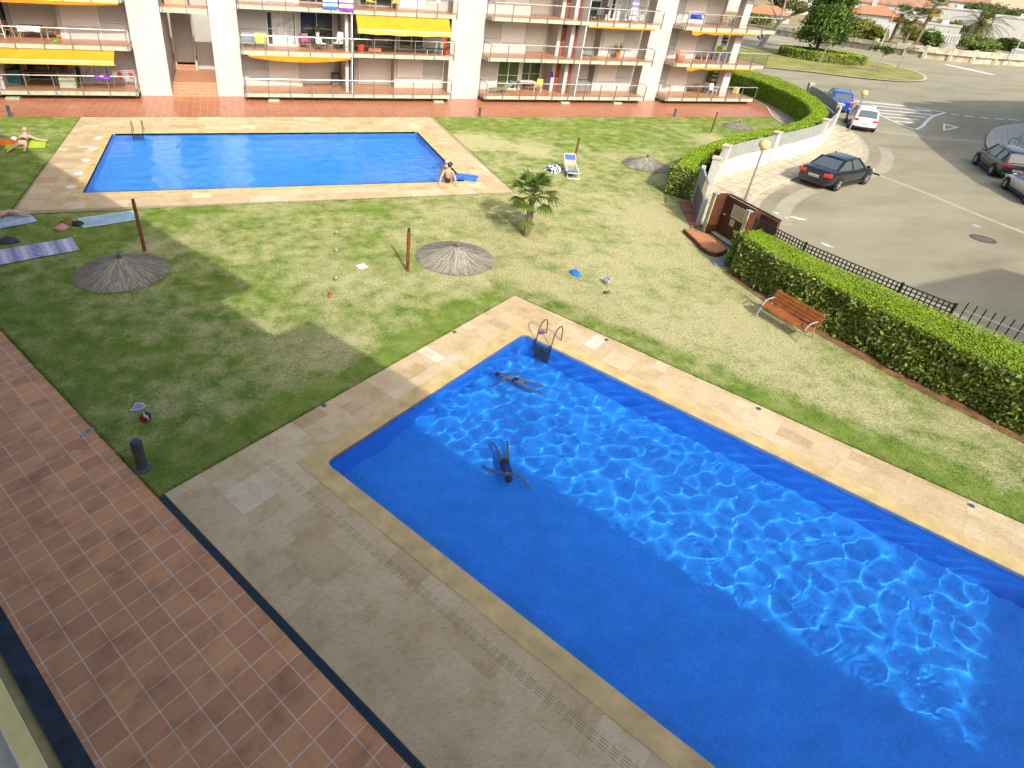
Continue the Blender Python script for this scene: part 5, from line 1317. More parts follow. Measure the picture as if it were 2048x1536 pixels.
SW = dict(pelvis=(0, 0, 0), waist=(0, .2, .02), chest=(0, .42, .05), neckb=(0, .55, .06), neck=(0, .63, .08), chin=(0, .68, .08), head=(0, .75, .10), crown=(0, .84, .10),
    lsho=(-.19, .50, .05), lelb=(-.42, .62, -.05), lwri=(-.55, .82, -.12), lpalm=(-.58, .9, -.12), rsho=(.19, .50, .05), relb=(.40, .40, -.08), rwri=(.55, .2, -.14), rpalm=(.6, .14, -.15),
    lhip=(-.10, -.05, 0), lkne=(-.20, -.45, -.10), lank=(-.22, -.85, -.04), ltoe=(-.22, -.97, -.06), rhip=(.10, -.05, 0), rkne=(.16, -.46, -.03), rank=(.24, -.84, -.12), rtoe=(.26, -.96, -.14))
w1 = figure('swimmer under the rippled water near the ladder of the near pool', SW, plain('water_tinted_skin', (.30, .27, .30), .4), (7.05, 12.65, -.85), .9, .8, hairM, [('pelvis', 'waist', .14, darkWear, 'swim_bottom')])  # dark bluish skin colour imitates light absorbed by the water
w2 = figure('swimmer in dark swimwear under water in mid near pool', SW, plain('water_tinted_skin', (.20, .22, .30), .4), (5.45, 9.75, -.9), 2.9, .8, hairM, [('pelvis', 'waist', .145, darkWear, 'swim_bottom'), ('waist', 'neckb', .165, plain('dark_blue_top', (.02, .07, .26), .6), 'swim_top')])  # the water's blue dimming is put into this skin colour too
# ------------------------------------------------------------------ pavement, kerbs, road paint
KERB = smooth_line([(21.3, 8.0), (20.9, 14.0), (21.2, 17.5), (21.9, 19.6), (22.6, 21.0), (23.2, 22.1), (24.25, 23.35), (25.8, 24.65), (27.8, 25.85), (29.9, 26.7), (33.2, 27.8), (36.1, 28.6), (38.1, 29.5), (40.0, 30.8), (42.3, 32.8), (44.3, 35.2), (46.0, 37.9), (48.2, 40.9), (51.6, 45.5), (55.0, 51.0), (58, 60)], 2)
inner = FENCE[:4][::-1] + WALL + [(53, 60)]
sw = MB()
sheet('sidewalk', [(19.6, 8.0)] + [(20.0, 13.4), (19.35, 15.6), (19.4, 18.2)] + WALL + [(52.3, 60)] + KERB[::-1], [], .095, paverM)
def ribbon(line, d0, d1, z0, z1, mat, name, skirt=None):
    a, b = offset_line(line, d0), offset_line(line, d1); m = MB(); n = len(line)
    v = [(x, y, z0) for x, y in a] + [(x, y, z1) for x, y in b]; f = [(i, n + i, n + i + 1, i + 1) for i in range(n - 1)]
    if skirt is not None:
        v += [(x, y, skirt) for x, y in b]; f += [(n + i, 2 * n + i, 2 * n + i + 1, n + i + 1) for i in range(n - 1)]
    m.add(v, f); o = m.build(name, mat); return tag(o, kind='structure')
ribbon(KERB, .16, -.0, .104, .104, kerbM, 'kerb', -.02)
ribbon(KERB, -.004, -.42, -.012, -.014, gutterM, 'gutter')
EARLY = offset_line(KERB, -1.15); E2 = offset_line(KERB, -1.9)
oldM = plain('older_asphalt', (.355, .325, .235), .9, .15, .08, 1.2, obj=False)
ribbon(EARLY[20:60], 0, -.75, -.0155, -.0155, oldM, 'road_seam'); 
def lines(name, segs, w, z=-.013):
    m = MB()
    for a, b in segs:
        a, b = Vector(a), Vector(b); d = (b - a).normalized(); s = Vector((-d.y, d.x)) * w / 2
        m.add([(*(a - s), z), (*(b - s), z), (*(b + s), z), (*(a + s), z)], [(0, 1, 2, 3)])
    return tag(m.build(name, lineM), kind='structure')
def band(name, pts, w, z=-.013, mat=None):
    L = smooth_line(pts, 2); return ribbon(L, w / 2, -w / 2, z, z, mat or lineM, name)
band('road_markings', [(54.4, 51.2), (57.2, 49.0), (60.4, 46.9), (62.5, 45.9), (64.3, 43.0)], .26)
band('road_markings', [(64.3, 43.2), (62.6, 42.6), (60.3, 41.6), (57.5, 39.9), (55.2, 38.4), (53.0, 37.3)], .24)
band('road_markings', [(57.0, 46.0), (56.1, 45.3), (54.6, 41.9), (53.3, 39.0), (53.0, 37.3)], .2)
lines('zebra_markings', [((57.0, 47.8), (63.3, 45.2)), ((56.6, 46.3), (62.9, 43.7)), ((56.0, 44.4), (61.4, 42.3)), ((55.4, 43.0), (59.4, 41.4)), ((54.7, 41.6), (57.3, 40.5)), ((54.0, 40.1), (55.4, 39.5))], .42)
lines('road_markings', [((64.1, 42.6), (64.6, 42.2)), ((64.9, 41.9), (65.6, 41.5)), ((66.2, 41.4), (66.9, 41.05)), ((67.6, 41.0), (68.3, 40.6)), ((69.0, 40.7), (69.8, 40.3)), ((70.6, 40.2), (71.4, 39.8)), ((72.2, 39.5), (73.0, 39.1))], .34)
m = MB(); tri = [(58.75, 39.3), (58.85, 37.95), (55.6, 36.9)]; c_ = (sum(p[0] for p in tri) / 3, sum(p[1] for p in tri) / 3)
o_ = [(c_[0] + (x - c_[0]) * .62, c_[1] + (y - c_[1]) * .62) for x, y in tri]
m.add([(*p, -.013) for p in tri] + [(*p, -.013) for p in o_], [(0, 1, 4, 3), (1, 2, 5, 4), (2, 0, 3, 5)]); tag(m.build('road_markings', lineM), kind='structure')
oldline = plain('worn_road_seam', (.40, .37, .28), .9, .1, .1, 2, obj=False)
band('road_seam', [(37.2, 30.0), (37.4, 26.5), (37.3, 23.5), (36.95, 21.0), (36.9, 18.0), (36.8, 12)], .34, -.0155, oldline)
band('road_seam', [(58.5, 33.0), (54.5, 34.0), (51.5, 35.2), (48.5, 37.0)], .9, -.016, oldM)
m = MB(); g = random.Random(12)
paintM = plain('paint_stain', (.66, .66, .62), .7, .2, .06, 8, obj=False)
def splat(c, r, sx, rz, k=14):
    v = []; 
    for i in range(k):
        a = 2 * PI * i / k; q = r * g.uniform(.45, 1.1); x, y = math.cos(a) * q * sx, math.sin(a) * q; v.append((c[0] + x * math.cos(rz) - y * math.sin(rz), c[1] + x * math.sin(rz) + y * math.cos(rz), -.0135))
    m.add(v, [tuple(range(k))])
for c, r, sx, rz in (((25.75, 21.6), .22, 1.9, -.9), ((25.1, 22.4), .14, 1.6, -.9), ((25.15, 21.75), .08, 1.5, 0), ((24.5, 18.6), .13, 2.6, -1.2), ((35.1, 19.5), .1, 2.6, -1.2), ((23.1, 15.0), .07, 1, 0), ((23.4, 14.1), .06, 1, 0)): splat(c, r, sx, rz)
tag(m.build('road_stain', paintM), kind='structure')
tn_ = plain('cast_iron', (.10, .085, .065), .6, .4, .2, 6, .3)
mh = thing('manhole_cover', 'round dark manhole cover in the road', 'manhole cover', (33.57, 18.09, -.02))
m = MB(); m.lathe([(.55, 0), (.55, .007), (.47, .007)], 30, cap=False); m.build('rim', tn_, mh)
m = MB(); m.lathe([(.46, 0), (.46, .006), (.01, .006)], 30); 
for i in range(-3, 4):
    for j in range(-3, 4):
        if i * i + j * j < 11: m.box(i * .12 - .04, i * .12 + .04, j * .12 - .04, j * .12 + .04, .006, .010, 1)
m.build('lid', [tn_, plain('cast_iron_worn', (.22, .19, .14), .5, .4, .1, 6, .2)], mh)
# corner pavement at the right
RK = smooth_line([(80, 40.5), (74, 39.6), (68.0, 38.6), (65.2, 38.1), (62.2, 37.2), (58.6, 35.2), (55.3, 33.1), (52.9, 31.2), (50.5, 28.6), (47.5, 24.0), (44.8, 19.0)], 2)
grey_p = Mat('grey_pavers', .8, .2); _br = grey_p.n('ShaderNodeTexBrick'); _br.offset = .5
for k_, v_ in (('Color1', (.47, .45, .38, 1)), ('Color2', (.42, .40, .34, 1)), ('Mortar', (.25, .23, .18, 1)), ('Scale', 1.0), ('Mortar Size', .012), ('Brick Width', .8), ('Row Height', .4)): _br.inputs[k_].default_value = v_
grey_p.l(grey_p.mapped(-.6), _br.inputs['Vector']); grey_p.base(_br.outputs['Color'])
sheet('sidewalk', RK + [(50.0, 16), (75, 24)], [], .10, grey_p.m)
ribbon(RK, -.16, .0, .109, .109, kerbM, 'kerb', -.02); ribbon(RK, .004, .55, -.012, -.014, gutterM, 'gutter')
m = MB(); m.prism([(63.8, 36.0), (66.5, 36.9), (71, 36.6), (70, 34.5), (66, 34.4)], .102, .14); tag(m.build('verge', islandM), kind='structure')
bicycle('bicycle parked on the paved corner at the right edge of the picture', (56.55, 31.55, .10), 2.4, steelM, 1.0)

# ------------------------------------------------------------------ street lamps
globeM = plain('yellowed_globe', (.60, .50, .20), .35, .4, .12, 2)
def lamp(label, base, h, r, z=.095):
    t = thing('street_lamp', label, 'street lamp', (*base, z), 0, 'globe street lamps')
    m = MB(); m.lathe([(.16, 0), (.16, .04), (.07, .06), (.055, h * .25), (.036, h)], 12); m.build('pole', plain('lamp_grey_green', (.19, .205, .165), .5, .4, .1, 3), t)
    m = MB(); m.lathe([(.05, h - .04), (.13, h), (.13, h + .04), (.09, h + .06)], 14); m.build('collar', plain('lamp_collar', (.42, .36, .20), .5), t)
    m = MB(); m.sph((0, 0, h + .04 + r * .88), (r, r, r * .9), 22); m.build('lamp_globe', globeM, t, smooth=True)
lamp('street lamp with yellowed globe on the pavement beside the dark sedan', (24.42, 23.9), 2.55, .27); lamp('street lamp with yellow globe beside the white car', (45.0, 36.6), 2.55, .24)
def tall_lamp(label, base, h):
    t = thing('tall_lamp', label, 'street lamp', (*base, 0), 0, 'tall lamps by the stone wall')
    m = MB(); m.lathe([(.12, 0), (.10, h * .3), (.06, h)], 10); m.build('pole', plain('galvanised', (.40, .41, .40), .5, .4, .1, 3, .3), t)
    m = MB(); m.bar((0, 0, h), (.9, -.5, h + .25), .09, .09); m.obox((1.1, -.6, h + .28), (.6, .25, .12), -.5); m.build('lamp_head', steelM, t)
tall_lamp('tall grey lamp post with dark head in front of the stone wall, right', (118.4, 74.0), 5.2); tall_lamp('slim pale lamp post in front of the house, by the stone wall', (102.6, 84.2), 5.6)

# ------------------------------------------------------------------ cars
tyreM = plain('tyre_rubber', (.022, .022, .022), .8, .2, .1, 20); rimM = plain('alloy_rim', (.50, .50, .50), .3, .5, .1, 6, .7)
carGlass = Mat('car_glass', .08, 1.0).base((.075, .095, .10)).m; tailM = plain('tail_light', (.55, .025, .012), .2, .6, .15, 6); headM = plain('head_light', (.55, .58, .60), .15, .6, .1, 6); plateM = plain('number_plate', (.62, .62, .58), .5); trimM = plain('black_trim', (.03, .03, .032), .6, .3, .1, 6)
def paint(name, c, metal=.35, rough=.25):
    m = Mat(name, rough, .5); m.b.inputs['Metallic'].default_value = metal; m.base(m.ramp(m.noise(2, 3, m.pos(True)), [(.3, tuple(q * .9 for q in c)), (.7, c)]))
    m.b.inputs['Coat Weight'].default_value = .6; m.b.inputs['Coat Roughness'].default_value = .05; return m.m
def car(label, loc, rz, pm, kind='sedan', s=1.0, trim=None):
    t = thing('parked_car', label, 'car', loc, rz, 'cars parked along the street'); t.scale = (s, s, s)
    if kind == 'sedan':
        ST = [(-2.42, .42, .86, .70), (-2.36, .32, .97, .82), (-2.1, .24, 1.03, .89), (-1.5, .2, 1.02, .92), (-.6, .2, .97, .92), (.4, .2, .95, .92), (1.1, .2, .94, .915), (1.7, .22, .87, .90), (2.15, .24, .76, .84), (2.38, .32, .64, .74), (2.44, .40, .58, .62)]
        CB = [(-1.72, 1.0), (-.95, 1.40), (.30, 1.44), (1.18, .93)]; wb = (-1.42, 1.45); bw, rw = .80, .58
    elif kind == 'suv':
        ST = [(-2.22, .45, .98, .76), (-2.18, .34, 1.06, .85), (-2.0, .28, 1.08, .90), (-1.3, .26, 1.07, .93), (-.4, .26, 1.04, .93), (.5, .26, 1.03, .93), (1.05, .26, 1.02, .92), (1.6, .28, .99, .91), (2.0, .30, .90, .86), (2.2, .38, .76, .76), (2.25, .45, .68, .64)]
        CB = [(-2.12, 1.05), (-1.72, 1.58), (.25, 1.64), (1.12, 1.02)]; wb = (-1.33, 1.38); bw, rw = .82, .62
    else:
        ST = [(-2.05, .42, .90, .72), (-2.0, .32, .98, .82), (-1.85, .24, 1.0, .87), (-1.2, .2, .99, .89), (-.4, .2, .96, .89), (.5, .2, .95, .89), (1.0, .2, .95, .88), (1.5, .22, .90, .87), (1.9, .26, .78, .82), (2.1, .34, .66, .72), (2.14, .4, .6, .62)]
        CB = [(-1.95, .97), (-1.55, 1.44), (.25, 1.50), (1.15, .94)]; wb = (-1.25, 1.33); bw, rw = .78, .60
    def sec(x, zb, zt, w):
        h = [(.0, zb), (.80 * w, zb), (.96 * w, zb + .10), (w, zb + .32 * (zt - zb)), (w * .995, zb + .68 * (zt - zb)), (w * .955, zt - .05), (w * .86, zt), (w * .45, zt + .025), (0, zt + .03)]
        return [(x, y, z) for y, z in h] + [(x, -y, z) for y, z in h[-2:0:-1]]
    b = MB(); n = 16; v = []
    for q in ST: v += sec(*q)
    f = [(i * n + k, (i + 1) * n + k, (i + 1) * n + (k + 1) % n, i * n + (k + 1) % n) for i in range(len(ST) - 1) for k in range(n)] + [tuple(range(n)), tuple((len(ST) - 1) * n + k for k in reversed(range(n)))]
    b.add(v, f); bo = b.build('body', pm, t, smooth=True); ss = bo.modifiers.new('sub', 'SUBSURF'); ss.levels = 1; ss.render_levels = 2
    # greenhouse
    (x0, z0), (x1, z1), (x2, z2), (x3, z3) = CB; gm = MB()
    lo = lambda x: bw + .03 - (.06 if abs(x) > 1.4 else 0)
    B = [(x0, lo(x0) - .06, z0 - .03), (x1, bw + .05, z0 - .04), (x2, bw + .05, z3 - .02), (x3, bw - .02, z3 - .05)]
    T_ = [(x0 + .06, rw + .12, z0 + .06), (x1, rw, z1), (x2, rw + .01, z2), (x3 - .06, rw + .14, z3 + .04)]
    v = [p for p in B] + [p for p in T_] + [(x, -y, z) for x, y, z in B] + [(x, -y, z) for x, y, z in T_]
    gm.add(v, [(0, 1, 5, 4), (1, 2, 6, 5), (2, 3, 7, 6), (8, 12, 13, 9), (9, 13, 14, 10), (10, 14, 15, 11), (4, 5, 13, 12), (6, 7, 15, 14), (5, 6, 14, 13), (0, 4, 12, 8), (3, 11, 15, 7)])
    gm.build('window_glass', carGlass, t)
    r = MB(); k = 6; v = []
    for i in range(k + 1):
        x = x1 - .04 + (x2 - x1 + .10) * i / k; zc = z1 + (z2 - z1) * i / k + .03 * math.sin(PI * i / k)
        for j in range(k + 1):
            y = (-1 + 2 * j / k) * (rw + .035); v.append((x, y, zc + .035 - .05 * (2 * j / k - 1) ** 4))
    r.add(v, [(i * (k + 1) + j, (i + 1) * (k + 1) + j, (i + 1) * (k + 1) + j + 1, i * (k + 1) + j + 1) for i in range(k) for j in range(k)]); ro = r.build('roof', pm, t, smooth=True); sd = ro.modifiers.new('thick', 'SOLIDIFY'); sd.thickness = .05; sd.offset = -1
    p = MB()
    for s_ in (-1, 1):
        m3 = lambda q: (q[0], q[1] * s_, q[2])
        p.bar(m3(B[0]), m3((x1 - .02, rw + .02, z1 + .01)), .10, .09); p.bar(m3(B[3]), m3((x2, rw + .02, z2 + .01)), .07, .07)
        xm = (x1 + x2) / 2 - .05; p.bar(m3((xm + .05, bw + .055, z0 - .03)), m3((xm, rw + .02, z1 + .02)), .09, .05)
        if kind != 'sedan': p.bar(m3((x1 + .15, bw + .055, z0 - .02)), m3((x1 + .12, rw + .02, z1 + .01)), .09, .05)
        p.bar(m3((x0 + .35, bw + .05, z0 + .0)), m3((x3 - .1, bw + .04, z3 - .01)), .025, .03)
    p.build('pillars', pm, t)
    L = ST[0][0]; F_ = ST[-1][0]; zt = ST[1][2]
    for s_ in (-1, 1):
        q = MB(); q.obox((L + .10, s_ * ST[1][3] * .80, zt - .14), (.24, .40, .17), -s_ * .28); q.build('tail_light', tailM, t, auto=.03)
        q = MB(); q.obox((F_ - .30, s_ * .64, ST[-3][2] - .08), (.34, .24, .12), s_ * .45, ry=.2); q.build('head_light', headM, t, auto=.03)
        q = MB(); q.obox((CB[3][0] - .28, s_ * (bw + .19), CB[3][1] + .10), (.12, .18, .13)); q.build('mirror', pm, t, auto=.03)
    q = MB(); q.box(L - .012, L + .06, -.26, .26, .62 if kind == 'sedan' else .60, .74 if kind == 'sedan' else .72); po = q.build('number_plate', plateM, t); c2 = MB()
    for i in range(7): c2.box(L - .016, L - .012, -.22 + i * .065, -.18 + i * .065, .64, .70)
    c2.build('plate_letters', trimM, po)
    q = MB(); q.obox((L + .10, 0, .38), (.16, ST[1][3] * 1.75, .22)); q.build('rear_bumper', trim or pm, t, auto=.06)
    q = MB(); q.obox((F_ - .16, 0, .42), (.14, ST[-2][3] * 1.55, .24)); q.build('front_bumper', trim or pm, t, auto=.06)
    for s_ in (-1, 1):
        q = MB(); q.box(wb[0] + .4, wb[1] - .4, s_ * .90 - .04, s_ * .90 + .04, .20, .30); q.build('sill', trim or trimM, t, auto=.02)
    R_ = .34 if kind != 'suv' else .37; first = None
    for x in wb:
        for s_ in (-1, 1):
            q = MB(); q.tube([(0, -.006, 0), (0, .006, 0)], R_ + .05, 22); q.build('wheel_arch', trimM, t, loc=(x, s_ * (.926 if kind != 'hatch' else .888), R_ + .01))
            if first is None:
                w = bpy.data.objects.new('wheel', None); COL.objects.link(w); w.parent = t
                q = MB(); q.lathe([(R_ * .62, -.11), (R_ * .93, -.11), (R_, -.08), (R_, .08), (R_ * .93, .11), (R_ * .62, .11)], 24, cap=False); ty = q.build('tyre', tyreM, w, smooth=False); ty.rotation_euler = (PI / 2, 0, 0)
                q = MB(); q.lathe([(R_ * .64, .02), (R_ * .64, .10), (R_ * .58, .10), (R_ * .56, .06), (.01, .05)], 24, cap=False)
                for a in range(5): q.bar((0, 0, .085), (R_ * .60 * math.cos(a * 2 * PI / 5), R_ * .60 * math.sin(a * 2 * PI / 5), .10), .07, .03)
                ri = q.build('rim', rimM, w); ri.rotation_euler = (-PI / 2, 0, 0); q = None; first = w
            else: w = copy_tree(first, t)
            w.location = (x, s_ * (.855 if kind != 'hatch' else .82), R_); w.rotation_euler = (0, 0, 0 if s_ > 0 else PI)
    return t
car('dark sedan parked at an angle in front of the white garden wall', (32.75, 26.25, -.02), .275, paint('black_paint', (.016, .018, .024), .3), 'sedan', 1.08)
car('white car parked by the kerb next to the yellow globe lamp', (47.95, 38.3, -.02), .82, paint('white_paint', (.74, .74, .74), 0), 'suv', .98, trimM)
car('bright blue car parked behind the white one beside the curved hedge', (52.0, 44.6, -.02), .90, paint('blue_paint', (.015, .09, .50), .4), 'hatch', 1.08)
car('dark grey brown car parked by the paved corner at the right edge', (47.5, 26.95, -.02), .92, paint('dark_brown_paint', (.05, .048, .052), .4), 'suv', 1.02)
car('silver car half cut off by the right edge, behind the dark one', (43.75, 22.45, -.02), .94, paint('silver_paint', (.50, .49, .47), .5), 'sedan', 1.0)

# ------------------------------------------------------------------ planted island with hedge ring and trees
ISL = smooth_line([(50, 72.5), (57.5, 69.5), (64.4, 65.0), (68.2, 63.2), (71.2, 60.6), (74.3, 59.0), (77.4, 58.3), (80.8, 59.1), (83.8, 60.9), (87.4, 64.4), (89.2, 68.9), (90.0, 72.9), (89.1, 76.6), (86.8, 79.6), (82.6, 82.6), (77.3, 84.0), (69.0, 86.0), (60, 90), (52, 92), (50, 72.5)], 2)
sheet('grass_island', ISL[:-1], [], .10, islandM); ribbon(ISL, -.35, .0, .115, .115, kerbM, 'kerb', -.02)
bare = plain('bare_red_earth', (.34, .20, .12), .9, .1, .3, .6, obj=False)
m = MB(); g = random.Random(31)
for c, r, sx in (((80.2, 67.2), 1.6, 2.6), ((76.9, 68.9), .5, 1.5), ((71.1, 65.8), .7, 1.3), ((83.4, 65.2), .7, 1.5)):
    k = 18; v = []
    for i in range(k):
        a = 2 * PI * i / k; q = r * g.uniform(.6, 1.1); v.append((c[0] + math.cos(a) * q * sx * .7 + math.sin(a) * q * .3, c[1] + math.sin(a) * q - math.cos(a) * q * sx * .5, .108))
    m.add(v, [tuple(range(k))])
tag(m.build('bare_soil', bare), kind='structure')
ring_c, ra, rb, rt = (79.2, 73.3), 5.4, 3.1, -.80
rg = thing('round_hedge', 'low clipped oval hedge ring on the grass island', 'hedge', (0, 0, .1))
def ell(k, sc_): return [(ring_c[0] + math.cos(a) * ra * sc_ * math.cos(rt) - math.sin(a) * rb * sc_ * math.sin(rt), ring_c[1] + math.cos(a) * ra * sc_ * math.sin(rt) + math.sin(a) * rb * sc_ * math.cos(rt)) for a in [2 * PI * i / k for i in range(k + 1)]]
eo_, ei_ = ell(36, 1.0), ell(36, .66)
core(eo_, ei_, -.1, 1.05, .08, rg)
q = strip_points(eo_, ei_, .0, 1.12, 7000, 5000, 3500, 41, .05, .05)
leaves('side_leaves', *q['side'], .17, hedgeSideM, rg, .6, 42); leaves('top_leaves', *q['top'], .14, hedgeTopM, rg, .5, 43); leaves('side_leaves', *q['back'], .17, hedgeSideM, rg, .6, 44)
barkM = plain('pale_bark', (.30, .26, .20), .9, .1, .2, 2); darkBark = plain('dark_bark', (.12, .085, .055), .9, .1, .3, 2)
def cloud(centre, rad, n, seed, holes=.0, shell=.55):
    """points in an uneven crown: clumps round random sub-centres, leaving gaps"""
    g = np.random.default_rng(seed); c = np.array(centre); r = np.array(rad); k = 26
    u = g.normal(0, 1, (k, 3)); u /= np.linalg.norm(u, axis=1)[:, None]; sub = c + u * r * (g.uniform(shell, .95, k)[:, None])
    w = g.integers(0, k, n); P = sub[w] + g.normal(0, 1, (n, 3)) * r * .20; N = (P - c) / r; N /= np.linalg.norm(N, axis=1)[:, None] + 1e-9
    return P, N
def tree(name, label, loc, trunk, crown, n, size, leafmat, bark, seed, group=None, r0=.2, jitter=.7, shell=.55):
    """trunk: list of polylines (limbs); crown: list of (centre, radii)"""
    t = thing(name, label, 'tree', loc, 0, group)
    for i, L in enumerate(trunk):
        m = MB(); k = len(L); rr = r0 if i == 0 else r0 * .5
        m.tube(L, [rr * (1 - .6 * j / (k - 1)) for j in range(k)], 8); m.build('trunk' if i == 0 else 'limb', bark, t)
    for j, (c, r) in enumerate(crown):
        P, N = cloud(c, r, n // len(crown), seed + j, shell=shell); leaves('crown', P, N, size, leafmat, t, jitter, seed + 50 + j)
    return t
ficusM = leafy('dark_tree_leaf', (.018, .045, .006), (.055, .11, .012), (.16, .24, .04)); oliveM = leafy('olive_leaf', (.07, .085, .025), (.16, .17, .05), (.30, .28, .11)); pineM = leafy('pine_leaf', (.03, .055, .015), (.08, .12, .03), (.17, .20, .06)); shrubM = leafy('yellow_green_shrub', (.07, .10, .012), (.17, .20, .03), (.33, .33, .08)); cactM = leafy('garden_shrub', (.06, .10, .02), (.12, .18, .03), (.24, .28, .07))
tree('tree', 'dense dark green conical tree rising out of the oval hedge ring', (78.6, 74.0, .1), [[(0, 0, 0), (.1, 0, 1.6), (.1, .1, 4.5), (0, 0, 9)]], [((0, 0, 3.6), (2.9, 2.9, 1.9)), ((.1, 0, 5.6), (2.7, 2.7, 2.4)), ((.1, 0, 8.0), (2.1, 2.1, 2.6))], 17000, .23, ficusM, darkBark, 61, r0=.32, shell=.7)
tree('tree', 'big leaning tree with pale limbs and sparse olive crown beyond the corner balconies', (78.6, 84.6, .0), [[(0, 0, 0), (.5, -.5, 2.0), (1.2, -1.0, 3.6)], [(1.2, -1.0, 3.6), (.4, .3, 5.5), (-.6, 1.6, 8.6)], [(1.2, -1, 3.6), (2.6, -1.6, 4.8), (4.6, -2.6, 7.2), (5.6, -3.4, 9.6)], [(1.2, -1, 3.6), (1.6, -.6, 6.0), (1.2, 0, 9.4)], [(2.6, -1.6, 4.8), (5.0, -2.0, 5.6), (7.2, -3.4, 6.6)]],
     [((-1.0, 2.0, 9.2), (3.2, 3.2, 1.8)), ((2.4, -.6, 9.4), (3.4, 3.4, 2.0)), ((5.6, -3.2, 8.6), (3.2, 3.2, 2.2)), ((6.8, -3.6, 6.6), (1.8, 1.8, 1.3)), ((3.2, -2.2, 5.9), (1.2, 1.2, .7))], 9000, .20, oliveM, barkM, 71, r0=.42, shell=.4)
def sapling(label, loc, h, lean, n, seed):
    tree('sapling', label, loc, [[(0, 0, 0), (lean[0] * .4, lean[1] * .4, h * .5), (lean[0], lean[1], h)], [(lean[0] * .4, lean[1] * .4, h * .5), (lean[0] * .2 + .5, lean[1] * .5, h * .85)], [(lean[0] * .5, lean[1] * .5, h * .6), (lean[0] * .6 - .5, lean[1] * .6, h * .95)], [(.45, .2, 0), (.2, .1, h * .38)], [(-.4, -.25, 0), (-.1, -.05, h * .38)]],
         [((lean[0], lean[1], h * .88), (.9, .9, h * .16))], n, .16, ficusM if n > 100 else oliveM, barkM, seed, 'young staked trees on the island', r0=.07, shell=.2)
sapling('thin staked sapling in front of the oval hedge', (71.0, 65.7, .1), 3.4, (.4, -.2), 60, 81); sapling('leafy staked sapling right of the oval hedge', (78.5, 63.9, .1), 3.0, (.5, -.3), 420, 82); sapling('bare staked sapling near the right tip of the island', (83.7, 65.1, .1), 3.0, (.5, -.3), 90, 83); sapling('leafy staked sapling farther back beside the island tip', (84.4, 70.2, .1), 2.6, (.3, -.2), 260, 84)
sgn = thing('road_sign', 'round blue traffic sign at the left end of the island', 'sign', (76.6, 82.9, .1), -.9)
m = MB(); m.tube([(0, 0, 0), (0, 0, 1.9)], .04, 8); m.build('pole', silverM, sgn)
m = MB(); m.tube([(0, -.05, 1.6), (0, -.08, 1.6)], .42, 22); so2 = m.build('sign_disc', plain('sign_blue', (.02, .06, .42), .4), sgn)
m = MB(); m.bar((-.2, -.085, 1.78), (.12, -.085, 1.46), .004, .09); m.bar((.15, -.085, 1.43), (-.10, -.085, 1.43), .004, .08); m.bar((.15, -.085, 1.43), (.15, -.085, 1.68), .004, .08); m.build('arrow', whitePl, so2)

# ------------------------------------------------------------------ beyond: stone wall, houses, palms
stoneM = Mat('rubble_stone', .9, .15); _v = stoneM.n('ShaderNodeTexVoronoi'); _v.inputs['Scale'].default_value = 1.6; stoneM.l(stoneM.pos(), _v.inputs['Vector'])
stoneM.base(stoneM.mix(.8, stoneM.ramp(_v.outputs['Color'], [(.2, (.30, .27, .20)), (.8, (.50, .46, .36))]), stoneM.ramp(stoneM.noise(.25, 4), [(.3, (.75, .75, .78)), (.7, (1.05, 1.04, 1.0))]), 'MULTIPLY')); stoneM = stoneM.m
STONE = smooth_line([(90.0, 134.0), (95.0, 121.0), (98.6, 108.0), (100.6, 101.0), (101.6, 94.0), (103.6, 87.0), (105.8, 80.9), (109.2, 77.6), (113.6, 75.9), (118.9, 74.9), (130, 73.0), (165, 66)], 2)
sheet('ground', STONE + [(600, 40), (700, 600), (-100, 700), (60, 140)], [], 1.0, earthM)
sheet('ground', [(50.5, 92.2), (60, 90.5), (69, 86.4), (77.3, 84.4), (60, 100), (50, 110), (30, 110), (30, 95)], [], -.005, asphM)
wl = thing('stone_wall', 'pale rubble stone wall along the far side of the road', 'wall', (0, 0, 0))
for i0 in range(0, len(STONE) - 1, 6):
    seg = STONE[i0:i0 + 7]; hh = 1.15 if i0 < 12 else 1.5 if i0 < 24 else 1.75
    m = MB(); a, b = offset_line(seg, -.0), offset_line(seg, -.4); k = len(seg)
    v = [(x, y, -.1) for x, y in a] + [(x, y, hh) for x, y in a] + [(x, y, hh) for x, y in b] + [(x, y, .9) for x, y in b]
    m.add(v, [(L * k + i, L * k + i + 1, (L + 1) * k + i + 1, (L + 1) * k + i) for L in range(3) for i in range(k - 1)] + [(0, k, 2 * k, 3 * k), (k - 1, 4 * k - 1, 3 * k - 1, 2 * k - 1)]); m.build('wall_section', stoneM, wl)
for i in (16, 22, 25, 27, 30, 33, 36):
    x, y = STONE[min(i, len(STONE) - 1)]; m = MB(); m.obox((x - .1, y - .1, .75), (.5, .5, 2.3), .4); m.build('wall_pier', kerbM, wl)
ribbon(STONE, .9, .02, .06, .06, kerbM, 'sidewalk'); ribbon(STONE, .905, 1.1, .06, .06, kerbM, 'kerb', -.02)
band('road_markings', [(104.6, 73.8), (104.2, 71.5), (103.5, 68.5), (103.0, 65.6)], 1.2); band('road_markings', [(93, 98), (94, 94), (95.5, 90)], .25)
tileRoof = Mat('clay_roof', .8, .2); _w = tileRoof.n('ShaderNodeTexWave', wave_type='BANDS', bands_direction='X'); _w.inputs['Scale'].default_value = 1.1; tileRoof.l(tileRoof.pos(True), _w.inputs['Vector'])
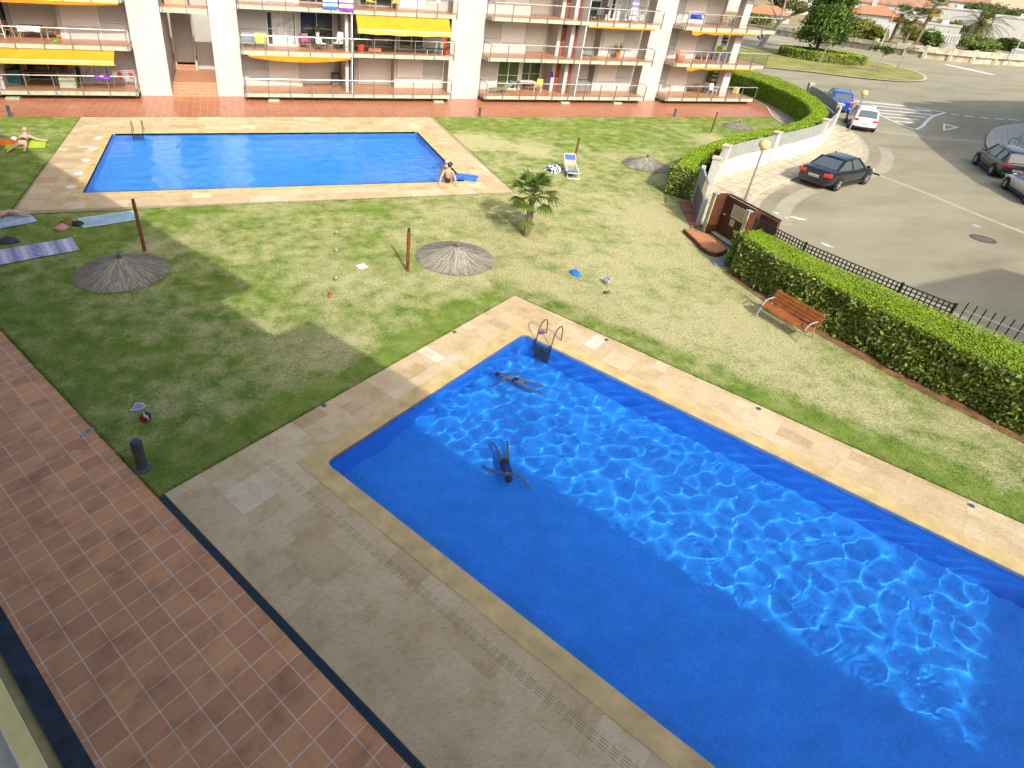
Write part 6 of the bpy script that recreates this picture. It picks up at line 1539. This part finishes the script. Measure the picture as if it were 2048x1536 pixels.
tileRoof.base(tileRoof.mix(.6, tileRoof.ramp(_w.outputs['Fac'], [(.1, (.30, .10, .05)), (.6, (.62, .24, .12))]), tileRoof.ramp(tileRoof.noise(1.5, 3, tileRoof.pos(True)), [(.3, .8), (.7, 1.2)]), 'MULTIPLY')); tileRoof = tileRoof.m
brownRoof = plain('brown_roof', (.34, .20, .13), .9, .1, .2, 1); greyWallM = plain('grey_render', (.46, .47, .46), .9, .1, .06, .5); creamWall = plain('cream_render', (.55, .47, .33), .9, .1, .05, .5)  # greyWallM is an even grey-white render
def house(label, c, rz, w, d, z0, h, roof='flat', wall=whiteM, rm=tileRoof, wins=2, chimney=False, group=None):
    t = thing('house', label, 'house', (c[0], c[1], z0), rz, group)
    m = MB(); m.box(-w / 2, w / 2, -d / 2, d / 2, -.3, h); m.build('wall', wall, t)
    if roof == 'hip':
        o = .5; e = min(w, d) * .22; m = MB(); v = [(-w / 2 - o, -d / 2 - o, h), (w / 2 + o, -d / 2 - o, h), (w / 2 + o, d / 2 + o, h), (-w / 2 - o, d / 2 + o, h), (-w / 2 + d * .42, 0, h + e), (w / 2 - d * .42, 0, h + e)]
        m.add(v, [(0, 1, 5, 4), (1, 2, 5), (2, 3, 4, 5), (3, 0, 4), (3, 2, 1, 0)]); ro = m.build('roof', rm, t)
        if chimney: m = MB(); m.box(-w * .12, -w * .12 + .8, -.9, -.2, h + .2, h + e + 1.4); m.box(-w * .12 - .1, -w * .12 + .9, -1, -.1, h + e + 1.4, h + e + 1.55); m.build('chimney', whiteM, ro)
    else:
        m = MB(); m.box(-w / 2 - .12, w / 2 + .12, -d / 2 - .12, d / 2 + .12, h, h + .28); ro = m.build('roof', rm if roof == 'brown' else whiteM, t)
        m = MB(); m.box(-.6, .5, -.5, .5, h + .28, h + .9); m.build('roof_unit', frameM, ro)
    for i in range(wins):
        x = -w / 2 + w * (i + .5) / wins; m = MB(); m.box(x - .7, x + .7, -d / 2 - .03, -d / 2 - .003, .9, min(2.3, h - .3)); wo = m.build('window', winM, t)
        m = MB(); m.box(x - .8, x + .8, -d / 2 - .06, -d / 2 - .031, .8, .9); m.box(x - .03, x + .03, -d / 2 - .05, -d / 2 - .031, .9, min(2.3, h - .3)); m.build('window_frame', frameM, wo)
    return t
house('grey walled villa with orange clay tile roof and white chimney', (120.4, 103.0), -.85, 8.2, 7.4, 1.0, 3.55, 'hip', greyWallM, tileRoof, 1, True)
house('white modern house with dark windows left of the big date palm', (154.0, 111.5), -.95, 8, 7, 1.0, 4.9, 'flat', whiteM, None, 3); house('plain white walled house at the right edge behind the date palm', (153.4, 97.6), -.95, 9, 8, 1.0, 4.6, 'flat', whiteM, None, 0)
house('low white house with orange roof glimpsed behind the leaning tree', (112.0, 121.5), -.7, 9, 7, 1.0, 1.4, 'hip', whiteM, tileRoof, 1); house('low white garden building behind the palm trio', (133.5, 98.0), -.95, 5.5, 2.5, 1.0, 2.6, 'flat', whiteM, None, 0)
house('pale house with long brown roof beyond the palms', (172.0, 139.0), -.92, 22, 8, 1.0, 4.0, 'hip', whiteM, brownRoof, 3); house('cream building in the far top right corner', (245.5, 158.5), -1.0, 16, 12, 1.0, 7.5, 'flat', creamWall, None, 2)
house('white house behind the clay roofed villa, left', (150.0, 150.0), -.8, 16, 9, 1.0, 4.6, 'flat', whiteM, None, 4); house('white house with brown roof far behind the villa', (190.0, 176.0), -.8, 20, 10, 1.0, 5.4, 'hip', whiteM, brownRoof, 4); house('white terraced house beyond the leaning tree', (118.0, 150.0), -.7, 22, 9, 1.0, 4.6, 'flat', whiteM, None, 5); house('pink roofed house beyond the leaning tree, farther', (135.0, 190.0), -.7, 24, 10, 1.0, 5.0, 'hip', whiteM, tileRoof, 5)
house('white house at the far right behind the pine', (231.0, 170.0), -.95, 20, 10, 1.0, 5.2, 'hip', whiteM, brownRoof, 4)
pg = thing('pergola', 'grey slatted lean-to in the garden behind the stone wall', 'pergola', (118.0, 86.0, 1.0), -.9)
for x in (-2.2, 2.2):
    for y in (-1, 1): m = MB(); m.box(x - .06, x + .06, y - .06, y + .06, -.1, 1.9); m.build('post', greyWallM, pg)
m = MB()
for k in range(12): m.obox((-2.3 + k * .42, 0, 1.45), (.18, 2.8, .06), 0, rx=.45)
m.build('slats', plain('grey_slats', (.40, .38, .36), .8), pg)
m = MB(); m.box(-2.4, 2.4, 1.0, 1.2, 0, 2.3); m.build('back_wall', greyWallM, pg)
fpalmM = leafy('washingtonia_leaf', (.07, .10, .015), (.14, .18, .03), (.27, .30, .07))
fan_palm('palm_tree', 'fan palm with brown skirt, middle of the trio behind the stone wall', (111.8, 87.6, 1.0), 4.0, 26, 1.15, 1.2, (fpalmM, trunkM, deadM), (.2, -.1), 21, .24, 20, 11, 'fan palms behind the stone wall'); fan_palm('palm_tree', 'fan palm with brown skirt, left of the trio behind the stone wall', (111.3, 89.9, 1.0), 4.3, 26, 1.15, 1.2, (fpalmM, trunkM, deadM), (.1, 0), 22, .24, 20, 11, 'fan palms behind the stone wall'); fan_palm('palm_tree', 'tallest fan palm, right of the trio behind the stone wall', (112.2, 85.8, 1.0), 6.0, 26, 1.2, 1.2, (fpalmM, trunkM, deadM), (.3, -.2), 23, .26, 20, 11, 'fan palms behind the stone wall')
fan_palm('palm_tree', 'fan palm with orange brown trunk left of the clay roof', (111.3, 100.6, 1.0), 4.4, 20, 1.0, 1.0, (fpalmM, plain('orange_trunk', (.40, .20, .10), .9), deadM), (.4, -.2), 24, .26, 6, 11)
def date_palm(label, loc, h, R, n, seed):
    t = thing('date_palm', label, 'palm tree', loc); g = random.Random(seed)
    m = MB(); m.tube([(0, 0, -.2), (.05, 0, h * .5), (.1, 0, h)], [.55, .5, .6], 12); m.build('trunk', trunkM, t)
    f = MB()
    for i in range(n):
        a = i * 2.39996; el = 1.35 - 1.75 * (i / n) ** .9; L = R * g.uniform(.85, 1.1); p = Vector((.1, 0, h + .1)); d = Vector((math.cos(a) * math.cos(el), math.sin(a) * math.cos(el), math.sin(el))); k = 9
        side = Vector((-math.sin(a), math.cos(a), 0)); prev = p
        for j in range(k):
            q = prev + d * (L / k); d = (d + Vector((0, 0, -.16))).normalized(); f.bar(prev, q, .05, .04)
            ll = .62 * R / 5 * (1 - abs(j / k - .45) * .9)
            for s_ in (-1, 1):
                for u in (.2, .7):
                    b = prev.lerp(q, u); tip = b + side * s_ * ll + d * ll * .7 + Vector((0, 0, -ll * .35)); w = d * .055
                    f.add([b - w, b + w, tip + w * .3, tip - w * .3], [(0, 1, 2, 3)])
            prev = q
    f.build('fronds', leafy('date_frond', (.08, .10, .02), (.16, .18, .05), (.30, .31, .12)), t); return t
date_palm('wide date palm with arching fronds behind the stone wall', (138.5, 95.0, 1.0), 3.0, 5.6, 46, 31)
tree('bush', 'round yellow green bush beside the clay roofed villa', (107.6, 94.1, 1.0), [[(0, 0, 0), (0, 0, .8)]], [((0, 0, 1.5), (2.6, 2.6, 1.5))], 4200, .26, shrubM, barkM, 91, r0=.15); tree('bush', 'dark low bush under the palms, left of the round bush', (104.6, 97.2, 1.0), [[(0, 0, 0), (0, 0, .4)]], [((0, 0, .7), (1.8, 2.4, .8))], 2200, .22, ficusM, barkM, 92, r0=.1)
for k, (c, r, lab, mt) in enumerate([((125.8, 90.4), (2.2, 4.0, .9), 'long green hedge left of the date palm', cactM), ((131.0, 88.5), (1.6, 3.0, .9), 'green shrubs right under the date palm', cactM), ((123.0, 82.4), (1.5, 2.6, .8), 'garden shrubs along the stone wall by the pergola', cactM), ((135.0, 85.6), (1.6, 3.0, .9), 'dark shrubs at the right edge behind the lamp', ficusM), ((109.2, 91.2), (1.4, 2.0, 1.1), 'shrubs at the foot of the fan palms', shrubM), ((113.8, 84.6), (1.2, 1.8, 1.1), 'green shrub right of the tallest fan palm', ficusM), ((100.6, 112.0), (3, 3.4, .8), 'yellow flowering bushes behind the wall by the leaning tree', shrubM), ((124.0, 95.5), (2.2, 3.0, 1.3), 'bushy palms behind the villa wall', cactM), ((141.0, 103.0), (2.4, 3.0, 1.6), 'shrubs in front of the white modern house', shrubM)]):
    tree('bush', lab, (c[0], c[1], 1.0), [[(0, 0, 0), (0, 0, r[2] * .5)]], [((0, 0, r[2]), r)], 2600, .26, mt, barkM, 100 + k, r0=.1)
for k, (c, h, r, lab) in enumerate([((214, 147), 3.6, (6.5, 6.5, 1.9), 'spreading pine in the far top right'), ((219, 139.5), 3.2, (5.5, 5.5, 1.7), 'second pine right of the first in the far top right'), ((140, 165), 5.5, (6, 6, 2.6), 'dark tree among the houses behind the villa'), ((160, 158), 4.5, (5, 5, 2.4), 'olive tree among the far white houses'), ((104, 140), 4.5, (4.5, 4.5, 2.2), 'olive tree between the white houses on the left'), ((128, 134), 4.0, (4, 4, 2.0), 'tree beside the white house behind the villa'), ((185, 160), 4.5, (6, 6, 2.4), 'tree in front of the far brown roofed house'), ((203, 175), 4.0, (6, 6, 2.4), 'tree beyond the long brown roof'), ((94, 150), 5, (4.5, 4.5, 2.2), 'tree far behind the leaning tree')]):
    tree('tree', lab, (c[0], c[1], 1.0), [[(0, 0, 0), (.2, 0, h * .6), (.3, .1, h)]], [((.2, 0, h), r)], 3600, .42, pineM if k < 3 else oliveM, darkBark, 140 + k, r0=.3)
m = MB(); m.obox((0, 0, .45), (2.6, 1.2, .8)); m.obox((0, 0, .92), (2.0, 1.0, .14), mi=1); tag(m.build('covered_boat', [plain('grey_tarp', (.30, .33, .38), .6), whitePl], loc=(128.4, 79.4, 1.0), rz=-.9, auto=.08), 'grey covered shape behind the stone wall at the right edge', 'boat')
# ------------------------------------------------------------------ our own building: the window rail we look over, and the roofs that shade the garden
own = thing('own_building', 'edge of the viewpoint building with its metal handrail in the lower left corner', 'building', (0, 0, 0))
m = MB()
HR = 13.2
roof = [(-60, -14), (-60, .68), (-.45, .68), (-.45, -.64), (2.65, -.64), (2.65, .68), (7.9, .68), (7.9, -.35), (11.0, -.35), (11.0, .42), (20.75, .42), (20.75, 19.5), (34, 19.5), (34, -14)]
m.prism([tn(*p) for p in roof], HR - .3, HR); m.build('roof', fasciaM, own)
m = MB(); m.prism([tn(*p) for p in [(-59, -13), (-59, -.9), (20.6, -.9), (20.6, 18.9), (33, 18.9), (33, -13)]], -.2, HR - .3); m.build('wall', whiteM, own)
m = MB()
for z in (2.9, 5.6, 8.3): m.prism([tn(*p) for p in [(-59, -.9), (-59, -.36), (20, -.36), (20, -.9)]], z, z + .25)
m.build('balcony_slab', fasciaM, own)
m = MB()
def rail(n0, n1, z0, z1, mi): m.prism([tn(-7, n0), tn(7, n0), tn(7, n1), tn(-7, n1)], z0, z1, mi)
rail(-.008, .022, 8.95, 8.992, 0); rail(-.021, -.0085, 8.94, 8.985, 1); rail(-.047, -.0215, 8.95, 9.0, 2); rail(-.34, -.052, 8.86, 8.93, 3)
m.build('handrail', [plain('navy_seal', (.02, .03, .05), .5, .4, .3, 40), plain('olive_profile', (.34, .29, .15), .5, .4, .15, 30), plain('brass_profile', (.85, .70, .30), .4, .5, .1, 20), plain('pale_sill', (.80, .84, .90), .6, .3, .1, 9)], own)
nb = thing('neighbour_block', 'apartment block off to the right whose shadow falls on the near road', 'building', (0, 0, 0))
m = MB(); top = [(25.0, -3.42)]
for k in range(24):
    u = (k + 1) / 24; x, y = 25.0 + 6.28 * u, -3.42 + .67 * u; top += [(x - .10, y - .12), (x, y)]
top += [(34, -9), (34, -24), (25.3, -24)]
m.prism(top, HR - .25, HR); m.build('roof', tileRoof, nb)
m = MB(); m.prism([(25.5, -4.2), (31, -3.6), (33.5, -9), (33.5, -23.5), (25.8, -23.5)], -.3, HR - .25); m.build('wall', whiteM, nb)
nb = thing('neighbour_row', 'row of houses off to the right whose shadow falls on the far road', 'building', (0, 0, 0))
m = MB(); top = [(43.0, -10), (43.1, 4.0), (43.5, 6.9), (47.3, 12.2), (50.5, 16.2), (52.7, 18.5), (53.2, 20.4), (56.6, 21.5), (58.0, 24.2), (61.6, 25.2), (61.9, 27.2), (64.6, 29.4), (67.5, 28.6), (67.6, 29.9), (71.5, 29.1), (71.7, 30.3), (84, 30.5), (100, 28), (100, -10)]
m.prism(top, HR - .25, HR); m.build('roof', tileRoof, nb)
m = MB(); m.prism([(43.6, -9.5), (43.8, 5.5), (53.5, 17.6), (65, 28.2), (84, 29.5), (99.5, 27), (99.5, -9.5)], -.3, HR - .25); m.build('wall', whiteM, nb)

# ------------------------------------------------------------------ grass blades
def grass_field(n, region, seed, h, w):
    g = np.random.default_rng(seed); P = np.array(region); lo, hi = P.min(0), P.max(0)
    x, y = g.uniform(lo[0], hi[0], n), g.uniform(lo[1], hi[1], n)
    k = in_poly(x, y, LAWN) & in_poly(x, y, region) & ~in_poly(x, y, D1) & ~in_poly(x, y, D2)
    for c, r in (((-4.2, 20.4), 1.35), ((7.4, 19.78), 1.38), ((22.5, 30), 1.3), ((36, 38.3), 1.1)): k &= (x - c[0]) ** 2 + (y - c[1]) ** 2 > r * r
    x, y = x[k], y[k]; n = len(x); a = g.uniform(0, 2 * PI, n); hh = h * g.uniform(.45, 1.2, n); ww = w * g.uniform(.7, 1.3, n)
    lean = g.normal(0, .55, (n, 2)) * hh[:, None]
    b = np.column_stack([x, y, np.full(n, -.002)]); d = np.column_stack([np.cos(a), np.sin(a), np.zeros(n)]) * ww[:, None] * .5
    t = np.column_stack([x + lean[:, 0], y + lean[:, 1], hh])
    return np.stack([b - d, b + d, t], 1).reshape(-1, 3), g.uniform(0, 1, n)
V, Aq = [], []
for n, reg, sd, h, w in ((330000, [(-14, 9), (12, 9), (12, 26.5), (-14, 26.5)], 1, .040, .012), (210000, [(8, 3), (21, 3), (21, 29), (8, 29)], 2, .042, .014), (150000, [(-22, 26), (45, 26), (45, 41.4), (-22, 41.4)], 3, .042, .024)):
    v, a = grass_field(n, reg, sd, h, w); V.append(v); Aq.append(a)
# ragged fringe where the turf meets stone and tiles
g = np.random.default_rng(77); fr = []
for loop in (D1, [D2[1], D2[2], D2[3], D2[0]], [tn(-40, 3.22), tn(-9.6, 3.22)]):
    L = list(loop) + ([loop[0]] if loop is D1 else [])
    for a, b in zip(L[:-1], L[1:]):
        ln = math.hypot(b[0] - a[0], b[1] - a[1]); k = int(ln * 260); u = g.uniform(0, 1, k); nx, ny = -(b[1] - a[1]) / ln, (b[0] - a[0]) / ln
        o = np.abs(g.normal(0, .035, k)) * (-1 if len(loop) > 2 else 1)
        fr.append(np.column_stack([a[0] + (b[0] - a[0]) * u + nx * o, a[1] + (b[1] - a[1]) * u + ny * o]))
p = np.concatenate(fr); keep = in_poly(p[:, 0], p[:, 1], LAWN); p = p[keep]; n = len(p); a = g.uniform(0, 2 * PI, n); d = np.column_stack([np.cos(a), np.sin(a), np.zeros(n)]) * .008
b = np.column_stack([p, np.zeros(n)]); t = b + np.column_stack([g.normal(0, .03, n), g.normal(0, .03, n), g.uniform(.02, .05, n)])
V.append(np.stack([b - d, b + d, t], 1).reshape(-1, 3)); Aq.append(g.uniform(0, .7, n))
V = np.concatenate(V); Aq = np.concatenate(Aq)
gr = np_mesh('grass', V, np.arange(len(V)).reshape(-1, 3), bladeM, None, Aq); tag(gr, kind='stuff')
# ------------------------------------------------------------------ light, sky, camera
ELEV, AZ = math.radians(36), math.radians(91.5)          # shadows run towards AZ
w = bpy.data.worlds.new('World'); sc.world = w; w.use_nodes = True
bg = w.node_tree.nodes['Background']; sky = w.node_tree.nodes.new('ShaderNodeTexSky'); sky.sky_type = 'NISHITA'; sky.sun_disc = False
sky.sun_elevation = ELEV; sky.sun_rotation = math.radians(180 - 1.5); sky.air_density = 1.0; sky.dust_density = 4.5; sky.ozone_density = 1.0
w.node_tree.links.new(sky.outputs[0], bg.inputs[0]); bg.inputs[1].default_value = .15
sun = bpy.data.lights.new('sun', 'SUN'); sun.energy = 2.3; sun.angle = math.radians(.5); sun.color = (1.0, .95, .86); sun.cycles.is_caustics_light = True
so = bpy.data.objects.new('sun', sun); COL.objects.link(so); so.rotation_euler = (PI / 2 - ELEV, 0, AZ - PI / 2); so.location = (0, -30, 40)
cam = bpy.data.cameras.new('camera'); co = bpy.data.objects.new('camera', cam); COL.objects.link(co)
yaw, pitch, roll = .3380, .57150, -.08380
f = Vector((math.sin(yaw) * math.cos(pitch), math.cos(yaw) * math.cos(pitch), -math.sin(pitch)))
r = Vector((math.cos(yaw), -math.sin(yaw), 0)); d = f.cross(r)
r2 = r * math.cos(roll) + d * math.sin(roll); d2 = d * math.cos(roll) - r * math.sin(roll)
M = Matrix((r2, -d2, -f)).transposed().to_4x4(); M.translation = (0, 0, 10)
co.matrix_world = M
cam.sensor_width = 36; cam.lens = 36 * 1215.63 / 2048; cam.shift_x = (1024 - 874.615) / 2048; cam.shift_y = (671.973 - 768) / 2048
cam.clip_start = .05; cam.clip_end = 3000
sc.camera = co
sc.render.engine = 'CYCLES'
cy = sc.cycles; cy.use_denoising = True; cy.max_bounces = 10; cy.transparent_max_bounces = 16; cy.transmission_bounces = 8; cy.diffuse_bounces = 3; cy.glossy_bounces = 3; cy.sample_clamp_indirect = 6.0
vs = sc.view_settings; vs.view_transform = 'Standard'; vs.look = 'None'; vs.exposure = .95; vs.gamma = 1
